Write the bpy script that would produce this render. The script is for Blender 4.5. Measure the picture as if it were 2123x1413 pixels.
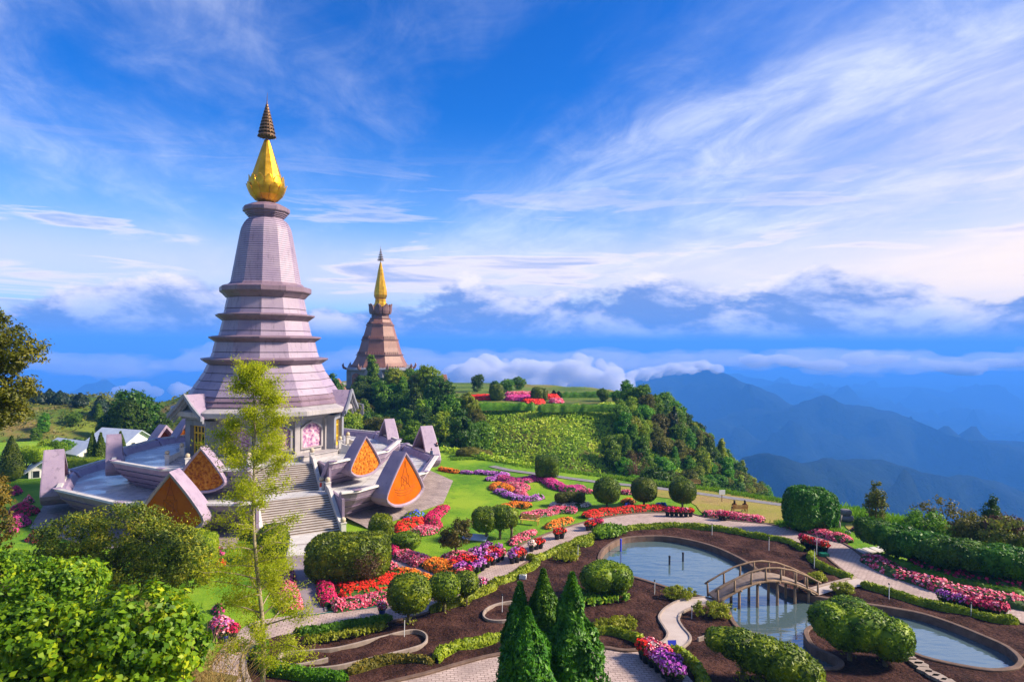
import bpy, bmesh, math, random
import numpy as np
from mathutils import Vector, Matrix, noise, geometry

for _o in list(bpy.data.objects):
    bpy.data.objects.remove(_o)
SC = bpy.context.scene
COL = SC.collection
PI = math.pi
rad = math.radians

# ------------------------------------------------------------------ camera
F_PX, HOR, ROLL, CAM_H = 1331.0, 713.0, 0.005, 18.6
cam_d = bpy.data.cameras.new('camera')
cam = bpy.data.objects.new('camera', cam_d)
COL.objects.link(cam)
cam.location = (0, 0, CAM_H)
cam.rotation_euler = (PI / 2, -ROLL, 0)
cam_d.sensor_width = 36
cam_d.lens = 36 * F_PX / 2123
cam_d.shift_y = 6.5 / 2123
cam_d.clip_start = 0.2
cam_d.clip_end = 120000
SC.camera = cam

# ------------------------------------------------------------------ sun, sky, exposure
SUN_AZ = 91.0      # degrees, from the side facing the camera towards the right
SUN_EL = 34.0
sun_dir = Vector((math.sin(rad(SUN_AZ)) * math.cos(rad(SUN_EL)), -math.cos(rad(SUN_AZ)) * math.cos(rad(SUN_EL)), math.sin(rad(SUN_EL))))
sd = bpy.data.lights.new('sun', 'SUN')
sd.energy = 4.1
sd.angle = rad(9.0)
sd.color = (1.0, 0.84, 0.66)
sun = bpy.data.objects.new('sun', sd)
COL.objects.link(sun)
sun.rotation_euler = (-sun_dir).to_track_quat('-Z', 'Y').to_euler()
sun.location = (60, 60, 80)

SC.view_settings.view_transform = 'Standard'
SC.view_settings.look = 'None'
SC.view_settings.gamma = 1
SC.view_settings.exposure = 1.2
SC.render.engine = 'CYCLES'
SC.cycles.use_denoising = True
SC.cycles.max_bounces = 6
SC.cycles.diffuse_bounces = 2
SC.cycles.glossy_bounces = 2
SC.cycles.transmission_bounces = 3
SC.cycles.transparent_max_bounces = 8
SC.cycles.volume_bounces = 3
SC.cycles.sample_clamp_indirect = 4

world = bpy.data.worlds.new('World')
SC.world = world
world.use_nodes = True


class NT:
    """small helper for writing node graphs as expressions"""
    def __init__(s, nt):
        s.nt = nt
        s.n = nt.nodes
        s.l = nt.links

    def node(s, t, **kw):
        n = s.n.new(t)
        for k, v in kw.items():
            setattr(n, k, v)
        return n

    def put(s, sock, v):
        if isinstance(v, bpy.types.NodeSocket):
            s.l.new(v, sock)
        elif v is not None:
            if sock.type == 'RGBA' and len(v) == 3:
                v = (*v, 1)
            sock.default_value = v

    def m(s, op, a, b=None, c=None, clamp=False):
        n = s.node('ShaderNodeMath', operation=op, use_clamp=clamp)
        for i, v in enumerate((a, b, c)):
            if v is not None:
                s.put(n.inputs[i], v)
        return n.outputs[0]

    def vm(s, op, a, b=None, sc=None):
        n = s.node('ShaderNodeVectorMath', operation=op)
        s.put(n.inputs[0], a)
        if b is not None:
            s.put(n.inputs[1], b)
        if sc is not None:
            s.put(n.inputs['Scale'], sc)
        return n.outputs['Value'] if op in ('DOT_PRODUCT', 'LENGTH') else n.outputs[0]

    def mix(s, f, a, b, bt='MIX'):
        n = s.node('ShaderNodeMix', data_type='RGBA', blend_type=bt)
        s.put(n.inputs[0], f)
        s.put(n.inputs[6], a)
        s.put(n.inputs[7], b)
        return n.outputs[2]

    def sstep(s, v, a, b, lo=0.0, hi=1.0):
        n = s.node('ShaderNodeMapRange', interpolation_type='SMOOTHSTEP')
        s.put(n.inputs[0], v)
        n.inputs[1].default_value = a
        n.inputs[2].default_value = b
        n.inputs[3].default_value = lo
        n.inputs[4].default_value = hi
        return n.outputs[0]

    def noise(s, vec, scale, detail=4, rough=0.55, dist=0.0, out=0):
        n = s.node('ShaderNodeTexNoise')
        if vec is not None:
            s.put(n.inputs['Vector'], vec)
        n.inputs['Scale'].default_value = scale
        n.inputs['Detail'].default_value = detail
        n.inputs['Roughness'].default_value = rough
        n.inputs['Distortion'].default_value = dist
        return n.outputs[out]

    def ramp(s, f, stops):
        n = s.node('ShaderNodeValToRGB')
        e = n.color_ramp.elements
        while len(e) < len(stops):
            e.new(0.5)
        for i, (p, c) in enumerate(stops):
            e[i].position = p
            e[i].color = (*c, 1)
        s.put(n.inputs[0], f)
        return n.outputs[0]

    def comb(s, x, y, z):
        n = s.node('ShaderNodeCombineXYZ')
        s.put(n.inputs[0], x)
        s.put(n.inputs[1], y)
        s.put(n.inputs[2], z)
        return n.outputs[0]

    def sep(s, v):
        n = s.node('ShaderNodeSeparateXYZ')
        s.put(n.inputs[0], v)
        return n.outputs


AIR = (1.25, 2.65, 4.9)


def build_world():
    w = NT(world.node_tree)
    w.n.clear()
    out = w.node('ShaderNodeOutputWorld')
    bg = w.node('ShaderNodeBackground')
    w.l.new(bg.outputs[0], out.inputs[0])
    sky = w.node('ShaderNodeTexSky', sky_type='NISHITA')
    sky.sun_disc = False
    sky.sun_elevation = rad(SUN_EL)
    sky.sun_rotation = math.atan2(sun_dir.x, sun_dir.y)
    sky.altitude = 2100
    sky.air_density = 1.2
    sky.dust_density = 0.6
    sky.ozone_density = 3.0
    hs = w.node('ShaderNodeHueSaturation')
    hs.inputs['Saturation'].default_value = 1.32
    hs.inputs['Value'].default_value = 1.0
    w.l.new(sky.outputs[0], hs.inputs['Color'])
    base = w.mix(1.0, hs.outputs[0], (0.27, 0.78, 1.30), 'MULTIPLY')
    d = w.node('ShaderNodeTexCoord').outputs['Generated']
    x, y, z = w.sep(d)
    az = w.m('ARCTAN2', x, y)
    el = w.m('ARCSINE', z)
    tosun = w.vm('DOT_PRODUCT', d, tuple(Vector((sun_dir.x, sun_dir.y, 0.12)).normalized()))
    warm = w.sstep(tosun, 0.05, 0.95)
    # high cloud in a flat layer overhead, drawn out in streaks by the wind
    zz = w.m('ADD', w.m('MAXIMUM', z, 0.0), 0.13)
    sx, sy = w.m('DIVIDE', x, zz), w.m('DIVIDE', y, zz)
    du, dv = math.sin(rad(-22)), math.cos(rad(-22))
    u_ = w.m('ADD', w.m('MULTIPLY', sx, du), w.m('MULTIPLY', sy, dv))
    v_ = w.m('SUBTRACT', w.m('MULTIPLY', sx, dv), w.m('MULTIPLY', sy, du))
    P = w.comb(w.m('MULTIPLY', u_, 0.42), w.m('MULTIPLY', v_, 0.95), 24.8)
    n1 = w.noise(P, 1.0, 10, 0.60, 0.45)
    n1b = w.noise(w.comb(w.m('MULTIPLY', u_, 0.30), w.m('MULTIPLY', v_, 0.42), 21.9), 1.0, 3, 0.5, 0.3)
    nf = w.noise(w.comb(u_, w.m('MULTIPLY', v_, 1.5), 5.5), 2.6, 8, 0.65, 0.6)
    cov = w.m('ADD', w.m('ADD', w.m('MULTIPLY', n1, 0.60), w.m('MULTIPLY', n1b, 0.62)), w.m('MULTIPLY', nf, 0.16))
    cov = w.m('ADD', cov, w.m('MULTIPLY', w.sstep(tosun, -0.35, 0.75), 0.15))
    cirrus = w.sstep(cov, 0.60, 0.95)
    cir_col = w.mix(w.sstep(w.m('ADD', w.m('MULTIPLY', n1, 0.6), w.m('MULTIPLY', nf, 0.4)), 0.42, 0.64), (2.6, 3.4, 5.9), (5.8, 6.2, 7.4))
    glow = w.m('MULTIPLY', w.sstep(tosun, 0.30, 0.95), w.sstep(z, 0.42, 0.16))
    cir_col = w.mix(w.m('MULTIPLY', glow, 0.9), cir_col, (9.2, 7.4, 5.9))
    col = w.mix(w.m('MULTIPLY', cirrus, 0.90), base, cir_col)
    # pale air low down
    low = w.sstep(z, 0.34, 0.05)
    lowc = w.mix(w.sstep(tosun, 0.0, 0.85), (3.2, 4.9, 7.2), (7.6, 6.4, 5.7))
    col = w.mix(w.m('MULTIPLY', low, 0.60), col, lowc)
    # the warm light lying low over the horizon
    band = w.m('MULTIPLY', w.sstep(z, 0.03, 0.085), w.sstep(z, 0.19, 0.10))
    col = w.mix(w.m('MULTIPLY', band, 0.5), col, w.mix(w.sstep(tosun, -0.2, 0.8), (6.8, 5.9, 6.1), (9.2, 7.3, 5.9)))
    # flat long streaks of cloud above the horizon
    S = w.comb(w.m('MULTIPLY', az, 2.4), w.m('MULTIPLY', el, 22.0), 4.0)
    n3 = w.noise(S, 1.4, 8, 0.56, 0.5)
    zr = w.m('MULTIPLY', w.sstep(z, 0.02, 0.06), w.sstep(z, 0.30, 0.10))
    st = w.m('MULTIPLY', w.sstep(n3, 0.52, 0.62), zr)
    stc = w.mix(w.sstep(n3, 0.55, 0.70), (8.2, 7.0, 7.0), (2.6, 3.3, 5.8))
    col = w.mix(w.m('MULTIPLY', st, 0.72), col, stc)
    # the blue air near the level of the eye
    col = w.mix(w.sstep(z, 0.050, 0.010), col, AIR)
    # heaped cumulus along the horizon
    Q = w.comb(w.m('MULTIPLY', az, 6.0), w.m('MULTIPLY', el, 12.0), 32.3)
    n2 = w.noise(Q, 1.0, 12, 0.60, 0.2)
    n2u = w.noise(w.vm('ADD', Q, (0.15, 0.30, 0.0)), 1.0, 12, 0.60, 0.2)
    big = w.noise(w.comb(w.m('MULTIPLY', az, 2.6), 18.7, 0.0), 1.0, 2)
    top = w.m('ADD', w.m('MULTIPLY', big, 0.20), w.m('ADD', w.m('MULTIPLY', w.sstep(az, -0.5, 0.5), 0.06), -0.056))
    rel = w.m('SUBTRACT', top, z)
    dens = w.m('ADD', w.m('MULTIPLY', rel, 6.0), w.m('SUBTRACT', n2, 0.50))
    cum = w.sstep(dens, 0.0, 0.11)
    lit = w.sstep(w.m('SUBTRACT', n2, n2u), -0.09, 0.15)
    edge = w.sstep(dens, 0.40, 0.0)
    cb = w.mix(lit, (1.15, 2.1, 5.0), (4.4, 5.0, 7.4))
    cb = w.mix(w.m('MULTIPLY', w.m('MULTIPLY', edge, lit), 0.85), cb, (8.4, 7.3, 7.0))
    col = w.mix(w.m('MULTIPLY', cum, 0.94), col, cb)
    # the air at and below the level of the eye
    col = w.mix(w.sstep(z, 0.024, -0.003), col, AIR)
    w.l.new(col, bg.inputs[0])
    bg.inputs[1].default_value = 0.068


build_world()

# ------------------------------------------------------------------ placing helpers
CR, SR = math.cos(ROLL), math.sin(ROLL)


def ray(px, py):
    du, dv = px - 1061.5, py - HOR
    return (CR * du + SR * dv) / F_PX, (-SR * du + CR * dv) / F_PX


def G(px, py, z=0.0):
    """point of the level z that the direction (px, py) of the photograph meets"""
    u, v = ray(px, py)
    t = (CAM_H - z) / v
    return (u * t, t)


def at(px, py, Y):
    u, v = ray(px, py)
    return (u * Y, Y, CAM_H - v * Y)


RNG = np.random.default_rng(7)

# ------------------------------------------------------------------ mesh helpers


def raw_mesh(name, V, Fs, smooth=False):
    V = np.asarray(V, dtype=np.float32)
    me = bpy.data.meshes.new(name)
    me.vertices.add(len(V))
    me.vertices.foreach_set('co', V.ravel())
    idx, start, tot = [], [], 0
    for Fa in Fs:
        Fa = np.asarray(Fa, dtype=np.int32)
        if len(Fa) == 0:
            continue
        k = Fa.shape[1]
        idx.append(Fa.ravel())
        start.append(tot + np.arange(len(Fa), dtype=np.int32) * k)
        tot += Fa.size
    idx = np.concatenate(idx)
    start = np.concatenate(start)
    me.loops.add(tot)
    me.loops.foreach_set('vertex_index', idx)
    me.polygons.add(len(start))
    me.polygons.foreach_set('loop_start', start)
    if smooth:
        me.polygons.foreach_set('use_smooth', np.ones(len(start), dtype=bool))
    me.update(calc_edges=True)
    return me


class MB:
    """collects shapes that become ONE mesh"""
    def __init__(s):
        s.v = []
        s.f = []

    def add(s, vs, fs):
        b = len(s.v)
        s.v += [tuple(p) for p in vs]
        s.f += [tuple(i + b for i in q) for q in fs]
        return s

    def box(s, c, sz, rz=0.0, taper=1.0):
        cs, sn = math.cos(rz), math.sin(rz)
        vs = []
        for k in (-1, 1):
            t = 1.0 if k < 0 else taper
            for (i, j) in ((-1, -1), (1, -1), (1, 1), (-1, 1)):
                lx, ly = i * sz[0] / 2 * t, j * sz[1] / 2 * t
                vs.append((c[0] + lx * cs - ly * sn, c[1] + lx * sn + ly * cs, c[2] + k * sz[2] / 2))
        return s.add(vs, [(3, 2, 1, 0), (4, 5, 6, 7), (0, 1, 5, 4), (1, 2, 6, 5), (2, 3, 7, 6), (3, 0, 4, 7)])

    def hexa(s, p):
        return s.add(p, [(3, 2, 1, 0), (4, 5, 6, 7), (0, 1, 5, 4), (1, 2, 6, 5), (2, 3, 7, 6), (3, 0, 4, 7)])

    def loft(s, rings, closed=True, cap0=False, cap1=False):
        n = len(rings[0])
        b = len(s.v)
        for r in rings:
            s.v += [tuple(p) for p in r]
        m = n if closed else n - 1
        for i in range(len(rings) - 1):
            for j in range(m):
                a = b + i * n + j
                c = b + i * n + (j + 1) % n
                s.f.append((a, c, c + n, a + n))
        if cap0:
            s.f.append(tuple(b + j for j in reversed(range(n))))
        if cap1:
            s.f.append(tuple(b + (len(rings) - 1) * n + j for j in range(n)))
        return s

    def lathe(s, prof, n=16, c=(0, 0, 0), phase=0.0, cap0=False, cap1=False):
        rings = []
        for r, z in prof:
            rings.append([(c[0] + r * math.cos(phase + 2 * PI * j / n), c[1] + r * math.sin(phase + 2 * PI * j / n), c[2] + z) for j in range(n)])
        return s.loft(rings, True, cap0, cap1)

    def tube(s, pts, rs, n=6, cap=True):
        pts = [Vector(p) for p in pts]
        if not isinstance(rs, (list, tuple)):
            rs = [rs] * len(pts)
        rings = []
        ref = None
        for i, p in enumerate(pts):
            t = (pts[min(i + 1, len(pts) - 1)] - pts[max(i - 1, 0)])
            t = t.normalized() if t.length > 1e-9 else Vector((0, 0, 1))
            if ref is None:
                ref = Vector((0, 0, 1)) if abs(t.z) < 0.9 else Vector((1, 0, 0))
            a = t.cross(ref)
            if a.length < 1e-6:
                a = t.orthogonal()
            a.normalize()
            bb = a.cross(t)
            ref = bb
            rings.append([p + (a * math.cos(2 * PI * j / n) + bb * math.sin(2 * PI * j / n)) * rs[i] for j in range(n)])
        return s.loft(rings, True, cap, cap)

    def ball(s, c, r, nu=10, nv=7, sc=(1, 1, 1)):
        prof = [(max(1e-4, math.sin(PI * i / nv)) * r, -math.cos(PI * i / nv) * r) for i in range(nv + 1)]
        b = len(s.v)
        s.lathe(prof, nu)
        for i in range(b, len(s.v)):
            p = s.v[i]
            s.v[i] = (c[0] + p[0] * sc[0], c[1] + p[1] * sc[1], c[2] + p[2] * sc[2])
        return s

    def prism(s, poly, z0, z1):
        n = len(poly)
        vs = [(p[0], p[1], z0) for p in poly] + [(p[0], p[1], z1) for p in poly]
        fs = [tuple(reversed(range(n))), tuple(range(n, 2 * n))] + [(i, (i + 1) % n, n + (i + 1) % n, n + i) for i in range(n)]
        return s.add(vs, fs)

    def turn(s, a, start=0):
        c, sn = math.cos(a), math.sin(a)
        for i in range(start, len(s.v)):
            p = s.v[i]
            s.v[i] = (p[0] * c - p[1] * sn, p[0] * sn + p[1] * c, p[2])
        return s

    def mesh(s, name, smooth=False):
        me = bpy.data.meshes.new(name)
        me.from_pydata(s.v, [], s.f)
        if smooth:
            me.polygons.foreach_set('use_smooth', np.ones(len(me.polygons), dtype=bool))
        me.update()
        return me

    def obj(s, name, mat, parent=None, smooth=False, world=False, **kw):
        return link(name, s.mesh(name, smooth), mat, parent, world, **kw)


def link(name, me, mat, parent=None, world=False, loc=None, rz=None):
    o = bpy.data.objects.new(name, me)
    if mat is not None and not me.materials:
        me.materials.append(mat)
    COL.objects.link(o)
    if loc is not None:
        o.location = loc
    if rz is not None:
        o.rotation_euler = (0, 0, rz)
    if parent is not None:
        o.parent = parent
        if world:
            p = parent
            inv = Matrix.Identity(4)
            while p is not None:
                inv = Matrix.Translation(-p.location) @ inv
                p = p.parent
            o.matrix_parent_inverse = inv
    return o


def tag(o, label=None, cat=None, group=None, kind=None):
    if label:
        o['label'] = label
    if cat:
        o['category'] = cat
    if group:
        o['group'] = group
    if kind:
        o['kind'] = kind
    return o


def thing(name, label, cat, loc=(0, 0, 0), rz=0.0, group=None):
    o = bpy.data.objects.new(name, None)
    o.empty_display_size = 0.3
    COL.objects.link(o)
    o.location = loc
    o.rotation_euler = (0, 0, rz)
    return tag(o, label, cat, group)


def copy_tree(o, parent=None):
    c = o.copy()
    COL.objects.link(c)
    c.parent = parent
    for ch in KIDS.get(o.name, []) or [k for k in bpy.data.objects if k.parent == o]:
        copy_tree(ch, c)
    return c


KIDS = {}


def remember(o, *kids):
    KIDS[o.name] = list(kids)


def struct(o, label=None):
    o['kind'] = 'structure'
    if label:
        o['label'] = label
    return o


# ------------------------------------------------------------------ materials
MATS = {}


def principled(name, base=None, rough=0.7, metal=0.0, spec=0.35):
    m = bpy.data.materials.new(name)
    m.use_nodes = True
    t = NT(m.node_tree)
    b = t.n['Principled BSDF']
    if base is not None:
        t.put(b.inputs['Base Color'], base)
    b.inputs['Roughness'].default_value = rough
    b.inputs['Metallic'].default_value = metal
    b.inputs['Specular IOR Level'].default_value = spec
    MATS[name] = m
    return m, t, b


def bump(t, b, h, strength=0.4, dist=0.05):
    n = t.node('ShaderNodeBump')
    n.inputs['Strength'].default_value = strength
    n.inputs['Distance'].default_value = dist
    t.put(n.inputs['Height'], h)
    t.l.new(n.outputs[0], b.inputs['Normal'])


def pos(t):
    return t.node('ShaderNodeNewGeometry').outputs['Position']


def stone(name, c1, c2, rough=0.6, scale=0.5, objvar=0.0, streak=False, fine=14.0, bstr=0.25):
    m, t, b = principled(name, None, rough)
    P = pos(t)
    n1 = t.noise(P, scale, 6, 0.6)
    n2 = t.noise(P, fine, 3, 0.6)
    f = t.m('ADD', t.m('MULTIPLY', n1, 0.7), t.m('MULTIPLY', n2, 0.3))
    c = t.ramp(f, [(0.34, c1), (0.66, c2)])
    if streak:
        mp = t.node('ShaderNodeMapping')
        mp.inputs['Scale'].default_value = (2.4, 2.4, 0.12)
        t.l.new(P, mp.inputs[0])
        s = t.sstep(t.noise(mp.outputs[0], 1.0, 5, 0.65), 0.52, 0.72)
        c = t.mix(t.m('MULTIPLY', s, 0.55), c, tuple(0.42 * q for q in c1))
    if objvar:
        r = t.node('ShaderNodeObjectInfo').outputs['Random']
        hs = t.node('ShaderNodeHueSaturation')
        t.put(hs.inputs['Value'], t.m('ADD', t.m('MULTIPLY', r, objvar), 1 - objvar / 2))
        t.l.new(c, hs.inputs['Color'])
        c = hs.outputs[0]
    t.l.new(c, b.inputs['Base Color'])
    bump(t, b, f, bstr, 0.03)
    return m


def leafmat(name, cols, rough=0.5, trans=0.3, clump=0.6, vary=0.25):
    """foliage: every leaf its own tone, with larger patches of lighter and darker growth"""
    m, t, b = principled(name, None, rough, 0, 0.3)
    g = t.node('ShaderNodeNewGeometry')
    r = g.outputs['Random Per Island']
    n = t.noise(g.outputs['Position'], clump, 3, 0.6)
    f = t.m('ADD', t.m('MULTIPLY', r, 0.55), t.m('MULTIPLY', t.sstep(n, 0.3, 0.7), 0.45))
    k = len(cols)
    c = t.ramp(f, [(i / (k - 1), cc) for i, cc in enumerate(cols)])
    orr = t.node('ShaderNodeObjectInfo').outputs['Random']
    hs = t.node('ShaderNodeHueSaturation')
    t.put(hs.inputs['Hue'], t.m('ADD', t.m('MULTIPLY', orr, 0.05 * vary / 0.25), 0.5 - 0.025 * vary / 0.25))
    t.put(hs.inputs['Value'], t.m('ADD', t.m('MULTIPLY', orr, vary * 1.6), 1 - vary * 0.8))
    t.l.new(c, hs.inputs['Color'])
    t.l.new(hs.outputs[0], b.inputs['Base Color'])
    if trans:
        tr = t.node('ShaderNodeBsdfTranslucent')
        t.l.new(hs.outputs[0], tr.inputs[0])
        mx = t.node('ShaderNodeMixShader')
        mx.inputs[0].default_value = trans
        t.l.new(b.outputs[0], mx.inputs[1])
        t.l.new(tr.outputs[0], mx.inputs[2])
        t.l.new(mx.outputs[0], t.n['Material Output'].inputs[0])
    return m


def petalmat(name, cols, trans=0.2):
    m, t, b = principled(name, None, 0.6, 0, 0.2)
    g = t.node('ShaderNodeNewGeometry')
    k = len(cols)
    c = t.ramp(g.outputs['Random Per Island'], [(i / max(1, k - 1), cc) for i, cc in enumerate(cols)])
    t.l.new(c, b.inputs['Base Color'])
    return m


LILAC = stone('lilac_granite', (0.25, 0.19, 0.285), (0.375, 0.30, 0.37), 0.5, 0.35, 0.09, True)
LILAC_WALL = stone('lilac_tiles', (0.23, 0.17, 0.27), (0.36, 0.28, 0.36), 0.5, 0.8, 0.22, True)
JOINT = stone('dark_joint', (0.11, 0.085, 0.12), (0.17, 0.135, 0.165), 0.8)
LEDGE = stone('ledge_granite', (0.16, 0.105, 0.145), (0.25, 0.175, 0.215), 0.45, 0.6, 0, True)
GREY = stone('grey_granite', (0.30, 0.28, 0.29), (0.44, 0.41, 0.41), 0.6, 0.7, 0.05, True)
GREYD = stone('slate_granite', (0.17, 0.18, 0.22), (0.27, 0.28, 0.32), 0.55, 0.7, 0.05, True)
PALE = stone('pale_concrete', (0.46, 0.44, 0.42), (0.62, 0.60, 0.56), 0.7, 0.9, 0.05, True)
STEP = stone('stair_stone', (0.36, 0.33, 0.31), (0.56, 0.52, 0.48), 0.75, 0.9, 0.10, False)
KERB = stone('kerb_concrete', (0.085, 0.050, 0.034), (0.19, 0.125, 0.09), 0.85, 1.5)
KERBL = stone('pale_kerb', (0.22, 0.17, 0.14), (0.38, 0.31, 0.26), 0.85, 1.5)
BROWN = stone('brown_granite', (0.185, 0.078, 0.056), (0.27, 0.125, 0.09), 0.5, 0.35, 0.06, True)
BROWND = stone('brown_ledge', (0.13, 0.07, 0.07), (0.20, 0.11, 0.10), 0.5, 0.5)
WHITEW = stone('white_wall', (0.62, 0.62, 0.62), (0.78, 0.78, 0.76), 0.8, 0.8)
ROOFB = stone('pale_blue_roof', (0.36, 0.42, 0.52), (0.50, 0.56, 0.64), 0.5, 0.8)
DARKW = stone('dark_slab', (0.08, 0.08, 0.11), (0.13, 0.13, 0.17), 0.7, 0.6)
LOG = stone('weathered_log', (0.17, 0.11, 0.065), (0.36, 0.25, 0.16), 0.85, 2.0, 0.15)
DECK = stone('earth_deck', (0.17, 0.12, 0.09), (0.30, 0.23, 0.18), 0.95, 2.5)
BARK = stone('bark', (0.10, 0.075, 0.05), (0.21, 0.17, 0.12), 0.9, 3.0)
BARKP = stone('pale_bark', (0.22, 0.17, 0.10), (0.42, 0.36, 0.25), 0.85, 3.5)
ROCK = stone('rock', (0.10, 0.10, 0.10), (0.22, 0.21, 0.20), 0.9, 2.0)
BENCHW = stone('varnished_wood', (0.46, 0.24, 0.06), (0.62, 0.36, 0.11), 0.5, 4.0)
POTB = principled('black_plastic', (0.015, 0.017, 0.03), 0.4)[0]
POTBL = principled('blue_plastic', (0.02, 0.05, 0.30), 0.4)[0]
WHITEP = principled('white_plastic', (0.70, 0.72, 0.74), 0.4)[0]
BLUEP = principled('blue_paint', (0.03, 0.05, 0.55), 0.4)[0]
REDP = principled('red_paint', (0.60, 0.05, 0.02), 0.4)[0]
GLASS = principled('dark_glass', (0.02, 0.025, 0.03), 0.08, 0, 0.6)[0]
GOLDP = principled('gold_paint', (0.80, 0.50, 0.03), 0.40, 0.0)[0]
BRONZE = principled('dark_bronze', (0.20, 0.12, 0.06), 0.45, 0.7)[0]


def _gold():
    m, t, b = principled('gilded_metal', None, 0.30, 0.9)
    P = pos(t)
    n = t.noise(P, 1.2, 5, 0.6)
    t.l.new(t.ramp(n, [(0.3, (0.66, 0.31, 0.012)), (0.7, (0.90, 0.50, 0.03))]), b.inputs['Base Color'])
    t.put(b.inputs['Roughness'], t.m('ADD', t.m('MULTIPLY', n, 0.3), 0.22))
    bump(t, b, t.noise(P, 5, 4), 0.15, 0.03)
    return m


GOLD = _gold()


def _floor():
    m, t, b = principled('wet_tiles', None, 0.25, 0, 0.5)
    P = pos(t)
    br = t.node('ShaderNodeTexBrick')
    br.inputs['Scale'].default_value = 1.0
    br.inputs['Brick Width'].default_value = 1.2
    br.inputs['Row Height'].default_value = 1.2
    br.inputs['Mortar Size'].default_value = 0.02
    br.offset = 0
    br.inputs['Color1'].default_value = (0.60, 0.60, 0.60, 1)
    br.inputs['Color2'].default_value = (0.53, 0.53, 0.54, 1)
    br.inputs['Mortar'].default_value = (0.24, 0.24, 0.25, 1)
    t.l.new(P, br.inputs[0])
    n = t.noise(P, 0.45, 6, 0.65, 0.4)
    s = t.sstep(n, 0.50, 0.66)
    c = t.mix(t.m('MULTIPLY', s, 0.45), br.outputs[0], (0.20, 0.19, 0.18))
    t.l.new(c, b.inputs['Base Color'])
    t.put(b.inputs['Roughness'], t.sstep(t.noise(P, 0.3, 4), 0.35, 0.65, 0.10, 0.5))
    return m


FLOORM = _floor()


def _paver(name, c1, c2, mo, w, h, rot=0.0):
    m, t, b = principled(name, None, 0.85)
    P = pos(t)
    mp = t.node('ShaderNodeMapping')
    mp.inputs['Rotation'].default_value = (0, 0, rot)
    t.l.new(P, mp.inputs[0])
    br = t.node('ShaderNodeTexBrick')
    br.inputs['Scale'].default_value = 1.0
    br.inputs['Brick Width'].default_value = w
    br.inputs['Row Height'].default_value = h
    br.inputs['Mortar Size'].default_value = 0.022
    br.inputs['Mortar Smooth'].default_value = 0.3
    br.inputs['Color1'].default_value = (*c1, 1)
    br.inputs['Color2'].default_value = (*c2, 1)
    br.inputs['Mortar'].default_value = (*mo, 1)
    t.l.new(mp.outputs[0], br.inputs[0])
    n = t.noise(P, 0.5, 6, 0.65)
    c = t.mix(t.sstep(n, 0.40, 0.75), br.outputs[0], tuple(q * 0.62 for q in c2))
    c = t.mix(t.m('MULTIPLY', t.sstep(t.noise(P, 7, 3), 0.55, 0.7), 0.3), c, tuple(min(1, q * 1.25) for q in c1))
    t.l.new(c, b.inputs['Base Color'])
    bump(t, b, br.outputs[1], -0.5, 0.02)
    return m


PAVER = _paver('grey_pavers', (0.52, 0.41, 0.355), (0.42, 0.32, 0.28), (0.15, 0.10, 0.085), 0.42, 0.22, rad(-8))
APRON = _paver('stone_blocks', (0.40, 0.33, 0.30), (0.28, 0.22, 0.21), (0.13, 0.10, 0.09), 0.55, 0.26, rad(20))
WALK = stone('mauve_concrete', (0.20, 0.16, 0.18), (0.30, 0.25, 0.27), 0.8, 0.8)
CPATH = stone('pinkish_concrete', (0.38, 0.31, 0.27), (0.50, 0.43, 0.38), 0.85, 0.8)


def _soil():
    m, t, b = principled('tilled_soil', None, 0.95, 0, 0.15)
    P = pos(t)
    n1 = t.noise(P, 0.5, 5, 0.6)
    n2 = t.noise(P, 6.0, 6, 0.7)
    f = t.m('ADD', t.m('MULTIPLY', n1, 0.5), t.m('MULTIPLY', n2, 0.5))
    c = t.ramp(f, [(0.40, (0.016, 0.007, 0.006)), (0.5, (0.050, 0.020, 0.015)), (0.62, (0.110, 0.050, 0.036))])
    c = t.mix(t.m('MULTIPLY', t.sstep(t.noise(P, 22, 2), 0.64, 0.70), 0.5), c, (0.25, 0.15, 0.07))
    t.l.new(c, b.inputs['Base Color'])
    n3 = t.noise(P, 2.2, 5, 0.65, 0.3)
    bump(t, b, t.m('ADD', t.m('MULTIPLY', n2, 0.35), n3), 1.0, 0.35)
    return m


SOIL = _soil()


def _grass(name, c1, c2, c3, big=0.12, dry=None):
    m, t, b = principled(name, None, 0.8, 0, 0.15)
    P = pos(t)
    n1 = t.noise(P, big, 4, 0.6)
    n2 = t.noise(P, 9.0, 4, 0.7)
    f = t.m('ADD', t.m('MULTIPLY', n1, 0.65), t.m('MULTIPLY', n2, 0.35))
    c = t.ramp(f, [(0.40, c1), (0.50, c2), (0.60, c3)])
    n4 = t.noise(P, 1.1, 5, 0.7, 0.4)
    c = t.mix(t.m('MULTIPLY', t.sstep(n4, 0.50, 0.66), 0.45), c, c3)
    c = t.mix(t.m('MULTIPLY', t.sstep(t.noise(P, 0.6, 5, 0.7), 0.54, 0.68), 0.55), c, tuple(q * 0.62 for q in c1))
    if dry:
        c = t.mix(t.sstep(t.noise(P, 0.07, 5, 0.6), 0.48, 0.64), c, dry)
    t.l.new(c, b.inputs['Base Color'])
    bump(t, b, t.noise(P, 16.0, 4, 0.75), 0.9, 0.10)
    return m


LAWN = _grass('lawn_grass', (0.075, 0.21, 0.008), (0.15, 0.31, 0.010), (0.27, 0.40, 0.02), 0.09)
DRYLAWN = _grass('dry_lawn', (0.24, 0.25, 0.035), (0.33, 0.28, 0.06), (0.34, 0.23, 0.09), 0.12)
TERR = _grass('hillside_earth', (0.045, 0.095, 0.010), (0.09, 0.16, 0.015), (0.16, 0.20, 0.025), 0.06, (0.20, 0.15, 0.045))


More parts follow.
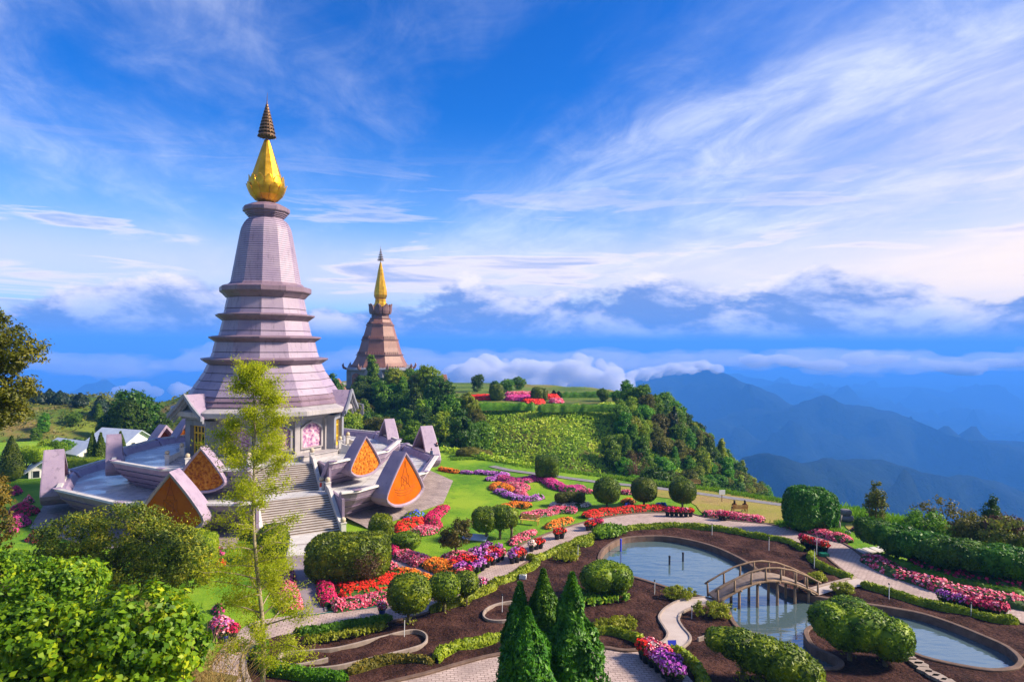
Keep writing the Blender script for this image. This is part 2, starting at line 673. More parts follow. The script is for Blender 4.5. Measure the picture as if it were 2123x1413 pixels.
def _water():
    m, t, b = principled('pond_water', (0.08, 0.13, 0.14), 0.03, 0, 1.0)
    P = pos(t)
    mp = t.node('ShaderNodeMapping')
    mp.inputs['Scale'].default_value = (0.5, 1.6, 1)
    t.l.new(P, mp.inputs[0])
    n = t.noise(mp.outputs[0], 1.0, 3, 0.5, 0.4)
    bump(t, b, n, 0.25, 0.10)
    b.inputs['IOR'].default_value = 2.3
    return m


WATER = _water()


def _relief(name, c1, c2, c3, sc):
    m, t, b = principled(name, None, 0.75)
    P = pos(t)
    v = t.node('ShaderNodeTexVoronoi')
    v.inputs['Scale'].default_value = sc
    t.l.new(t.vm('ADD', P, t.vm('SCALE', t.noise(P, sc * 0.8, 3, out=1), sc=0.5)), v.inputs['Vector'])
    n = t.noise(P, sc * 1.3, 6, 0.65, 0.6)
    f = t.m('ADD', t.m('MULTIPLY', n, 0.7), t.m('MULTIPLY', v.outputs[0], 0.35))
    t.l.new(t.ramp(f, [(0.38, c1), (0.52, c2), (0.66, c3)]), b.inputs['Base Color'])
    bump(t, b, f, 0.9, 0.15)
    return m


MURAL = _relief('painted_relief', (0.16, 0.07, 0.20), (0.45, 0.22, 0.36), (0.66, 0.46, 0.50), 2.6)
TERRA = stone('terracotta_smooth', (0.40, 0.075, 0.002), (0.56, 0.14, 0.004), 0.95, 0.5, 0.0, False, 9.0, 0.5)
TERRAR = _relief('terracotta_relief', (0.22, 0.05, 0.006), (0.50, 0.145, 0.010), (0.64, 0.25, 0.03), 3.2)
for _m in (TERRA, TERRAR):
    _m.node_tree.nodes['Principled BSDF'].inputs['Specular IOR Level'].default_value = 0.08
TERRAL = principled('terracotta_line', (0.33, 0.075, 0.006), 0.9)[0]
BRICKR = _relief('red_brick_relief', (0.13, 0.05, 0.035), (0.27, 0.10, 0.06), (0.36, 0.15, 0.09), 1.2)

# foliage
L_DARK = leafmat('leaf_dark', [(0.016, 0.052, 0.005), (0.050, 0.13, 0.009), (0.12, 0.24, 0.014)], trans=0.42, clump=0.35)
L_MID = leafmat('leaf_mid', [(0.030, 0.090, 0.004), (0.105, 0.25, 0.008), (0.24, 0.41, 0.013)], trans=0.42, clump=0.35)
L_YEL = leafmat('leaf_yellowish', [(0.085, 0.16, 0.005), (0.23, 0.34, 0.009), (0.44, 0.48, 0.02)], trans=0.42, clump=0.35)
L_OLIVE = leafmat('leaf_olive', [(0.048, 0.064, 0.008), (0.13, 0.14, 0.014), (0.27, 0.24, 0.022)], trans=0.42, clump=0.35)
L_RUST = leafmat('leaf_rust', [(0.06, 0.035, 0.015), (0.13, 0.075, 0.03), (0.22, 0.14, 0.04)], clump=0.4)
L_CONE = leafmat('leaf_conifer', [(0.014, 0.058, 0.004), (0.045, 0.15, 0.006), (0.13, 0.28, 0.012)], clump=0.8, vary=0.15)
L_TOP = leafmat('leaf_topiary', [(0.05, 0.05, 0.008), (0.034, 0.078, 0.002), (0.12, 0.20, 0.004), (0.20, 0.27, 0.006), (0.36, 0.42, 0.010)], clump=0.9, vary=0.15, trans=0.28)
L_TOPD = leafmat('leaf_topiary_dark', [(0.022, 0.052, 0.003), (0.070, 0.125, 0.004), (0.18, 0.24, 0.008)], clump=0.9, vary=0.12, trans=0.28)
L_BOX = leafmat('leaf_box', [(0.09, 0.15, 0.004), (0.25, 0.33, 0.008), (0.46, 0.50, 0.03)], clump=1.2, vary=0.1)
L_BRIGHT = leafmat('leaf_bright', [(0.022, 0.060, 0.003), (0.085, 0.21, 0.005), (0.22, 0.38, 0.007), (0.54, 0.60, 0.012)], clump=1.1, trans=0.4, vary=0.1)
L_LIME = leafmat('leaf_lime', [(0.13, 0.16, 0.006), (0.27, 0.32, 0.012), (0.42, 0.42, 0.03)], clump=0.5, trans=0.45, vary=0.05)
L_GOLD = leafmat('leaf_golden', [(0.055, 0.060, 0.010), (0.16, 0.14, 0.018), (0.36, 0.24, 0.02)], clump=0.55, trans=0.35, vary=0.1)
L_SHRUB = leafmat('leaf_shrub', [(0.022, 0.050, 0.006), (0.075, 0.125, 0.010), (0.22, 0.26, 0.014), (0.58, 0.48, 0.012)], clump=0.45, trans=0.25, vary=0.1)
L_TWIG = leafmat('dry_twig', [(0.12, 0.07, 0.02), (0.25, 0.16, 0.05), (0.40, 0.27, 0.09)], trans=0.1)
L_HILL = leafmat('undergrowth', [(0.12, 0.23, 0.005), (0.29, 0.44, 0.008), (0.58, 0.58, 0.03)], clump=0.10, trans=0.3)
L_BED = leafmat('bed_leaf', [(0.016, 0.04, 0.006), (0.045, 0.10, 0.010), (0.09, 0.16, 0.014)], trans=0.15, clump=1.5, vary=0.05)
L_GRASS = leafmat('grass_blade', [(0.07, 0.20, 0.008), (0.15, 0.34, 0.012), (0.28, 0.44, 0.03)], trans=0.35, clump=0.6, vary=0.1)
CORE = leafmat('foliage_core', [(0.012, 0.026, 0.004), (0.022, 0.045, 0.006)], trans=0)

B_RED = petalmat('petal_red', [(0.60, 0.010, 0.012), (0.80, 0.030, 0.015), (0.70, 0.05, 0.02)])
B_CRIM = petalmat('petal_crimson', [(0.36, 0.005, 0.05), (0.58, 0.010, 0.09), (0.72, 0.05, 0.16)])
B_MAG = petalmat('petal_magenta', [(0.50, 0.012, 0.16), (0.66, 0.04, 0.22), (0.62, 0.14, 0.34)])
B_PINK = petalmat('petal_pink', [(0.50, 0.02, 0.07), (0.62, 0.05, 0.12), (0.70, 0.12, 0.20), (0.82, 0.42, 0.46)])
B_VIO = petalmat('petal_violet', [(0.25, 0.02, 0.30), (0.40, 0.06, 0.42), (0.52, 0.16, 0.55), (0.72, 0.48, 0.74)])
B_ORA = petalmat('petal_orange', [(0.62, 0.10, 0.006), (0.80, 0.20, 0.010), (0.78, 0.32, 0.03)])
B_WHI = petalmat('petal_blush', [(0.62, 0.36, 0.32), (0.76, 0.58, 0.50), (0.80, 0.72, 0.62)])
B_BLU = petalmat('petal_blue', [(0.03, 0.06, 0.38), (0.06, 0.12, 0.55), (0.16, 0.22, 0.60)])
B_MIX = petalmat('petal_mixed', [(0.70, 0.03, 0.04), (0.55, 0.05, 0.20), (0.46, 0.12, 0.44), (0.82, 0.50, 0.55), (0.75, 0.06, 0.03)])
B_YEL = petalmat('petal_yellow', [(0.50, 0.42, 0.02), (0.66, 0.55, 0.06)])

# ------------------------------------------------------------------ polygons and sheets


def inpoly(P, poly):
    P = np.asarray(P, dtype=float)
    x, y = P[:, 0], P[:, 1]
    ins = np.zeros(len(P), dtype=bool)
    n = len(poly)
    for i in range(n):
        x1, y1 = poly[i][0], poly[i][1]
        x2, y2 = poly[(i + 1) % n][0], poly[(i + 1) % n][1]
        c = ((y1 > y) != (y2 > y)) & (x < (x2 - x1) * (y - y1) / (y2 - y1 + 1e-12) + x1)
        ins ^= c
    return ins


def edgedist(P, poly, closed=True):
    P = np.asarray(P, dtype=float)[:, :2]
    d = np.full(len(P), 1e9)
    n = len(poly)
    for i in range(n if closed else n - 1):
        a = np.array(poly[i][:2], dtype=float)
        b = np.array(poly[(i + 1) % n][:2], dtype=float)
        ab = b - a
        t = np.clip(((P - a) @ ab) / (ab @ ab + 1e-12), 0, 1)
        d = np.minimum(d, np.linalg.norm(P - a - t[:, None] * ab, axis=1))
    return d


def smooth_poly(pts, k=4, closed=True):
    """Catmull-Rom through the points"""
    n = len(pts)
    out = []
    for i in range(n if closed else n - 1):
        g = lambda j: np.array(pts[j % n] if closed else pts[min(max(j, 0), n - 1)], dtype=float)
        p0, p1, p2, p3 = g(i - 1), g(i), g(i + 1), g(i + 2)
        for s in range(k):
            t = s / k
            out.append(tuple(0.5 * ((2 * p1) + (-p0 + p2) * t + (2 * p0 - 5 * p1 + 4 * p2 - p3) * t * t + (-p0 + 3 * p1 - 3 * p2 + p3) * t ** 3)))
    if not closed:
        out.append(tuple(np.array(pts[-1], dtype=float)))
    return out


def Gp(pts, z=0.0):
    return [G(x, y, z) for x, y in pts]


def sheet_mesh(name, outer, holes=(), zf=None, spacing=1.0, z=0.0, smooth=True):
    outer = [tuple(p[:2]) for p in outer]
    vs = [Vector(p) for p in outer]
    ed = [(i, (i + 1) % len(outer)) for i in range(len(outer))]
    for h in holes:
        b = len(vs)
        vs += [Vector(p[:2]) for p in h]
        ed += [(b + i, b + (i + 1) % len(h)) for i in range(len(h))]
    A = np.array(outer)
    lo, hi = A.min(0), A.max(0)
    gx = np.arange(lo[0], hi[0], spacing)
    gy = np.arange(lo[1], hi[1], spacing)
    if len(gx) and len(gy):
        X, Y = np.meshgrid(gx, gy)
        pts = np.stack([X.ravel(), Y.ravel()], 1) + RNG.uniform(-0.3, 0.3, (X.size, 2)) * spacing
        k = inpoly(pts, outer) & (edgedist(pts, outer) > spacing * 0.4)
        for h in holes:
            k &= ~inpoly(pts, h)
            k &= edgedist(pts, h) > spacing * 0.4
        vs += [Vector(p) for p in pts[k]]
    r = geometry.delaunay_2d_cdt(vs, ed, [], 0, 1e-5)
    V = np.array([(p.x, p.y) for p in r[0]])
    T = np.array([f for f in r[2] if len(f) == 3], dtype=np.int32)
    cen = V[T].mean(1)
    keep = inpoly(cen, outer)
    for h in holes:
        keep &= ~inpoly(cen, h)
    T = T[keep]
    Z = np.full(len(V), z) if zf is None else np.asarray(zf(V)) + z
    return raw_mesh(name, np.c_[V, Z], [T], smooth), np.c_[V, Z], T


def ribbon(pts, w):
    """polygon along a line of points; w is the full width (one value or one per point)"""
    P = np.array([p[:2] for p in pts], dtype=float)
    n = len(P)
    W = np.full(n, w, dtype=float) if np.isscalar(w) else np.asarray(w, dtype=float)
    L, R = [], []
    for i in range(n):
        t = P[min(i + 1, n - 1)] - P[max(i - 1, 0)]
        t /= np.linalg.norm(t) + 1e-9
        nn = np.array([-t[1], t[0]])
        L.append(P[i] + nn * W[i] / 2)
        R.append(P[i] - nn * W[i] / 2)
    return [tuple(p) for p in L] + [tuple(p) for p in reversed(R)]


def kerb_mb(pts, w, z0, z1, closed=False):
    P = np.array([p[:2] for p in pts], dtype=float)
    n = len(P)
    rings = []
    for i in range(n):
        if closed:
            t = P[(i + 1) % n] - P[i - 1]
        else:
            t = P[min(i + 1, n - 1)] - P[max(i - 1, 0)]
        t /= np.linalg.norm(t) + 1e-9
        nn = np.array([-t[1], t[0]])
        a, b = P[i] + nn * w / 2, P[i] - nn * w / 2
        a2, b2 = P[i] + nn * w * 0.38, P[i] - nn * w * 0.38
        rings.append([(*a, z0), (*a, z1 - 0.03), (*a2, z1), (*b2, z1), (*b, z1 - 0.03), (*b, z0)])
    if closed:
        rings.append(rings[0])
    mb = MB()
    mb.loft(rings, True, not closed, not closed)
    return mb


def fnoise(P, sc, oct=3, seed=0.0):
    out = np.empty(len(P))
    for i, p in enumerate(P):
        out[i] = noise.fractal(Vector((p[0] * sc + seed, p[1] * sc - seed, (p[2] * sc if len(p) > 2 else 0.0) + seed * 0.37)), 0.9, 2.0, oct)
    return out


# ------------------------------------------------------------------ foliage helpers


def unit(v):
    return v / (np.linalg.norm(v, axis=1, keepdims=True) + 1e-9)


def leaves(P, N, size, asp=0.5, jit=0.6, rng=RNG, var=0.35, up=0.0, fold=False):
    n = len(P)
    N = unit(N + rng.normal(0, jit, (n, 3)))
    t = unit(np.cross(N, unit(rng.normal(0, 1, (n, 3)))))
    if up:
        t = unit(t + np.array([0, 0, up]))
        t = unit(t - N * (t * N).sum(1, keepdims=True))
    b = np.cross(N, t)
    s = size * (1 + rng.uniform(-var, var, (n, 1)))
    A = P - t * s * 0.5
    C = P + t * s * 0.5
    B = P + b * s * asp * 0.5 - t * s * 0.08
    D = P - b * s * asp * 0.5 - t * s * 0.08
    if fold:
        C = C - N * s * 0.18
        A = A - N * s * 0.05
    V = np.stack([A, B, C, D], 1).reshape(-1, 3)
    return V, np.arange(n * 4, dtype=np.int32).reshape(-1, 4)


def merge(parts):
    V, Fs, b = [], [], 0
    for v, f in parts:
        V.append(np.asarray(v, dtype=np.float32))
        Fs.append(np.asarray(f, dtype=np.int32) + b)
        b += len(v)
    return np.concatenate(V), Fs


def sphere_dirs(n, rng=RNG):
    return unit(rng.normal(0, 1, (n, 3)))


def superpts(D, r, p):
    r = np.asarray(r, dtype=float)
    k = (np.abs(D) ** p).sum(1) ** (-1.0 / p)
    P = D * k[:, None] * r
    Nn = np.sign(D) * np.abs(P / r) ** (p - 1) / r
    return P, unit(Nn)


_ICO = {}


def ico(sub):
    if sub not in _ICO:
        bm = bmesh.new()
        bmesh.ops.create_icosphere(bm, subdivisions=sub, radius=1)
        bm.verts.ensure_lookup_table()
        V = np.array([v.co[:] for v in bm.verts])
        T = np.array([[v.index for v in f.verts] for f in bm.faces], dtype=np.int32)
        bm.free()
        _ICO[sub] = (V, T)
    return _ICO[sub]


def clipped(blobs, leaf=0.22, dens=90, lump=0.06, seed=1, asp=0.45, jit=0.55, up=0.3, core=0.94, flat=None):
    """closed clipped foliage: list of (x,y,z,rx,ry,rz,power) -> mesh data of core and leaves"""
    rng = np.random.default_rng(seed)
    parts = []
    for bi, (x, y, z, rx, ry, rz, p) in enumerate(blobs):
        c = np.array([x, y, z])
        r = np.array([rx, ry, rz])
        D, T = ico(3)
        P, N = superpts(D, r, p)
        nz = fnoise((P + c) * 1.0, 0.9 / max(0.4, min(r)), 2, seed + bi)
        parts.append((P * (core + lump * nz[:, None]) + c, T))
        area = 4 * PI * ((r[0] * r[1]) ** 1.6 / 3 + (r[0] * r[2]) ** 1.6 / 3 + (r[1] * r[2]) ** 1.6 / 3) ** (1 / 1.6)
        if p > 3:
            area *= 1.35
        n = int(area * dens)
        D = sphere_dirs(int(n * 1.0), rng)
        P, N = superpts(D, r, p)
        g = 0.9 / max(0.4, min(r))
        Dn, _ = ico(3)
        # lump field sampled from the nearest core point
        idx = np.empty(len(D), dtype=int)
        for s0 in range(0, len(D), 2000):
            idx[s0:s0 + 2000] = np.argmax(D[s0:s0 + 2000] @ Dn.T, axis=1)
        P = P * (core + 0.03 + lump * nz[idx][:, None] + rng.uniform(-0.02, 0.035, (len(P), 1))) + c
        k = fnoise(P, 1.5, 2, seed + 3.0) < 0.42
        for bj, (x2, y2, z2, a, b2, c2, p2) in enumerate(blobs):
            if bj != bi:
                k &= ((np.abs((P - np.array([x2, y2, z2])) / np.array([a, b2, c2]) / 0.93) ** p2).sum(1) > 1)
        parts.append(leaves(P[k], N[k], leaf, asp, jit, rng, up=up))
    return merge(parts)


def crown_clumps(blobs, nclump, per, crad, leaf, seed, asp=0.55, jit=0.5, hollow=0.55, flat=0.8, up=0.0, fold=False, lift=0.35):
    """loose foliage: leaf clumps spread through ellipsoids; returns V, F, clump centres"""
    rng = np.random.default_rng(seed)
    vol = np.array([b[3] * b[4] * b[5] for b in blobs]) ** (2 / 3)
    pick = rng.choice(len(blobs), nclump, p=vol / vol.sum())
    B = np.array([b[:6] for b in blobs])[pick]
    D = sphere_dirs(nclump, rng)
    rr = rng.uniform(hollow ** 3, 1, nclump) ** (1 / 3)
    C = B[:, :3] + D * B[:, 3:6] * rr[:, None]
    out = unit(D + np.array([0, 0, lift]))
    sz = crad * rng.uniform(0.6, 1.3, nclump)
    n = nclump * per
    ci = np.repeat(np.arange(nclump), per)
    d = sphere_dirs(n, rng)
    q = rng.uniform(0, 1, n) ** (1 / 2.2)
    P = C[ci] + d * (q * sz[ci])[:, None] * np.array([1, 1, flat])
    N = unit(d * 0.7 + out[ci] * 0.8)
    V, Fq = leaves(P, N, leaf, asp, jit, rng, up=up, fold=fold)
    return V, Fq, C


def grow_tree(name, label, cat, loc, blobs, nclump, per, crad, leaf, mat, seed, trunk_h, trunk_r, bark=None, group=None, nbranch=10, lean=(0, 0), rz=0.0, **kw):
    """trunk with limbs reaching into the crown, crown of leaf clumps"""
    t = thing(name, label, cat, loc, rz, group)
    V, Fq, C = crown_clumps(blobs, nclump, per, crad, leaf, seed, **kw)
    rng = random.Random(seed)
    mb = MB()
    tx, ty = lean
    top = (tx, ty, trunk_h)
    mid = (tx * 0.4 + rng.uniform(-.1, .1), ty * 0.4 + rng.uniform(-.1, .1), trunk_h * 0.5)
    mb.tube([(0, 0, -0.4), (0.02, 0, 0.2), mid, top], [trunk_r * 1.35, trunk_r, trunk_r * 0.8, trunk_r * 0.5], 7)
    for k in range(nbranch):
        c = C[rng.randrange(len(C))]
        f = rng.uniform(0.45, 1.0)
        s = Vector(mid).lerp(Vector(top), (f - 0.45) / 0.55)
        e = Vector(c)
        m = s.lerp(e, 0.5) + Vector((0, 0, (e - s).length * 0.08))
        mb.tube([s, m, e], [trunk_r * 0.45, trunk_r * 0.28, trunk_r * 0.1], 5)
    a = mb.obj('trunk', bark or BARK, t, True)
    b = link('crown', raw_mesh('crown', V, [Fq]), mat, t)
    remember(t, a, b)
    return t


def recolour(o, mat):
    o.material_slots[0].link = 'OBJECT'
    o.material_slots[0].material = mat


# ------------------------------------------------------------------ terrain
GARDEN = [(-18, 36), (60, 36), (66, 46), (60, 53), (48.5, 60.8), (40.6, 66), (32.4, 74.6), (22, 82), (11.5, 91), (3, 97), (-5.6, 103.6), (-14, 112),
          (-40, 122), (-80, 122), (-104, 110), (-104, 66), (-60, 52), (-27, 48)]
PLATEAU = [(-95, 200), (-78, 172), (-55, 166), (-30, 166), (-14, 160), (-9, 150), (8, 146), (20, 147), (28, 155), (33, 170), (30, 215), (0, 240), (-60, 250), (-95, 235)]
HILL2 = [(-300, 168), (-150, 160), (-126, 160), (-118, 168), (-122, 184), (-300, 200)]


def height(P):
    P = np.asarray(P, dtype=float)
    x, y = P[:, 0], P[:, 1]
    ig = inpoly(P, GARDEN)
    dg = edgedist(P, GARDEN)
    ip = inpoly(P, PLATEAU)
    dp = np.where(ip, 0, edgedist(P, PLATEAU))
    i2 = inpoly(P, HILL2)
    d2 = np.where(i2, 0, edgedist(P, HILL2))
    nz = fnoise(P, 0.03, 3, 3.0) * 1.6
    soft = lambda d, s, k: -s * (np.sqrt(d * d + k * k) - k)
    hg = soft(dg, 0.62, 3.0) + nz * np.clip(dg / 10, 0, 1)
    hp = 4.2 + soft(dp, np.where(x > 12, 0.62 + 0.40 * np.clip((x - 12) / 25, 0, 1), 0.62), 7.0) + nz * np.clip(dp / 8, 0, 1)
    h2 = 3.2 + soft(d2, np.where(x > -118, 0.30, 0.22), 8.0) + nz * 1.0
    # ground stays high round the back of the near temple and between the two hills
    hm = -3.0 + soft(np.hypot((x + 52) / 1.2, (y - 145) / 0.9), 0.5, 26.0) + nz * 0.5
    h = np.maximum(np.maximum(hg, hp), np.maximum(h2, hm))
    near = (34 + 14 * np.clip((-15 - x) / 9, 0, 1) - y) * 0.43
    h = np.maximum(h, np.where(y < 60, near + nz * 0.15, -1e9))
    return h, ig, dg


def build_terrain():
    xs = np.concatenate([np.arange(-420, -130, 12.0), np.arange(-130, 110, 2.5), np.arange(110, 421, 12.0)])
    ys = np.concatenate([np.arange(-24, 180, 2.5), np.arange(180, 640, 10.0)])
    X, Y = np.meshgrid(xs, ys)
    P = np.stack([X.ravel(), Y.ravel()], 1)
    h, ig, dg = height(P)
    z = np.where(ig, np.where(dg > 1.2, -1.6, -0.12), h - 0.12)
    nx, ny = len(xs), len(ys)
    i = np.arange(nx * ny).reshape(ny, nx)
    Fq = np.stack([i[:-1, :-1], i[:-1, 1:], i[1:, 1:], i[1:, :-1]], -1).reshape(-1, 4)
    o = link('terrain', raw_mesh('terrain', np.c_[P, z], [Fq], True), TERR)
    struct(o)


build_terrain()


def ground_z(x, y):
    h, ig, _ = height(np.array([[x, y]]))
    return 0.0 if ig[0] else float(h[0])


def ground_zs(P):
    h, ig, _ = height(P)
    return np.where(ig, 0.0, h)


# ------------------------------------------------------------------ far mountains
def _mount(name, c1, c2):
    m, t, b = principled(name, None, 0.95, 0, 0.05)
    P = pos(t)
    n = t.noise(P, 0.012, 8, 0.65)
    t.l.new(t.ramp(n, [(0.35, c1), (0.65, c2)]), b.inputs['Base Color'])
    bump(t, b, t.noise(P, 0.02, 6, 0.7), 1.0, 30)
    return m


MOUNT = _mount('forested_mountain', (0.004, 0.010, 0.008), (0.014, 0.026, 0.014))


def ridge(pts, Y, depth, base, seed, rough=60, slope=0.55):
    """a mountain ridge whose crest runs through the photograph directions pts at about distance Y"""
    P = np.array(pts, dtype=float)
    xs = np.linspace(P[0, 0], P[-1, 0], 150)
    ysil = np.interp(xs, P[:, 0], P[:, 1])
    nu, nv = len(xs), 34
    V = np.zeros((nv, nu, 3))
    for i, (px, py) in enumerate(zip(xs, ysil)):
        Yc = Y * (1 + 0.10 * math.sin(px * 0.006 + seed) + 0.05 * math.sin(px * 0.017 + 2 * seed))
        x, y, z = at(px, py, Yc)
        z += (noise.noise(Vector((px * 0.03, seed, 0))) * 0.5 + noise.noise(Vector((px * 0.09, seed, 3))) * 0.25) * rough * 0.12
        for j in range(nv):
            s = (j / (nv - 1)) * 2 - 1          # -1 front foot, +1 back foot
            q = abs(s)
            yy = y + s * depth
            drop = q ** 0.85 * (z - base)
            spur = noise.fractal(Vector((x * 3.2 / depth + seed, yy * 3.2 / depth, seed)), 1.0, 2.0, 5)
            zz = z - drop + spur * rough * min(1, q * 5) * (1 - q) * 2.2
            if q < 0.3:
                zz = min(zz, z - drop * 0.55)
            V[j, i] = (x * (1 + 0.15 * s * depth / Y), yy, zz)
    idx = np.arange(nu * nv).reshape(nv, nu)
    Fq = np.stack([idx[:-1, :-1], idx[:-1, 1:], idx[1:, 1:], idx[1:, :-1]], -1).reshape(-1, 4)
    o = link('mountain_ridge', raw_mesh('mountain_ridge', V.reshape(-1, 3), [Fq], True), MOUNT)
    struct(o)


ridge([(1300, 1060), (1440, 975), (1545, 938), (1600, 931), (1680, 938), (1760, 950), (1850, 947), (1930, 957), (2030, 985), (2123, 1010), (2400, 1050), (2700, 1000)], 2000, 800, -650, 1.3, 90)
ridge([(1200, 960), (1380, 905), (1480, 862), (1560, 842), (1640, 832), (1685, 823), (1715, 815), (1755, 832), (1800, 836), (1850, 850), (1900, 870), (1950, 886), (2010, 905), (2123, 912), (2400, 930), (2700, 900)], 3300, 1150, -680, 4.1, 140)
ridge([(930, 830), (1020, 800), (1085, 786), (1150, 790), (1210, 797), (1280, 789), (1340, 771), (1400, 761), (1470, 761), (1500, 769), (1540, 789), (1575, 800), (1625, 822), (1680, 850), (1800, 890), (2000, 930)], 4700, 1500, -720, 7.7, 190)
ridge([(1440, 850), (1540, 806), (1590, 796), (1630, 791), (1690, 806), (1740, 822), (1820, 828), (1880, 850), (1960, 868), (2050, 880), (2200, 890), (2500, 880)], 6600, 1600, -760, 10.2, 190)
ridge([(1400, 800), (1500, 771), (1600, 776), (1700, 796), (1800, 808), (1900, 800), (2000, 815), (2123, 822), (2400, 800), (2700, 815)], 9500, 2200, -800, 13.4, 260)
ridge([(-500, 800), (-200, 822), (60, 828), (150, 824), (210, 833), (280, 830), (330, 828), (420, 836), (600, 832), (800, 838), (950, 845), (1100, 850)], 6500, 1900, -780, 17.1, 160)


def build_plain():
    mb = MB()
    R = 42000
    n = 10
    xs = np.linspace(-R, R, n)
    ys = np.linspace(-3000, R, n)
    vs = [(x, y, -830) for y in ys for x in xs]
    mb.add(vs, [(j * n + i, j * n + i + 1, (j + 1) * n + i + 1, (j + 1) * n + i) for j in range(n - 1) for i in range(n - 1)])
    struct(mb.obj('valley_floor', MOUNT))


build_plain()


def build_haze():
    m = bpy.data.materials.new('mountain_haze')
    m.use_nodes = True
    t = NT(m.node_tree)
    t.n.clear()
    out = t.node('ShaderNodeOutputMaterial')
    v = t.node('ShaderNodeVolumePrincipled')
    v.inputs['Color'].default_value = (0.10, 0.39, 1.0, 1)
    v.inputs['Density'].default_value = HAZE
    v.inputs['Anisotropy'].default_value = 0.0
    t.l.new(v.outputs[0], out.inputs['Volume'])
    mb = MB()
    mb.box((0, 19500, -356), (90000, 46000, 952))
    o = mb.obj('haze', m)
    o['kind'] = 'stuff'
    o['label'] = 'pale blue haze in the air over the valleys'


HAZE = 0.00021
build_haze()

# ------------------------------------------------------------------ the near temple
CX, CY = -31.1, 81.1


def ring(R, z, n=12, ph=15.0):
    """corners of a level n-gon; azimuths run from the camera side towards the right"""
    return [(R * math.sin(rad(ph + 360 / n * k)), -R * math.cos(rad(ph + 360 / n * k)), z) for k in range(n)]


def azd(a):
    return Vector((math.sin(rad(a)), -math.cos(rad(a)), 0))


def shell_petal(t, scale, az, r_out, z0, relief, emblem, mats):
    """lotus petal gable: thick shell, hollow behind, relief panel in front"""
    half = [(0, 5.9), (0.42, 5.45), (0.95, 4.82), (1.5, 4.15), (2.05, 3.42), (2.62, 2.62), (3.08, 1.86), (3.22, 1.42), (3.05, 1.02), (2.55, 0.60), (1.85, 0.26), (0.95, 0.06), (0, 0)]
    outl = [(x * scale, z * scale) for x, z in half] + [(-x * scale, z * scale) for x, z in reversed(half[1:-1])]
    c = (0, 2.45 * scale)
    th = 0.32 * scale

    def inset(d):
        o = []
        for i, p in enumerate(outl):
            a, b = Vector(outl[i - 1]), Vector(outl[(i + 1) % len(outl)])
            tt = (b - a).normalized()
            nn = Vector((tt.y, -tt.x))
            if nn.dot(Vector(p) - Vector(c)) < 0:
                nn = -nn
            k = d * (1.35 if i == 0 else 1.0)
            o.append((p[0] - nn.x * k, p[1] - nn.y * k))
        return o
    inn = inset(th)
    inn2 = inset(th * 0.55)
    back = 2.3 * scale
    X, R = azd(az + 90), azd(az)
    P = lambda p, r: (X * p[0] + R * (r_out - r + 0.0 * p[1])) + Vector((0, 0, z0 + p[1]))
    mb = MB()
    dep = lambda p: back * (0.80 + 0.2 * (1 - p[1] / (5.9 * scale)))
    rings = [[P(p, dep(p)) for p in inn], [P(p, dep(p)) for p in outl], [P(p, 0.12) for p in outl], [P((p[0] * 0.985, c[1] + (p[1] - c[1]) * 0.985), 0) for p in outl],
             [P(p, 0.0) for p in inn2], [P(p, 0.12) for p in inn], [P(p, dep(p)) for p in inn]]
    mb.loft(rings, True)
    sh = mb.obj('petal_shell', mats[0], t)
    # relief panel, a slab across the opening
    g = MB()
    n = len(inn)
    fr = [P(p, 0.20) for p in inn]
    bk = [P(p, 0.45) for p in inn]
    g.loft([fr, bk], True)
    g.f.append(tuple(range(n)))
    g.f.append(tuple(reversed(range(n, 2 * n))))
    pan = g.obj('relief_panel', relief, sh)
    if emblem:
        e = MB()
        s = scale
        lines = [[(-.1, 4.35), (0, 5.0), (.1, 4.35)], [(-.28, 3.75), (-.1, 4.35), (.1, 4.35), (.28, 3.75), (-.28, 3.75)],
                 [(-.42, 3.3), (-.28, 3.75)], [(.42, 3.3), (.28, 3.75)], [(-.62, 3.3), (.62, 3.3), (.62, 2.3), (-.62, 2.3), (-.62, 3.3)],
                 [(-.62, 3.3), (.62, 2.3)], [(.62, 3.3), (-.62, 2.3)], [(-.3, 2.3), (-.3, 2.9), (0, 3.2), (.3, 2.9), (.3, 2.3)],
                 [(-1.75, 2.15), (-1.1, 1.9), (0, 1.8), (1.1, 1.9), (1.75, 2.15)], [(-1.6, 1.85), (-1.0, 1.6), (0, 1.5), (1.0, 1.6), (1.6, 1.85)],
                 [(-1.3, 1.5), (-.8, 1.3), (0, 1.22), (.8, 1.3), (1.3, 1.5)], [(0, 2.3), (0, 1.8)], [(-.62, 2.3), (-.9, 1.9)], [(.62, 2.3), (.9, 1.9)]]
        for ln in lines:
            e.tube([P((a * s, b * s), 0.195) for a, b in ln], 0.035 * s, 5)
        e.obj('emblem', TERRAL, sh)
    return sh


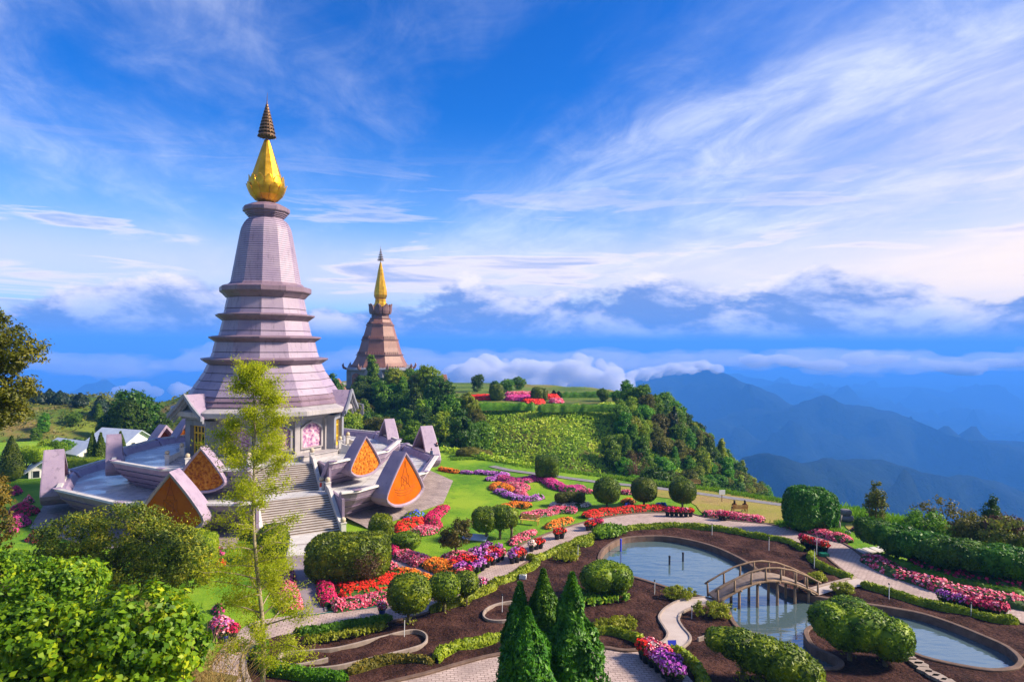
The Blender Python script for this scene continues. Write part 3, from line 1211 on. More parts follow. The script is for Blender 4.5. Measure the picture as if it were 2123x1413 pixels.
def hull_wall(t, Rtop, ztop, zbase, Rbase, gaps, mat, cop_mat, curb=0.55, n_course=4, seg_gap=()):
    """the boat-like wall round a terrace: courses stepping in towards the foot, with a coping.
    gaps: dict facet azimuth -> half width of the opening in the middle"""
    for k in range(12):
        a = 30.0 * k
        X, N = azd(a + 90), azd(a)
        apt = math.cos(rad(15))
        hw = lambda R: R * math.sin(rad(15))
        spans = [(-1, 1)]
        g = gaps.get(a)
        for si, (u0, u1) in enumerate([(-1, 1)] if g is None else [(-1, 0), (0, 1)]):
            def pt(R, z, u, side):
                h = hw(R)
                if g is not None:
                    x = -h if (u == -1) else h if (u == 1) else (-g if si == 0 else g)
                else:
                    x = u * h
                return X * x + N * (R * apt) + Vector((0, 0, z))
            for c in range(n_course):
                f0, f1 = c / n_course, (c + 1) / n_course
                Rt = Rtop - 0.12 - (Rtop - Rbase) * f0 ** 1.25 + 0.16 * min(1, c)
                Rb = Rtop - 0.12 - (Rtop - Rbase) * f1 ** 1.25 + 0.02
                zt = ztop - 0.14 - (ztop - 0.14 - zbase) * f0 - 0.012
                zb = ztop - 0.14 - (ztop - 0.14 - zbase) * f1 + 0.012
                mb = MB()
                d = 0.8
                mb.hexa([pt(Rb - d, zb, u0, 0), pt(Rb - d, zb, u1, 0), pt(Rb, zb, u1, 0), pt(Rb, zb, u0, 0),
                         pt(Rt - d, zt, u0, 0), pt(Rt - d, zt, u1, 0), pt(Rt, zt, u1, 0), pt(Rt, zt, u0, 0)])
                mb.obj('wall_course', mat, t)
            mb = MB()
            q = [(Rtop - curb, ztop - 0.14), (Rtop + 0.03, ztop - 0.14)]
            mb.hexa([pt(Rtop - curb, ztop - 0.14, u0, 0), pt(Rtop - curb, ztop - 0.14, u1, 0), pt(Rtop + 0.03, ztop - 0.14, u1, 0), pt(Rtop + 0.03, ztop - 0.14, u0, 0),
                     pt(Rtop - curb + 0.05, ztop + 0.06, u0, 0), pt(Rtop - curb + 0.05, ztop + 0.06, u1, 0), pt(Rtop - 0.05, ztop + 0.04, u1, 0), pt(Rtop - 0.05, ztop + 0.04, u0, 0)])
            mb.obj('coping', cop_mat, t)
        # rounded shoulder pier where the coping meets a neighbouring side
        mb = MB()
        ca = a + 15
        Xc, Nc = azd(ca + 90), azd(ca)
        rings = []
        for f, zz in ((0, ztop + 0.10), (0.3, ztop - 0.25), (0.65, ztop - (ztop - zbase) * 0.45), (1.0, zbase + (ztop - zbase) * 0.12)):
            R = Rtop + 0.10 - (Rtop - Rbase) * f ** 1.25
            w = 0.42 - 0.12 * f
            rings.append([tuple(Xc * (-w) + Nc * (R - 0.7) + Vector((0, 0, zz))), tuple(Xc * (-w) + Nc * (R - 0.05) + Vector((0, 0, zz))), tuple(Nc * (R + 0.06) + Vector((0, 0, zz))),
                          tuple(Xc * w + Nc * (R - 0.05) + Vector((0, 0, zz))), tuple(Xc * w + Nc * (R - 0.7) + Vector((0, 0, zz)))])
        mb.loft(rings, True, True, True)
        mb.obj('corner_pier', mat, t)


def terrace_floor(t, R, z, notch_az, notch_hw, notch_r, mat, rin=0.0):
    pts = []
    corners = ring(R, z)
    out = [(p[0], p[1]) for p in corners]
    # walk round, cutting the stair notch out of the side that faces notch_az
    X, N = azd(notch_az + 90), azd(notch_az)
    apt = R * math.cos(rad(15))
    res = []
    for k in range(12):
        p = out[k]
        res.append(p)
        mid_az = (15 + 30 * k + 15) % 360
        if abs(mid_az - notch_az) < 1:
            for (u, r) in ((-notch_hw, apt), (-notch_hw, notch_r), (notch_hw, notch_r), (notch_hw, apt)):
                v = X * u + N * r
                res.append((v.x, v.y))
    holes = []
    me, _, _ = sheet_mesh('floor', res, holes, None, 3.0, z)
    return link('floor', me, mat, t)


def post_with_ball(t, p, h, w, mat, br=0.27):
    mb = MB()
    mb.box((p[0], p[1], p[2] + h / 2), (w, w, h), rad(STAIR_AZ))
    mb.box((p[0], p[1], p[2] + h + 0.05), (w + 0.12, w + 0.12, 0.1), rad(STAIR_AZ))
    po = mb.obj('stair_post', mat, t)
    mb = MB()
    mb.ball((p[0], p[1], p[2] + h + 0.10 + br * 0.92), br, 14, 9)
    mb.obj('stone_ball', PALE_BALL, po, True)


RISER = stone('shaded_stained_riser', (0.10, 0.07, 0.05), (0.24, 0.18, 0.14), 0.85, 1.2)  # riser shading painted in as a darker, stained brown on the step fronts
PALE_BALL = stone('sandstone_ball', (0.42, 0.34, 0.22), (0.58, 0.50, 0.36), 0.8, 2.0)
STAIR_AZ = 30.0


def staircase(t, az, r_top, z_top, r_bot, z_bot, hw, n, mat, posts=True, balw=0.36):
    X, N = azd(az + 90), azd(az)
    dr = (r_bot - r_top) / n
    dz = (z_top - z_bot) / n
    me = rme = None
    for i in range(n):
        z1 = z_top - dz * (i + 0) - (0 if i else 0.004)
        r0, r1 = r_top + dr * i, r_top + dr * (i + 1)
        if me is None:
            mb = MB()
            # tread slab with a small nosing
            mb.hexa([X * (-hw) + N * 0 + Vector((0, 0, -dz - 0.25)), X * hw + Vector((0, 0, -dz - 0.25)), X * hw + N * dr + Vector((0, 0, -dz - 0.25)), X * (-hw) + N * dr + Vector((0, 0, -dz - 0.25)),
                     X * (-hw) + Vector((0, 0, -0.045)), X * hw + Vector((0, 0, -0.045)), X * hw + N * dr + Vector((0, 0, -0.045)), X * (-hw) + N * dr + Vector((0, 0, -0.045))])
            mb.hexa([X * (-hw) + Vector((0, 0, -0.044)), X * hw + Vector((0, 0, -0.044)), X * hw + N * (dr + 0.035) + Vector((0, 0, -0.044)), X * (-hw) + N * (dr + 0.035) + Vector((0, 0, -0.044)),
                     X * (-hw) + Vector((0, 0, 0)), X * hw + Vector((0, 0, 0)), X * hw + N * (dr + 0.035), X * (-hw) + N * (dr + 0.035)])
            me = mb.mesh('step')
        v = N * r0
        link('step', me, mat, t, loc=(v.x, v.y, z_top - dz * i - 0.02))
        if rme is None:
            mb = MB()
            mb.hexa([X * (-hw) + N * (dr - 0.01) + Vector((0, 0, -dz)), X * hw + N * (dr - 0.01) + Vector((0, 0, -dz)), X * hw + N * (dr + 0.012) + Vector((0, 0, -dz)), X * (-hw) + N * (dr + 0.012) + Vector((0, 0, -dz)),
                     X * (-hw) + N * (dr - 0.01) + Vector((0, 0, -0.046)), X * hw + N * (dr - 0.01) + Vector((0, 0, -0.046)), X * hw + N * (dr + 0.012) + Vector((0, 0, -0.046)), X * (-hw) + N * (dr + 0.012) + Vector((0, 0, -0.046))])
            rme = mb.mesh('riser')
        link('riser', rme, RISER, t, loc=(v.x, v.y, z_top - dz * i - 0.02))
    for s in (-1, 1):
        u = s * (hw + balw / 2 + 0.005)
        mb = MB()
        prof = [(r_top - 0.35, z_top + 0.75), (r_top + 0.5, z_top + 0.6), (r_bot - 0.7, z_bot + 0.95), (r_bot + 0.25, z_bot + 0.62)]
        rings = []
        for r, z in prof:
            c = X * u + N * r
            rings.append([tuple(c + X * (-balw / 2) + Vector((0, 0, z - 1.9 if z - 1.9 > z_bot - 0.05 else z_bot - 0.05))), tuple(c + X * (balw / 2) + Vector((0, 0, z - 1.9 if z - 1.9 > z_bot - 0.05 else z_bot - 0.05))),
                          tuple(c + X * (balw / 2) + Vector((0, 0, z))), tuple(c + X * (-balw / 2) + Vector((0, 0, z)))])
        mb.loft(rings, True, True, True)
        mb.obj('balustrade', PALE, t)
        if posts:
            for r, z, h in ((r_top - 0.6, z_top, 1.0), (r_bot + 0.5, z_bot, 0.85)):
                c = X * u + N * r
                post_with_ball(t, (c.x, c.y, z), h, 0.48, PALE)


Z_LOW, Z_UP, Z_POD = 2.7, 5.0, 5.62
SHW = 3.5

lower = thing('lower_terrace', 'wide lilac granite lower terrace with six lotus petal gables round its wall', 'terrace', (CX, CY, 0))
terrace_floor(lower, 21.5, Z_LOW, 30.0, SHW + 0.4, 17.2, FLOORM)
hull_wall(lower, 22.0, Z_LOW + 0.85, 0.05, 19.0, {30.0: SHW + 0.42}, LILAC_WALL, PALE)
for k, az in enumerate((0, 60, 120, 180, 240, 300)):
    shell_petal(lower, 1.0, az, 22.75, 0.95, TERRA, True, (LILAC,))
# cheek walls at both sides of the cut for the stair
for s in (-1, 1):
    X, N = azd(120), azd(30)
    mb = MB()
    c = X * (s * (SHW + 0.56)) + N * 19.3
    mb.box((c.x, c.y, Z_LOW / 2 - 0.02), (0.26, 4.3, Z_LOW + 0.5), rad(30))
    mb.obj('cheek_wall', LILAC_WALL, lower)
# paved apron sloping away from the foot of the wall
mb = MB()
r0, r1, r2 = ring(18.9, 0.42), ring(22.6, 0.20), ring(24.0, 0.02)
keep = [k for k in range(12) if k != 0]
for k in keep:
    j = (k + 1) % 12
    if (15 + 30 * k + 15) % 360 == 30:
        continue
    mb.add([r0[k], r0[j], r1[j], r1[k]], [(0, 1, 2, 3)])
    mb.add([r1[k], r1[j], r2[j], r2[k]], [(0, 1, 2, 3)])
mb.obj('stone_apron', APRON, lower)

upper = thing('upper_terrace', 'upper lilac granite terrace with smaller relief petals, standing on the lower terrace', 'terrace', (CX, CY, Z_LOW))
pt_off = -Z_LOW
terrace_floor(upper, 16.6, Z_UP - Z_LOW, 30.0, SHW + 0.4, 11.2, FLOORM)
hull_wall(upper, 17.0, Z_UP - Z_LOW + 0.80, 0.02, 14.6, {30.0: SHW + 0.42}, LILAC_WALL, PALE, 0.5)
for k, az in enumerate((0, 60, 120, 180, 240, 300)):
    shell_petal(upper, 0.785, az, 17.0, 3.53 - Z_LOW, TERRAR, False, (LILAC,))
for s in (-1, 1):
    X, N = azd(120), azd(30)
    mb = MB()
    c = X * (s * (SHW + 0.56)) + N * 13.6
    mb.box((c.x, c.y, 1.1), (0.26, 5.0, 2.7), rad(30))
    mb.obj('cheek_wall', LILAC_WALL, upper)

st = thing('staircase', 'broad lower flight of weathered stone steps with ball topped posts rising from the garden', 'stairs', (CX, CY, 0), group='flights of steps up to the temple')
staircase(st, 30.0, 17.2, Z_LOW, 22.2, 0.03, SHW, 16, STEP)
st = thing('staircase', 'upper flight of stone steps between the two terraces of the lilac temple', 'stairs', (CX, CY, Z_LOW), group='flights of steps up to the temple')
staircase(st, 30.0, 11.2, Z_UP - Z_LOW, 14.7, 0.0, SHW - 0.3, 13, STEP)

pag = thing('pagoda', 'tall lilac twelve sided pagoda with golden lotus bud and bronze tiered finial', 'pagoda', (CX, CY, Z_UP))
B = -Z_UP      # heights below are written above the garden


def R12(prof):
    return [ring(r, z + B) for r, z in prof]


mb = MB()
mb.loft(R12([(10.1, Z_UP - 0.3), (10.1, Z_POD - 0.12), (10.25, Z_POD - 0.12), (10.25, Z_POD)]), True, False, True)
mb.obj('podium', GREY, pag)
mb = MB()
mb.loft(R12([(8.35, Z_POD - 0.1), (8.35, 9.7)]), True, True, True)
mb.obj('wall', GREY, pag)
mb = MB()
mb.loft(R12([(8.36, 9.45), (8.62, 9.5), (8.62, 9.72), (9.0, 9.80), (9.0, 10.0), (9.7, 10.1), (10.5, 10.22)]), True)
mb.obj('cornice', GREY, pag)
mb = MB()
mb.loft(R12([(10.45, 10.2), (10.86, 10.24), (10.9, 10.3), (10.9, 10.78), (10.80, 10.84), (9.55, 11.22)]), True)
mb.obj('eave', GREY, pag)
mb = MB()
mb.loft(R12([(9.5, 11.18), (9.68, 11.24), (9.68, 11.38), (9.60, 11.44), (9.2, 11.80)]), True)
mb.obj('roof_band', LEDGE, pag)
mb = MB()
mb.loft(R12([(9.15, 11.76), (9.30, 11.82), (9.30, 11.96), (9.2, 12.0), (8.80, 12.4)]), True)
mb.obj('roof_band', LEDGE, pag)
# corner pilasters of the hall
for k in range(12):
    p = ring(8.42, 0)[k]
    mb = MB()
    mb.box((p[0], p[1], (Z_POD + 9.5) / 2 + B), (0.62, 0.50, 9.5 - Z_POD), rad(15 + 30 * k))
    mb.obj('pilaster', GREY, pag)

DOORS = (330, 90, 210)
niche = [(-1.45, 0.55), (1.45, 0.55), (1.45, 2.75), (1.05, 3.05), (0.75, 3.25), (0, 3.55), (-0.75, 3.25), (-1.05, 3.05), (-1.45, 2.75)]


def panel_outline(t, az, r, outl, z0, thick, mat, name, solid=True, inner=None):
    X, N = azd(az + 90), azd(az)
    q = lambda p, rr: tuple(X * p[0] + N * rr + Vector((0, 0, z0 + p[1])))
    mb = MB()
    if inner is None:
        n = len(outl)
        mb.loft([[q(p, r) for p in outl], [q(p, r + thick) for p in outl]], True)
        mb.f.append(tuple(n + i for i in range(n)))
    else:
        mb.loft([[q(p, r) for p in outl], [q(p, r + thick) for p in outl], [q(p, r + thick) for p in inner], [q(p, r) for p in inner]], True)
    return mb.obj(name, mat, t)


apw = 8.35 * math.cos(rad(15))
for k in range(12):
    a = 30 * k
    if a in DOORS:
        continue
    X, N = azd(a + 90), azd(a)
    # carved relief built as a lumpy grid
    nx, nz = 26, 28
    xs = np.linspace(-1.42, 1.42, nx)
    zs = np.linspace(0.58, 3.5, nz)
    V, keepv = [], []
    for zz in zs:
        for xx in xs:
            hgt = 0.10 * max(0, noise.fractal(Vector((xx * 1.9 + a, zz * 1.9, a * 0.3)), 0.8, 2.1, 4)) + 0.05 * abs(noise.noise(Vector((xx * 4 + a, zz * 3.2, 2))))
            v = X * xx + N * (apw + 0.03 + hgt) + Vector((0, 0, Z_POD + zz + B))
            V.append(tuple(v))
    Fq = []
    cen = [((xs[i] + xs[i + 1]) / 2, (zs[j] + zs[j + 1]) / 2) for j in range(nz - 1) for i in range(nx - 1)]
    ok = inpoly(np.array(cen), niche)
    for q, (j, i) in enumerate([(j, i) for j in range(nz - 1) for i in range(nx - 1)]):
        if ok[q]:
            Fq.append((j * nx + i, j * nx + i + 1, (j + 1) * nx + i + 1, (j + 1) * nx + i))
    me = raw_mesh('mural', V, [Fq], True)
    link('mural', me, MURAL, pag)
    big = [(x * 1.16, 0.45 if z < 0.6 else z + 0.16) for x, z in niche]
    panel_outline(pag, a, apw - 0.02, big, Z_POD + B, 0.30, GREY if a else GREY, 'niche_frame', inner=niche)

for a in DOORS:
    X, N = azd(a + 90), azd(a)
    q = lambda x, r, z: X * x + N * r + Vector((0, 0, z + B))

    def bx(mb, x0, x1, r0, r1, z0, z1):
        mb.hexa([q(x0, r0, z0), q(x1, r0, z0), q(x1, r1, z0), q(x0, r1, z0), q(x0, r0, z1), q(x1, r0, z1), q(x1, r1, z1), q(x0, r1, z1)])
    mb = MB()
    bx(mb, -2.25, -1.35, 7.6, 9.3, Z_POD, 9.75)
    bx(mb, 1.35, 2.25, 7.6, 9.3, Z_POD, 9.75)
    bx(mb, -1.35, 1.35, 7.6, 9.3, 9.15, 9.75)
    mb.obj('porch', GREYD, pag)
    mb = MB()
    bx(mb, -1.33, 1.33, 8.6, 8.7, Z_POD, 9.14)
    d = mb.obj('door', GLASS, pag)
    fr = MB()
    for x in (-1.33, -0.70, -0.08, 0.55, 1.18):
        bx(fr, x, x + 0.16, 8.70, 8.82, Z_POD + 0.02, 9.13)
    for zc in (Z_POD + 0.03, 6.75, 8.15, 8.97):
        bx(fr, -1.325, 1.325, 8.705, 8.80, zc, zc + 0.17)
    bx(fr, -1.33, 1.33, 8.70, 8.78, Z_POD + 0.05, 6.05)
    fr.obj('gilded_frame', GOLDP, d)
    # gable roof over the porch
    hw, rf, zt, ze = 2.95, 11.0, 12.75, 10.35
    for s in (-1, 1):
        mb = MB()
        th = 0.22
        pr = lambda x, z, r: q(s * x, r, z)
        prof = [(0, zt), (1.5, 11.42), (hw, ze)]
        for (x0, z0), (x1, z1) in zip(prof[:-1], prof[1:]):
            mb.hexa([pr(x0, z0 - th, 7.0), pr(x1, z1 - th, 7.0), pr(x1, z1 - th, rf), pr(x0, z0 - th, rf), pr(x0, z0, 7.0), pr(x1, z1, 7.0), pr(x1, z1, rf), pr(x0, z0, rf)])
        mb.obj('gable_roof', LILAC, pag)
        for i, (off, drop, e) in enumerate(((0.02, 0.0, 0.45), (-0.28, 0.34, 0.40), (-0.56, 0.66, 0.34))):
            mb = MB()
            prof2 = [(0, zt + 0.14 - drop), (1.5, 11.54 - drop), (hw + 0.15 - i * 0.12, ze + 0.08 - drop)]
            for (x0, z0), (x1, z1) in zip(prof2[:-1], prof2[1:]):
                mb.hexa([pr(x0, z0 - e, rf + off - 0.22), pr(x1, z1 - e, rf + off - 0.22), pr(x1, z1 - e, rf + off), pr(x0, z0 - e, rf + off), pr(x0, z0, rf + off - 0.22), pr(x1, z1, rf + off - 0.22), pr(x1, z1, rf + off), pr(x0, z0, rf + off)])
            mb.obj('bargeboard', GREYD, pag)
    mb = MB()
    mb.add([q(-2.2, 9.9, 9.9), q(2.2, 9.9, 9.9), q(1.2, 9.9, 11.2), q(0, 9.9, 12.35), q(-1.2, 9.9, 11.2)], [(0, 1, 2, 3, 4)])
    mb.obj('tympanum', GREYD, pag)
    # little flight of steps up to the door with ball posts
    ds = thing('door_steps', {330: 'short grey steps with ball posts before the golden door at the left of the pagoda', 90: 'short grey steps with ball posts before the golden door at the right of the pagoda',
                              210: 'short grey steps before the door at the back of the lilac pagoda'}[a], 'steps', (CX, CY, Z_UP), group='steps to the pagoda doors')
    for i in range(4):
        mb = MB()
        r0, r1 = 10.24 + 0.32 * i, 10.24 + 0.32 * (i + 1)
        bx(mb, -1.7, 1.7, r0, r1, Z_UP - 0.02, Z_POD - 0.02 - 0.15 * i)
        mb.obj('step', GREY, ds)
    for s in (-1, 1):
        mb = MB()
        u0, u1 = s * 1.72, s * 2.02
        mb.hexa([q(u0, 9.9, Z_UP), q(u1, 9.9, Z_UP), q(u1, 11.6, Z_UP), q(u0, 11.6, Z_UP), q(u0, 9.9, Z_POD + 0.7), q(u1, 9.9, Z_POD + 0.7), q(u1, 11.6, Z_UP + 0.75), q(u0, 11.6, Z_UP + 0.75)])
        mb.obj('balustrade', PALE, ds)
        for r, z in ((9.95, Z_POD), (11.7, Z_UP)):
            v = X * (s * 1.87) + N * r
            post_with_ball(ds, (v.x, v.y, z + B), 0.95, 0.46, PALE, 0.25)

# skirts of the tower: slabs course by course, each facet a slab of its own
SK = [[(8.93, 12.38), (8.42, 13.17), (7.80, 14.10), (7.22, 15.02), (6.78, 15.98)],
      [(6.45, 16.78), (6.25, 17.48), (5.97, 18.72)], [(5.55, 19.46), (5.40, 20.06), (5.10, 21.34)], [(4.98, 22.16), (4.87, 22.76), (4.60, 24.18)]]
for sk in SK:
    mb = MB()
    mb.loft(R12([(r - 0.07, z) for r, z in sk]), True)
    mb.obj('joint_core', JOINT, pag)
    for (ra, za), (rb, zb) in zip(sk[:-1], sk[1:]):
        g = 0.045
        mb = MB()
        w = math.sin(rad(15))
        ap = math.cos(rad(15))
        o = lambda r, z, s, d: (s * ((r + d) * w - 0.004), -(r + d) * ap, z + B)
        ra2, rb2 = ra + (rb - ra) * g / (zb - za), rb - (rb - ra) * g / (zb - za)
        mb.hexa([o(ra2, za + g, -1, 0.02), o(ra2, za + g, 1, 0.02), o(ra2, za + g, 1, -0.2), o(ra2, za + g, -1, -0.2),
                 o(rb2, zb - g, -1, 0.0), o(rb2, zb - g, 1, 0.0), o(rb2, zb - g, 1, -0.2), o(rb2, zb - g, -1, -0.2)])
        me = mb.mesh('facet_slab')
        for k in range(12):
            link('facet_slab', me, LILAC, pag, rz=rad(30 * k))
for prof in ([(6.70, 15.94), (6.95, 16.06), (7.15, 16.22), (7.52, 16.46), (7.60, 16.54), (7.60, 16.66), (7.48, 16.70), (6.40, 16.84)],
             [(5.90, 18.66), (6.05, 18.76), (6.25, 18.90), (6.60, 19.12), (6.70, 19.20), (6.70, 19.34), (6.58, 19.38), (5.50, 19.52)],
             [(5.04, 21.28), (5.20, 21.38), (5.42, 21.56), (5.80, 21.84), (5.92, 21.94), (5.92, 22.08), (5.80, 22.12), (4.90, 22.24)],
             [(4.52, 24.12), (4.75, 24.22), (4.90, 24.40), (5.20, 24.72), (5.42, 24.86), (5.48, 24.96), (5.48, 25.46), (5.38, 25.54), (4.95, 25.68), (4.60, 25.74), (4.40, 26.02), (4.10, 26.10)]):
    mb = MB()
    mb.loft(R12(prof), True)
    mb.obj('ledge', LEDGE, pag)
# upper shaft: thin courses
prof = []
zc = np.linspace(26.0, 34.1, 31)


def shaft_r(z):
    return float(np.interp(z, [26.0, 29.0, 32.0, 32.9, 33.5, 33.9, 34.2], [4.22, 3.70, 3.17, 2.99, 2.72, 2.42, 2.1]))


mb = MB()
mb.loft(R12([(shaft_r(z_) - 0.09, z_) for z_ in zc]), True)
mb.obj('joint_core', JOINT, pag)
mb = MB()
for i in range(30):
    mb.loft(R12([(shaft_r(zc[i]) - 0.12, zc[i] + 0.022), (shaft_r(zc[i]) + 0.03, zc[i] + 0.022), (shaft_r(zc[i + 1]) + 0.01, zc[i + 1] - 0.020), (shaft_r(zc[i + 1]) - 0.12, zc[i + 1] - 0.020)]), True)
mb.obj('shaft', LILAC, pag)
mb = MB()
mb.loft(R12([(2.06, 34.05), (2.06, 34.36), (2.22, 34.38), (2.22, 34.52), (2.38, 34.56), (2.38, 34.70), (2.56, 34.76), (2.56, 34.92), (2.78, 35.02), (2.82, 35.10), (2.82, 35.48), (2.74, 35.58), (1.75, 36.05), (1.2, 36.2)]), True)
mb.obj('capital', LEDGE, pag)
# golden lotus bud
bud = MB()
bud.lathe([(0.9, 36.2 + B), (1.12, 36.42 + B), (1.55, 36.75 + B), (1.92, 37.35 + B), (2.06, 38.1 + B), (2.02, 38.7 + B), (1.9, 39.2 + B), (1.72, 39.8 + B), (1.22, 41.4 + B), (0.68, 43.1 + B), (0.34, 44.1 + B), (0.30, 44.2 + B)], 12, phase=rad(15), cap1=True)
bud_o = bud.obj('golden_bud', GOLD, pag)
for row, (off, ztip, z0, k2) in enumerate(((0, 38.55, 36.55, 1.0), (15, 39.55, 37.3, 0.985))):
    rr = np.interp
    zs = [z0 + (ztip - z0) * t for t in (0, 0.3, 0.55, 0.75, 0.9, 1.0)]
    ws = [0.55, 0.60, 0.60, 0.53, 0.34, 0.02]
    lift = [0.05, 0.10, 0.16, 0.23, 0.31, 0.40] if row == 0 else [0.04, 0.06, 0.10, 0.15, 0.22, 0.32]
    mb = MB()
    A, Bk = [], []
    core = lambda z: float(np.interp(z, [36.2, 36.42, 36.75, 37.35, 38.1, 38.7, 39.2, 39.8], [0.9, 1.12, 1.55, 1.92, 2.06, 2.02, 1.9, 1.72]))
    for zz, wv, lf in zip(zs, ws, lift):
        r = core(zz) + lf
        wv *= core(zz) / 2.2
        A.append([(wv * u * 1.0, -(r + 0.05 * (1 - u * u)), zz + B) for u in (-1, -.5, 0, .5, 1)])
        Bk.append([(wv * u * 1.0, -(r - 0.06 + 0.05 * (1 - u * u)), zz + B) for u in (1, .5, 0, -.5, -1)])
    mb.loft([a + b for a, b in zip(A, Bk)], True, True, True)
    me = mb.mesh('lotus_petal', False)
    for k in range(12):
        link('lotus_petal', me, GOLD, bud_o, rz=rad(30 * k + off + 15))
# bronze tiered finial
fin = MB()
fin.tube([(0, 0, 44.1 + B), (0, 0, 49.0 + B), (0.05, 0, 50.2 + B)], [0.10, 0.05, 0.012], 6)
fin_o = fin.obj('finial_rod', BRONZE, pag)
nt = 11
for i in range(nt):
    f = i / (nt - 1)
    r = 1.06 * (1 - f) ** 0.95 + 0.05
    z = 44.62 + 4.3 * f ** 0.92
    h = 0.40 - 0.22 * f
    mb = MB()
    mb.lathe([(r, z + B), (r * 1.02, z + 0.05 + B), (r * 0.90, z + h * 0.72 + B), (r * 0.55, z + h + B), (0.05, z + h + 0.02 + B)], 16)
    for j in range(16):
        a = 2 * PI * j / 16
        mb.box((r * 1.0 * math.cos(a), r * math.sin(a), z - 0.05 + B), (0.10, 0.05, 0.13), a + PI / 2, 0.5)
    mb.obj('finial_tier', BRONZE, fin_o)

# ------------------------------------------------------------------ the far temple
KX, KY, KZ = at(788, 760, 210)[0], 210.0, 4.2
k2 = thing('pagoda', 'brown eight sided pagoda with slender golden spire on the wooded hill', 'pagoda', (KX, KY, KZ))


def R8(prof):
    return [ring(r * 1.0, z - KZ, 8, 22.5) for r, z in prof]


mb = MB()
mb.loft(R8([(9.3, 4.0), (9.3, 9.7), (9.9, 9.9), (10.6, 10.1)]), True)
mb.obj('wall', GREYD, k2)
mb = MB()
mb.loft(R8([(10.5, 10.05), (11.0, 10.1), (11.0, 10.6), (10.6, 10.75), (9.7, 11.0)]), True)
mb.obj('eave', GREYD, k2)
for prof in ([(9.6, 10.95), (8.6, 12.4), (7.9, 13.7), (7.45, 14.75)], [(7.3, 15.1), (6.6, 17.2), (5.95, 19.6)], [(5.75, 20.0), (5.0, 22.4), (4.45, 24.3)], [(4.25, 24.9), (3.5, 26.3), (3.2, 26.6)]):
    mb = MB()
    mb.loft(R8(prof), True)
    mb.obj('tower_skirt', BROWN, k2)
    # rows of upright tabs at the foot of each skirt
    (ra, za), (rb, zb) = prof[0], prof[1]
    for k in range(8):
        a = 45 * k
        X, N = azd(a + 90), azd(a)
        ap = math.cos(rad(22.5))
        for i in range(7):
            u = (i - 3) / 3.0 * 0.82
            f = 0.42
            r1_, z1_ = ra * 1.04, za - KZ + 0.06
            r2_, z2_ = (ra + (rb - ra) * f) * 1.04, za + (zb - za) * f - KZ
            w = 0.13 * ra / 9
            m2 = MB()
            h = math.tan(rad(22.5))
            p = lambda r, z, du, d: X * (u * r * ap * h + du) + N * (r * ap + d) + Vector((0, 0, z))
            m2.hexa([p(r1_, z1_, -w, -.02), p(r1_, z1_, w, -.02), p(r1_, z1_, w, .18), p(r1_, z1_, -w, .18), p(r2_, z2_, -w, -.02), p(r2_, z2_, w, -.02), p(r2_, z2_, w, .16), p(r2_, z2_, -w, .16)])
            if (k in (0, 1, 7)):
                m2.obj('skirt_tab', BROWN, k2)
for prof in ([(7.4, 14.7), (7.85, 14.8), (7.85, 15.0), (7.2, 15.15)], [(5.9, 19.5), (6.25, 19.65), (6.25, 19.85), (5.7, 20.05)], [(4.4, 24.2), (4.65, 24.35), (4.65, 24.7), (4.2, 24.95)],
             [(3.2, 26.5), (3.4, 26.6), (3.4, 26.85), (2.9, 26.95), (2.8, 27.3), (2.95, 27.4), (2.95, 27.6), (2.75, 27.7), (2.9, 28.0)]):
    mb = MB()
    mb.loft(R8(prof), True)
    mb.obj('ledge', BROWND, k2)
cup = MB()
cup.lathe([(2.6, 27.9 - KZ), (3.15, 28.2 - KZ), (3.35, 28.9 - KZ), (3.3, 29.8 - KZ), (2.6, 30.2 - KZ)], 16)
cup_o = cup.obj('lotus_cup', BROWND, k2)
for k in range(8):
    mb = MB()
    A = []
    for zz, w_, r in ((28.2, 1.0, 3.2), (29.2, 1.25, 3.45), (30.3, 1.15, 3.5), (31.0, 0.75, 3.6), (31.5, 0.1, 3.75)):
        A.append([(w_ * u, -(r + 0.25 * (1 - u * u)), zz - KZ) for u in (-1, -.4, .4, 1)] + [(w_ * u, -(r - 0.25 + 0.25 * (1 - u * u)), zz - KZ) for u in (1, .4, -.4, -1)])
    mb.loft(A, True, True, True)
    mb.obj('cup_petal', BROWND, cup_o, rz=rad(45 * k))
g = MB()
g.lathe([(2.3, 30.0 - KZ), (2.5, 30.6 - KZ), (2.0, 31.6 - KZ), (1.75, 32.4 - KZ), (1.85, 32.6 - KZ), (1.65, 33.0 - KZ), (2.0, 33.6 - KZ), (2.2, 34.4 - KZ), (2.1, 35.6 - KZ), (1.5, 38.8 - KZ), (1.05, 41.0 - KZ), (1.1, 41.1 - KZ), (.98, 41.5 - KZ), (1.0, 41.6 - KZ), (.85, 42.2 - KZ), (.88, 42.3 - KZ), (.7, 43.0 - KZ), (.35, 44.6 - KZ), (.2, 45.2 - KZ)], 8, phase=0, cap1=True)
g.obj('golden_spire', GOLD, k2)
fin = MB()
fin.tube([(0, 0, 45.0 - KZ), (0, 0, 50.6 - KZ)], [0.10, 0.03], 5)
fo = fin.obj('finial_rod', BRONZE, k2)
for i in range(8):
    f = i / 7
    r = 1.02 * (1 - f) + 0.10
    mb = MB()
    z = 45.7 + 3.9 * f - KZ
    mb.lathe([(r, z), (r, z + 0.12), (r * 0.6, z + 0.28)], 12, cap1=True)
    mb.obj('finial_tier', BRONZE, fo)
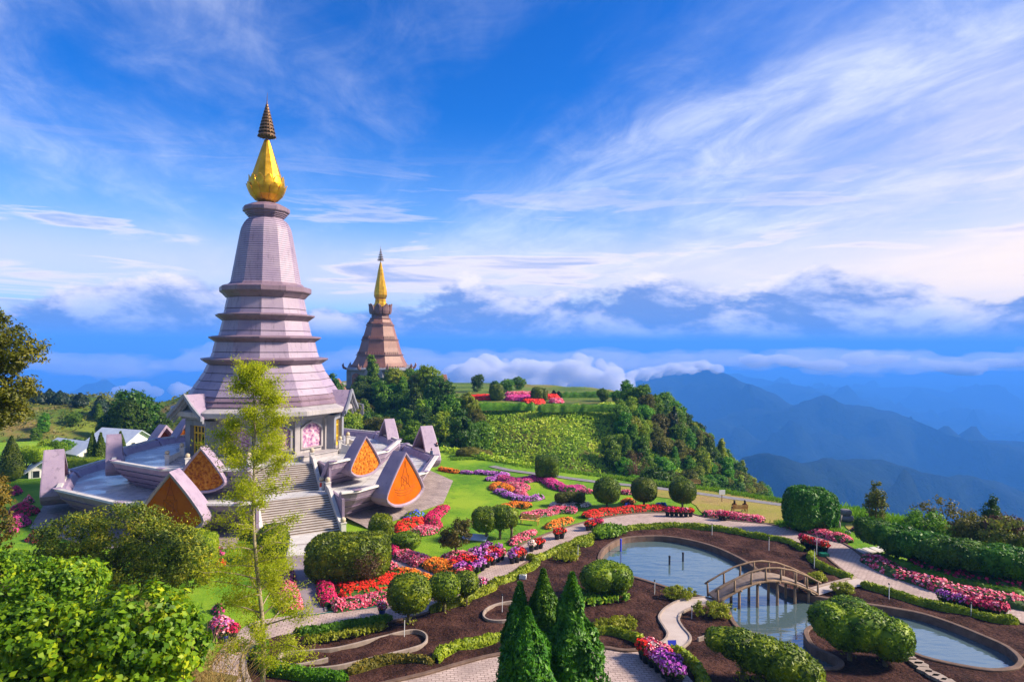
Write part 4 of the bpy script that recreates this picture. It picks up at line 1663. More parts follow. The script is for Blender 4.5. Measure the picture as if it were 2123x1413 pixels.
for k in range(8):
    a = 45 * k
    X, N = azd(a + 90), azd(a)
    r = 9.3 * 1.04 * math.cos(rad(22.5))
    if k % 2 == 0:
        mb = MB()
        q = lambda x, rr, z: X * x + N * rr + Vector((0, 0, z - KZ))
        outl = [(-2.9, 4.1), (-2.9, 9.6), (-1.6, 10.9), (0, 11.7), (1.6, 10.9), (2.9, 9.6), (2.9, 4.1)]
        inn = [(-2.0, 4.1), (-2.0, 8.4), (-1.4, 9.0), (0, 9.6), (1.4, 9.0), (2.0, 8.4), (2.0, 4.1)]
        mb.loft([[q(x, r - 0.3, z) for x, z in outl], [q(x, r + 1.3, z) for x, z in outl], [q(x, r + 1.3, z) for x, z in inn], [q(x, r - 0.3, z) for x, z in inn]], False)
        po = mb.obj('porch', GREYD, k2)
        mb = MB()
        mb.hexa([q(-2, r + .02, 4.1), q(2, r + .02, 4.1), q(2, r + .12, 4.1), q(-2, r + .12, 4.1), q(-2, r + .02, 9.0), q(2, r + .02, 9.0), q(2, r + .12, 9.0), q(-2, r + .12, 9.0)])
        d = mb.obj('door', GLASS, k2)
        mb = MB()
        for x in (-2.0, -0.95, 0.65, 1.75):
            mb.hexa([q(x, r + .13, 4.1), q(x + .28, r + .13, 4.1), q(x + .28, r + .26, 4.1), q(x, r + .26, 4.1), q(x, r + .13, 8.6), q(x + .28, r + .13, 8.6), q(x + .28, r + .26, 8.6), q(x, r + .26, 8.6)])
        for z in (6.2, 7.6, 8.4):
            mb.hexa([q(-2, r + .135, z), q(2, r + .135, z), q(2, r + .25, z), q(-2, r + .25, z), q(-2, r + .135, z + .25), q(2, r + .135, z + .25), q(2, r + .25, z + .25), q(-2, r + .25, z + .25)])
        mb.obj('gilded_frame', GOLDP, d)
    else:
        outl = [(-2.4, 4.4), (2.4, 4.4), (2.4, 8.0), (1.8, 8.7), (0, 9.2), (-1.8, 8.7), (-2.4, 8.0)]
        panel_outline(k2, a, r, outl, -KZ, 0.06, BRICKR, 'relief_panel')
    # upturned horn at each corner of the eave
    ca = azd(a + 22.5)
    mb = MB()
    p = [ca * 10.9 + Vector((0, 0, 10.5 - KZ)), ca * 11.6 + Vector((0, 0, 10.8 - KZ)), ca * 11.9 + Vector((0, 0, 11.6 - KZ)), ca * 11.7 + Vector((0, 0, 12.3 - KZ))]
    mb.tube(p, [0.4, 0.45, 0.35, 0.08], 6)
    mb.obj('eave_horn', BROWND, k2)
kt = thing('hill_terrace', 'grey walled terrace with brown petal gables round the brown pagoda', 'terrace', (KX, KY, 0))
mb = MB()
mb.loft([ring(21.5, z, 16, 0) for z in (-1.0, 4.0)], True, False, True)
mb.obj('floor', FLOORM, kt)
mb = MB()
mb.loft([ring(r, z, 16, 0) for r, z in ((21.6, -1.0), (22.3, 3.4), (22.3, 4.9), (21.6, 4.9), (21.6, 4.0))], True)
mb.obj('wall', GREYD, kt)
for az in (0, 45, 90, 135, 180, 225, 270, 315):
    shell_petal(kt, 0.78, az + 22.5, 22.6, 3.6, BRICKR, False, (BROWN,))

# ------------------------------------------------------------------ garden ground
W_PX = [(1243, 1165), (1250, 1140), (1283, 1119), (1320, 1113), (1375, 1112), (1425, 1119), (1475, 1132), (1512, 1147), (1550, 1167), (1572, 1183), (1602, 1205), (1640, 1224), (1671, 1233), (1729, 1243), (1790, 1252), (1854, 1262), (1911, 1273), (1976, 1294), (2040, 1320), (2088, 1342), (2115, 1366), (2112, 1380), (2097, 1387), (2056, 1390), (1992, 1381), (1911, 1362), (1870, 1340), (1840, 1315), (1800, 1300), (1750, 1294), (1710, 1296), (1681, 1301), (1671, 1315), (1687, 1341), (1719, 1357), (1742, 1371), (1743, 1381), (1729, 1387), (1693, 1386), (1650, 1372), (1600, 1345), (1555, 1320), (1524, 1296), (1510, 1270), (1495, 1249), (1450, 1237), (1392, 1221), (1350, 1208), (1310, 1196), (1270, 1186)]
POND = smooth_poly(Gp(W_PX), 3)
WZ = -0.42

NEAR0 = [(2300, 1345), (2123, 1294), (2000, 1264), (1870, 1239), (1765, 1196), (1700, 1142), (1600, 1112), (1470, 1092), (1330, 1092), (1232, 1107), (1155, 1133), (1085, 1170), (1022, 1212), (950, 1248), (800, 1291), (620, 1312), (540, 1331)]
lawn_me, _, _ = sheet_mesh('lawn', smooth_poly(GARDEN, 3), [POND], lambda V: np.where(inpoly(V, [G(*p) for p in reversed(NEAR0)] + [G(2420, 1480), G(540, 1480)]), -0.06, 0.0) + np.where(edgedist(V, POND) < 2, -0.02, 0.035 * fnoise(V, 0.12, 2, 9.0) - 0.02) * np.clip(edgedist(V, GARDEN) / 3, 0, 1), 2.0, 0.0)
struct(link('lawn', lawn_me, LAWN))

me, _, _ = sheet_mesh('pond', POND, (), None, 3.0, WZ)
pond = struct(link('pond', me, WATER))
kerb_mb(POND, 0.32, WZ - 0.7, 0.12, True).obj('pond_kerb', KERB, pond)
me, _, _ = sheet_mesh('pond_bed', POND, (), None, 3.0, WZ - 0.6)
link('pond_bed', me, SOIL, pond)

FAR = [(600, 1276), (690, 1266), (790, 1256), (850, 1246), (905, 1232), (955, 1214), (990, 1192), (1020, 1167), (1055, 1142), (1100, 1121), (1150, 1101), (1200, 1086), (1250, 1074), (1330, 1064), (1420, 1064), (1460, 1072), (1520, 1080), (1590, 1086), (1640, 1097), (1700, 1111), (1740, 1123), (1765, 1136), (1785, 1151), (1802, 1168), (1850, 1192), (1920, 1217), (1990, 1234), (2123, 1264), (2300, 1300)]
NEAR = [(2300, 1345), (2123, 1294), (2080, 1280), (2000, 1264), (1930, 1254), (1870, 1239), (1800, 1215), (1765, 1196), (1722, 1162), (1700, 1142), (1660, 1127), (1600, 1112), (1540, 1102), (1470, 1092), (1400, 1089), (1330, 1092), (1282, 1097), (1232, 1107), (1195, 1118), (1155, 1133), (1115, 1153), (1085, 1170), (1060, 1188), (1022, 1212), (990, 1228), (950, 1248), (880, 1272), (800, 1291), (700, 1304), (620, 1312), (575, 1318)]
LEFTP = [(540, 1330), (515, 1350), (505, 1385), (520, 1430), (540, 1480), (420, 1480), (420, 1430), (440, 1380), (470, 1330), (520, 1292), (560, 1282)]
PATH = smooth_poly(Gp(FAR), 3, False) + smooth_poly(Gp(NEAR), 3, False) + smooth_poly(Gp(LEFTP), 3, False)
me, _, _ = sheet_mesh('garden_path', PATH, (), None, 2.0, 0.035)
path = struct(link('garden_path', me, PAVER))
kerb_mb(smooth_poly(Gp(FAR[8:]), 3, False), 0.26, -0.05, 0.12).obj('path_kerb', KERB, path)
kerb_mb(smooth_poly(Gp(NEAR[:-1]), 3, False), 0.22, -0.05, 0.10).obj('path_kerb', KERB, path)
kerb_mb(smooth_poly(Gp(LEFTP[:5]), 3, False), 0.34, -0.05, 0.14).obj('path_kerb', KERBL, path)

NP = [(760, 1428), (820, 1413), (880, 1399), (960, 1376), (1030, 1359), (1140, 1346), (1240, 1343), (1300, 1351), (1350, 1342), (1372, 1334), (1404, 1346), (1400, 1362), (1420, 1395), (1460, 1440), (1480, 1480), (700, 1480)]
me, _, _ = sheet_mesh('near_path', smooth_poly(Gp(NP), 2), (), None, 2.0, 0.045)
npath = struct(link('near_path', me, PAVER))
kerb_mb(smooth_poly(Gp(NP[:10]), 3, False), 0.30, -0.05, 0.16).obj('path_kerb', KERB, npath)

SOILP = [G(*p) for p in reversed(NEAR)]
SOILP = SOILP + [G(2300, 1345), G(2420, 1480), G(540, 1480), G(522, 1430), G(507, 1386), G(517, 1351), G(541, 1331)]


def soil_z(V):
    d = np.minimum(edgedist(V, POND), edgedist(V, SOILP))
    n = fnoise(V, 0.45, 4, 5.0) * 0.17 + fnoise(V, 1.8, 3, 8.0) * 0.08
    row = 0.09 * np.sin((V[:, 0] * 0.5 + V[:, 1]) * 2.1 + 3 * fnoise(V, 0.12, 2, 2.0))
    return 0.02 + np.clip((d - 0.2) / 1.2, 0, 1) * (0.05 + n + row).clip(-0.0, 0.24)


def low_spots(V):
    fwp = Gp([(1462, 1240), (1405, 1248), (1378, 1264), (1366, 1282), (1375, 1300), (1384, 1317), (1345, 1341), (1396, 1352), (1429, 1332), (1415, 1302), (1407, 1285), (1416, 1270), (1450, 1257), (1495, 1251)])
    fb = Gp([(1676, 1226), (1725, 1212), (1775, 1200), (1796, 1206), (1790, 1216), (1730, 1226), (1690, 1238)])
    stn = Gp([(1872, 1362), (1898, 1376), (1918, 1393), (1966, 1418)])
    return inpoly(V, fwp) | (edgedist(V, fwp) < 0.45) | inpoly(V, fb) | (edgedist(V, fb) < 0.45) | (edgedist(V, stn, False) < 0.7)


# the soil lies under the near path: cut that path out of the bed
me, _, _ = sheet_mesh('soil_bed', SOILP, [POND, smooth_poly(Gp(NP), 2)[:]] if False else [POND], lambda V: np.where(inpoly(V, Gp(NP)) | (edgedist(V, Gp(NP)) < 0.5) | low_spots(V), 0.012, soil_z(V)), 0.42, 0.0)
struct(link('soil_bed', me, SOIL))

# little concrete way to the bridge
CPL = smooth_poly(Gp([(1462, 1240), (1430, 1243), (1405, 1248), (1378, 1264), (1366, 1282), (1375, 1300), (1384, 1317), (1374, 1332), (1345, 1341)]), 4, False)
CPR = smooth_poly(Gp([(1495, 1251), (1450, 1257), (1416, 1270), (1407, 1285), (1415, 1302), (1430, 1320), (1429, 1332), (1412, 1346), (1396, 1352)]), 4, False)
me, _, _ = sheet_mesh('footway', CPL + list(reversed(CPR)), (), None, 1.5, 0.10)
fw = struct(link('footway', me, CPATH))
kerb_mb(CPL, 0.16, -0.05, 0.17).obj('path_kerb', KERBL, fw)
kerb_mb(CPR, 0.16, -0.05, 0.17).obj('path_kerb', KERBL, fw)
FB = Gp([(1676, 1226), (1725, 1212), (1775, 1200), (1796, 1206), (1790, 1216), (1730, 1226), (1690, 1238)])
me, _, _ = sheet_mesh('footway', FB, (), None, 1.5, 0.11)
fw2 = struct(link('footway', me, CPATH))
kerb_mb(Gp([(1676, 1225), (1725, 1211), (1775, 1199)]), 0.2, -0.05, 0.22).obj('path_kerb', KERBL, fw2)

# axis walk from the stair and the mauve side walk
WK = Gp([(588, 1128), (655, 1122), (660, 1160), (668, 1210), (676, 1268), (612, 1276), (604, 1220), (596, 1165)])
me, _, _ = sheet_mesh('stair_walk', WK, (), None, 2.0, 0.05)
wk = struct(link('stair_walk', me, WALK))
for i, (pa, pb) in enumerate((([(590, 1112), (668, 1106)], [(672, 1124), (588, 1133)]), ([(590, 1134), (658, 1128)], [(658, 1148), (592, 1155)]))):
    mb = MB()
    mb.prism(list(reversed(Gp(pa + pb))), -0.05, 0.14 - 0.05 * i)
    mb.obj('landing_slab', PALE, wk)
for (p, q, r, s) in (((800, 1156), (845, 1150), (880, 1168), (830, 1176)), ((832, 1177), (882, 1169), (935, 1196), (880, 1206))):
    mb = MB()
    mb.prism(list(reversed(Gp([p, q, r, s]))), -0.05, 0.055)
    mb.obj('landing_slab', WALK, wk)
kerb_mb(Gp([(652, 1160), (667, 1210), (676, 1268)]), 0.2, -0.02, 0.12).obj('path_kerb', KERBL, wk)

# gravel track along the crest and dry grass beyond it
TR = smooth_poly(Gp([(1040, 968), (1075, 964), (1030, 973), (1060, 975), (1150, 987), (1240, 999), (1330, 1008), (1420, 1019), (1500, 1030), (1580, 1041), (1660, 1052), (1760, 1066)]), 3, False)
me, _, _ = sheet_mesh('crest_track', ribbon(smooth_poly(Gp([(1020, 966), (1060, 975), (1150, 987), (1240, 999), (1330, 1008), (1420, 1019), (1500, 1030), (1580, 1041), (1660, 1052), (1700, 1060)]), 3, False), 1.3), (), None, 2.0, 0.055)
struct(link('crest_track', me, stone('gravel', (0.15, 0.14, 0.145), (0.25, 0.24, 0.245), 0.9, 2.0)))
me, _, _ = sheet_mesh('dry_grass', smooth_poly(Gp([(1250, 1008), (1340, 1012), (1440, 1024), (1540, 1038), (1640, 1052), (1650, 1075), (1600, 1084), (1520, 1076), (1460, 1066), (1430, 1040), (1340, 1026)]), 3), (), None, 2.0, 0.03)
struct(link('dry_grass', me, DRYLAWN))
me, _, _ = sheet_mesh('dry_grass', smooth_poly(Gp([(1440, 1013), (1540, 1028), (1640, 1044), (1700, 1054), (1690, 1060), (1600, 1046), (1500, 1031), (1440, 1022)]), 3), (), None, 2.0, 0.032)
struct(link('dry_grass', me, DRYLAWN))
for pts in ([(1755, 1085), (1800, 1088), (1840, 1100), (1800, 1108), (1760, 1098)], [(1900, 1120), (2000, 1135), (2123, 1152), (2123, 1165), (2000, 1150), (1900, 1132)]):
    me, _, _ = sheet_mesh('dry_grass', smooth_poly(Gp(pts), 3), (), None, 2.0, 0.03)
    struct(link('dry_grass', me, DRYLAWN))

# loops of pale kerb in the tilled soil
for nm, pts in (('soil_kerb', [(680, 1372), (645, 1380), (610, 1386), (585, 1381), (578, 1370), (590, 1360), (640, 1356), (700, 1350), (780, 1330), (840, 1315), (868, 1314), (884, 1324), (880, 1340), (850, 1352), (760, 1374), (700, 1388), (640, 1394)]),
                ('soil_kerb', [(1080, 1250), (1040, 1256), (1012, 1266), (1002, 1280), (1012, 1291), (1040, 1293), (1080, 1288)]),
                ('soil_kerb', [(1447, 1330), (1466, 1323), (1470, 1312)])):
    struct(kerb_mb(smooth_poly(Gp(pts), 4, False), 0.13, -0.05, 0.29).obj(nm, KERBL))

# stepping stones by the pond and slabs in the grass
ss = thing('stepping_stones', 'pale stepping stones winding past the umbrella topiary by the pond', 'path', (*G(1905, 1375), 0))
for i, (x, y) in enumerate(((1872, 1362), (1886, 1368), (1898, 1376), (1910, 1383), (1918, 1393), (1932, 1401), (1948, 1409), (1966, 1418))):
    g = G(x, y)
    mb = MB()
    mb.prism([(g[0] + 0.42 * math.cos(a + i) * (1 + 0.15 * math.sin(3 * a + i)), g[1] + 0.36 * math.sin(a + i)) for a in np.linspace(0, 2 * PI, 7)[:-1]], 0.0, 0.20)
    mb.obj('stone', KERBL, ss, world=True)
sl = thing('garden_slabs', 'row of white concrete slabs set in grass beside the curved path', 'path', (*G(1808, 1138), 0))
for i in range(5):
    x0 = 1772 + i * 15
    y0 = 1139 - i * 1.6
    p = [(x0, y0), (x0 + 10, y0 - 1.6), (x0 + 32, y0 + 7), (x0 + 20, y0 + 9.5)]
    mb = MB()
    mb.prism(list(reversed(Gp(p))), 0.0, 0.09)
    mb.obj('slab', PALE, sl, world=True)

# ------------------------------------------------------------------ foot bridge


def build_bridge():
    A = Vector((*G(1478, 1246), 0.22))
    Bv = Vector((*G(1682, 1229), 0.22))
    ax = Bv - A
    L = ax.length
    ax.normalize()
    side = Vector((-ax.y, ax.x, 0))
    t = thing('footbridge', 'arched rustic footbridge with log railings crossing the pond', 'bridge', A)
    hw = 0.72
    P = lambda u, s, dz=0.0: ax * (u * L) + side * s + Vector((0, 0, 1.55 * math.sin(PI * (0.06 + 0.88 * u)) - 1.55 * math.sin(PI * 0.06) + dz))
    n = 22
    mb = MB()
    rings = []
    for i in range(n + 1):
        u = i / n
        rings.append([P(u, -hw, 0.0), P(u, hw, 0.0), P(u, hw, 0.12), P(u, 0.3, 0.15), P(u, -0.3, 0.15), P(u, -hw, 0.12)])
    mb.loft(rings, True, True, True)
    mb.obj('deck', DECK, t)
    for s in (-1, 1):
        mb = MB()
        mb.tube([P(i / n, s * hw, -0.02) for i in range(n + 1)], 0.10, 7)
        mb.obj('edge_log', LOG, t, True)
        mb = MB()
        mb.tube([P(-0.03 + 1.06 * i / n, s * (hw + 0.02) + 0.02 * math.sin(i * 1.3), 0.93 + 0.015 * math.sin(i * 2.1 + s)) for i in range(n + 1)], [0.072 + 0.008 * math.sin(i * 1.7) for i in range(n + 1)], 7)
        mb.obj('hand_rail', LOG, t, True)
        mb = MB()
        mb.tube([P(i / n, s * (hw + 0.01), 0.28) for i in range(n + 1)], 0.03, 6)
        for i, u in enumerate((0.0, 0.16, 0.32, 0.47, 0.62, 0.77, 0.89, 1.0)):
            m2 = MB()
            p0, p1 = P(u, s * hw, -0.1), P(u + 0.006 * ((i * 7) % 3 - 1), s * (hw + 0.03), 0.98)
            m2.tube([p0, p0.lerp(p1, 0.5), p1], [0.085, 0.075, 0.065], 7)
            m2.obj('rail_post', LOG, t, True)
    for u in (0.22, 0.40, 0.60, 0.78, 0.92):
        for s in (-0.55, 0.55):
            m2 = MB()
            p1 = P(u, s, 0.0)
            p0 = Vector((p1.x, p1.y, -1.25))
            m2.tube([p0, p1], [0.115, 0.10], 8)
            m2.obj('pile', LOG, t, True)
        m2 = MB()
        m2.tube([P(u, -0.85, -0.10), P(u, 0.85, -0.10)], 0.08, 7)
        m2.obj('cross_beam', LOG, t, True)


build_bridge()

# ------------------------------------------------------------------ benches, people, small things


def bench(label, loc, rz, w=1.7, mat=None, group=None):
    t = thing('garden_bench', label, 'bench', loc, rz, group)
    m = mat or BENCHW
    for i in range(4):
        mb = MB()
        mb.box((0, -0.22 + 0.135 * i, 0.45), (w, 0.11, 0.04))
        mb.obj('seat_slat', m, t)
    for i in range(3):
        mb = MB()
        mb.box((0, 0.28 + 0.03 * i, 0.58 + 0.15 * i), (w, 0.035, 0.12))
        mb.obj('back_slat', m, t)
    for s in (-1, 1):
        mb = MB()
        mb.box((s * (w / 2 - 0.1), -0.2, 0.215), (0.07, 0.07, 0.43))
        mb.obj('leg', m, t)
        mb = MB()
        mb.hexa([(s * (w / 2 - 0.1) - 0.035, 0.2, 0), (s * (w / 2 - 0.1) + 0.035, 0.2, 0), (s * (w / 2 - 0.1) + 0.035, 0.27, 0), (s * (w / 2 - 0.1) - 0.035, 0.27, 0),
                 (s * (w / 2 - 0.1) - 0.035, 0.36, 0.98), (s * (w / 2 - 0.1) + 0.035, 0.36, 0.98), (s * (w / 2 - 0.1) + 0.035, 0.42, 0.98), (s * (w / 2 - 0.1) - 0.035, 0.42, 0.98)])
        mb.obj('leg', m, t)
        mb = MB()
        mb.box((s * (w / 2 - 0.1), 0.05, 0.66), (0.07, 0.56, 0.04))
        mb.obj('arm_rest', m, t)
    return t


SKIN = principled('skin', (0.36, 0.20, 0.13), 0.6)[0]
HAIR = principled('dark_hair', (0.012, 0.010, 0.010), 0.5)[0]
HAIRR = principled('auburn_hair', (0.22, 0.045, 0.015), 0.5)[0]
NAVY = principled('navy_cloth', (0.030, 0.045, 0.11), 0.8)[0]
BLACKC = principled('black_cloth', (0.015, 0.014, 0.018), 0.8)[0]
BROWNC = principled('brown_cloth', (0.20, 0.07, 0.025), 0.8)[0]
GREYC = principled('grey_cloth', (0.16, 0.17, 0.20), 0.8)[0]


def person(label, loc, rz, shirt, trousers, hairmat, seated=False, long_hair=False, group=None):
    """one skinned body; hair is a child"""
    t = thing('person', label, 'person', loc, rz, group)
    J = {}
    if not seated:
        J = dict(pel=(0, 0, .95), ch=(0, 0, 1.28), nk=(0, 0, 1.47), hd=(0, -.01, 1.62), ht=(0, -.01, 1.70),
                 sl=(-.19, 0, 1.41), el=(-.25, .03, 1.14), wl=(-.24, -.05, .90), hl=(-.24, -.07, .80), sr=(.19, 0, 1.41), er=(.26, .02, 1.14), wr=(.25, -.04, .90), hr=(.25, -.06, .80),
                 hpl=(-.10, 0, .90), kl=(-.11, -.02, .50), al=(-.12, .02, .09), tl=(-.13, -.15, .05), hpr=(.10, 0, .90), kr=(.12, -.02, .50), ar=(.13, .03, .09), tr=(.15, -.14, .05))
    else:
        J = dict(pel=(0, 0, .56), ch=(0, .06, .90), nk=(0, .07, 1.10), hd=(0, .04, 1.25), ht=(0, .04, 1.33),
                 sl=(-.19, .06, 1.03), el=(-.24, -.02, .78), wl=(-.14, -.22, .68), hl=(-.09, -.30, .66), sr=(.19, .06, 1.03), er=(.24, -.02, .78), wr=(.14, -.22, .68), hr=(.09, -.30, .66),
                 hpl=(-.10, -.03, .54), kl=(-.12, -.45, .52), al=(-.12, -.42, .09), tl=(-.12, -.58, .05), hpr=(.10, -.03, .54), kr=(.12, -.45, .52), ar=(.12, -.42, .09), tr=(.12, -.58, .05))
    RD = dict(pel=.155, ch=.16, nk=.06, hd=.10, ht=.075, sl=.075, el=.05, wl=.036, hl=.04, sr=.075, er=.05, wr=.036, hr=.04, hpl=.10, kl=.065, al=.045, tl=.04, hpr=.10, kr=.065, ar=.045, tr=.04)
    E = [('pel', 'ch'), ('ch', 'nk'), ('nk', 'hd'), ('hd', 'ht'), ('ch', 'sl'), ('sl', 'el'), ('el', 'wl'), ('wl', 'hl'), ('ch', 'sr'), ('sr', 'er'), ('er', 'wr'), ('wr', 'hr'),
         ('pel', 'hpl'), ('hpl', 'kl'), ('kl', 'al'), ('al', 'tl'), ('pel', 'hpr'), ('hpr', 'kr'), ('kr', 'ar'), ('ar', 'tr')]
    K = list(J)
    me = bpy.data.meshes.new('skeleton')
    me.from_pydata([J[k] for k in K], [(K.index(a), K.index(b)) for a, b in E], [])
    tmp = bpy.data.objects.new('skeleton', me)
    COL.objects.link(tmp)
    md = tmp.modifiers.new('skin', 'SKIN')
    for i, k in enumerate(K):
        me.skin_vertices[0].data[i].radius = (RD[k], RD[k] * (0.75 if k in ('pel', 'ch') else 1))
        me.skin_vertices[0].data[i].use_root = (k == 'pel')
    sb = tmp.modifiers.new('sub', 'SUBSURF')
    sb.levels = sb.render_levels = 1
    dg = bpy.context.evaluated_depsgraph_get()
    out = bpy.data.meshes.new_from_object(tmp.evaluated_get(dg))
    bpy.data.objects.remove(tmp)
    out.name = 'body'
    out.materials.clear()
    for m in (SKIN, shirt, trousers):
        out.materials.append(m)
    zs = J['pel'][2]
    for p in out.polygons:
        c = p.center
        p.use_smooth = True
        hand = min((c - Vector(J['hl'])).length, (c - Vector(J['hr'])).length) < 0.11
        if c.z > J['nk'][2] + 0.02 or hand:
            p.material_index = 0
        elif c.z > zs + 0.06 or (abs(c.x) > 0.17 and c.z > zs - 0.2 and not seated):
            p.material_index = 1
        else:
            p.material_index = 2
    link('body', out, None, t)
    h = Vector(J['hd'])
    mb = MB()
    mb.ball((h.x, h.y + 0.025, h.z + 0.05), 0.118, 12, 8, (1, 1.02, 1.0))
    if long_hair:
        mb.ball((h.x, h.y + 0.07, h.z - 0.14), 0.13, 10, 8, (0.95, 0.55, 1.9))
    mb.obj('hair', hairmat, t, True)
    return t


g = G(1533, 1062)
bench('wooden bench facing the valley where two people with long dark hair sit', (*g, 0.0), rad(180), 1.7, BENCHW)
for s, lb in ((-1, 'person with long dark hair at the left end of the bench facing the valley'), (1, 'person with long dark hair at the right end of the bench facing the valley')):
    person(lb, (g[0] + s * 0.58, g[1] + 0.02, 0.0), rad(180), BROWNC, BLACKC, HAIR, True, True, 'people sitting on the bench')
g = G(1438, 1007)
bench('small tan bench at the far edge of the lawn before the wooded slope', (*g, 0.0), rad(165), 1.8)
g = G(1098, 1086)
bench('yellow wooden bench beside the double topiary and the pink flower bed', (*g, 0.0), rad(-20), 2.0, stone('yellow_wood', (0.52, 0.32, 0.05), (0.66, 0.44, 0.10), 0.5, 4.0))
g = G(894.5, 955.5, Z_LOW)
person('person in a navy suit standing on the lower terrace beside the petal gable', (g[0], g[1], Z_LOW), rad(60), NAVY, NAVY, HAIR)
g = at(913, 925, 90.5)
person('person in black with red hair leaning at the terrace wall behind the petal gable', (g[0] - 0.5, g[1], Z_LOW + 0.25), rad(40), BLACKC, BLACKC, HAIRR, False, True)
# red marker by the stair
g = G(665, 1016, Z_LOW)
t = thing('marker_post', 'small red and white marker post on the terrace beside the stair post', 'marker', (g[0], g[1], Z_LOW))
mb = MB()
mb.lathe([(0.24, 0), (0.24, 0.06), (0.16, 0.10), (0.13, 0.4)], 10, cap0=True)
mb.obj('base', WHITEP, t, True)
mb = MB()
mb.lathe([(0.13, 0.4), (0.12, 0.85), (0.06, 0.98), (0.03, 1.0)], 10, cap1=True)
mb.obj('body', REDP, t, True)
# irrigation stakes
STAKES = [(1476, 1112, 1.2, 'white stake in the soil behind the round pond, near its far rim'), (1594, 1145, 1.3, 'white stake in the soil at the right of the round pond'), (1357, 1232, 1.0, 'short white stake in the soil left of the yellow shrub by the bridge'),
          (1434, 1282, 0.8, 'short grey stake in the soil beside the bend of the footway'), (838, 1323, 1.2, 'white stake inside the long kerb loop in the soil'), (1041, 1270, 1.2, 'white stake inside the small kerb loop by the conifers'),
          (1843, 1245, 1.2, 'white stake between the right pond and the curved path'), (2013, 1281, 1.0, 'white stake above the right end of the pond'), (1688, 1178, 1.5, 'tall white stake by the box hedge near the bridge'),
          (1198, 1160, 1.2, 'white stake left of the round pond by the box hedge'), (1693, 1150, 1.6, 'thin white stake before the red potted flowers'), (1281, 1106, 0.5, 'stubby white stake at the grassy tuft beside the pond')]
for x, y, h, lb in STAKES:
    g = G(x, y)
    t = thing('irrigation_stake', lb, 'stake', (*g, 0), group='white irrigation stakes in the soil')
    mb = MB()
    mb.tube([(0, 0, -0.1), (0.02, 0, h)], [0.028, 0.025], 6)
    mb.obj('pipe', WHITEP, t)
    mb = MB()
    mb.lathe([(0.06, h), (0.06, h + 0.08), (0.02, h + 0.13)], 8, cap1=True, cap0=True)
    mb.obj('sprinkler_head', POTB, t)
for (x, y, lb, m, h) in ((1287, 1142, 'blue post standing in the water at the left of the pond', BLUEP, 1.1), (1388, 1170, 'dark post in the middle of the pond, the nearer one', POTB, 0.75), (1416, 1163, 'dark post in the middle of the pond, the farther one', POTB, 0.75)):
    g = G(x, y, WZ)
    t = thing('water_post', lb, 'post', (g[0], g[1], WZ - 0.5))
    mb = MB()
    mb.tube([(0, 0, 0), (0, 0, 0.5 + h)], 0.085, 8)
    mb.obj('pipe', m, t)
    mb = MB()
    mb.lathe([(0.10, 0.42 + h), (0.10, 0.52 + h), (0.05, 0.56 + h)], 8, cap0=True, cap1=True)
    mb.obj('cap', m, t)
# blue notice board at the footway
g = G(1394, 1350)
t = thing('notice_board', 'small bright blue notice board at the foot of the footway to the bridge', 'sign', (*g, 0), rad(5))
mb = MB()
mb.add([(-.26, -.06, .30), (.26, -.06, .30), (.26, .10, .66), (-.26, .10, .66), (-.26, -.02, .28), (.26, -.02, .28), (.26, .14, .64), (-.26, .14, .64)], [(0, 1, 2, 3), (7, 6, 5, 4), (0, 4, 5, 1), (1, 5, 6, 2), (2, 6, 7, 3), (3, 7, 4, 0)])
mb.obj('panel', BLUEP, t)
for s in (-1, 1):
    mb = MB()
    mb.box((s * 0.18, 0.03, 0.2), (0.04, 0.04, 0.5))
    mb.obj('leg', POTB, t)
# white notice board on the crest
g = G(1497, 1040)
t = thing('notice_board', 'small white notice board on a post beside the crest track', 'sign', (*g, 0), rad(10))
mb = MB()
mb.box((0, 0, 1.15), (0.75, 0.06, 0.55))
mb.obj('panel', WHITEP, t)
mb = MB()
mb.box((0, 0.05, 0.5), (0.08, 0.06, 1.4))
mb.obj('post', LOG, t)
g = G(1066, 1118)
# pale low stage and stone pieces
g = G(985, 1118)
t = thing('display_board', 'pale blue slanted display board lying on the lawn by the double topiary', 'board', (*g, 0), rad(-15))
mb = MB()
mb.add([(-1.2, -.5, .15), (1.2, -.5, .15), (1.2, .5, .42), (-1.2, .5, .42), (-1.2, -.5, .07), (1.2, -.5, .07), (1.2, .5, .34), (-1.2, .5, .34)], [(0, 1, 2, 3), (7, 6, 5, 4), (0, 4, 5, 1), (1, 5, 6, 2), (2, 6, 7, 3), (3, 7, 4, 0)])
mb.obj('panel', ROOFB, t)
for s in (-1, 1):
    mb = MB()
    mb.box((s * 1.0, 0.3, 0.13), (0.08, 0.08, 0.34))
    mb.obj('leg', GREY, t)
g = G(1753, 1078)
t = thing('stone_drum', 'dark stone drum standing on the lawn behind the dead tree stump', 'ornament', (*g, 0))
mb = MB()
mb.lathe([(0.75, 0), (0.82, 0.25), (0.70, 0.5), (0.55, 0.55)], 14, cap0=True, cap1=True)
mb.obj('base', ROCK, t, True)
mb = MB()
mb.lathe([(0.5, 0.54), (0.62, 0.8), (0.60, 1.05), (0.45, 1.15)], 14, cap1=True)
mb.obj('body', ROCK, t, True)
g = G(1738, 1098)
t = thing('tree_stump', 'grey forked dead tree stump at the foot of the dark round topiary', 'stump', (*g, 0))
mb = MB()
mb.tube([(0, 0, -.1), (0.02, 0, .7), (-.15, 0, 1.15), (-.75, 0, 1.55)], [0.26, 0.2, 0.16, 0.07], 8)
mb.tube([(0.02, 0, .6), (0.25, .05, 1.2), (0.35, .05, 1.5)], [0.18, 0.12, 0.08], 7)
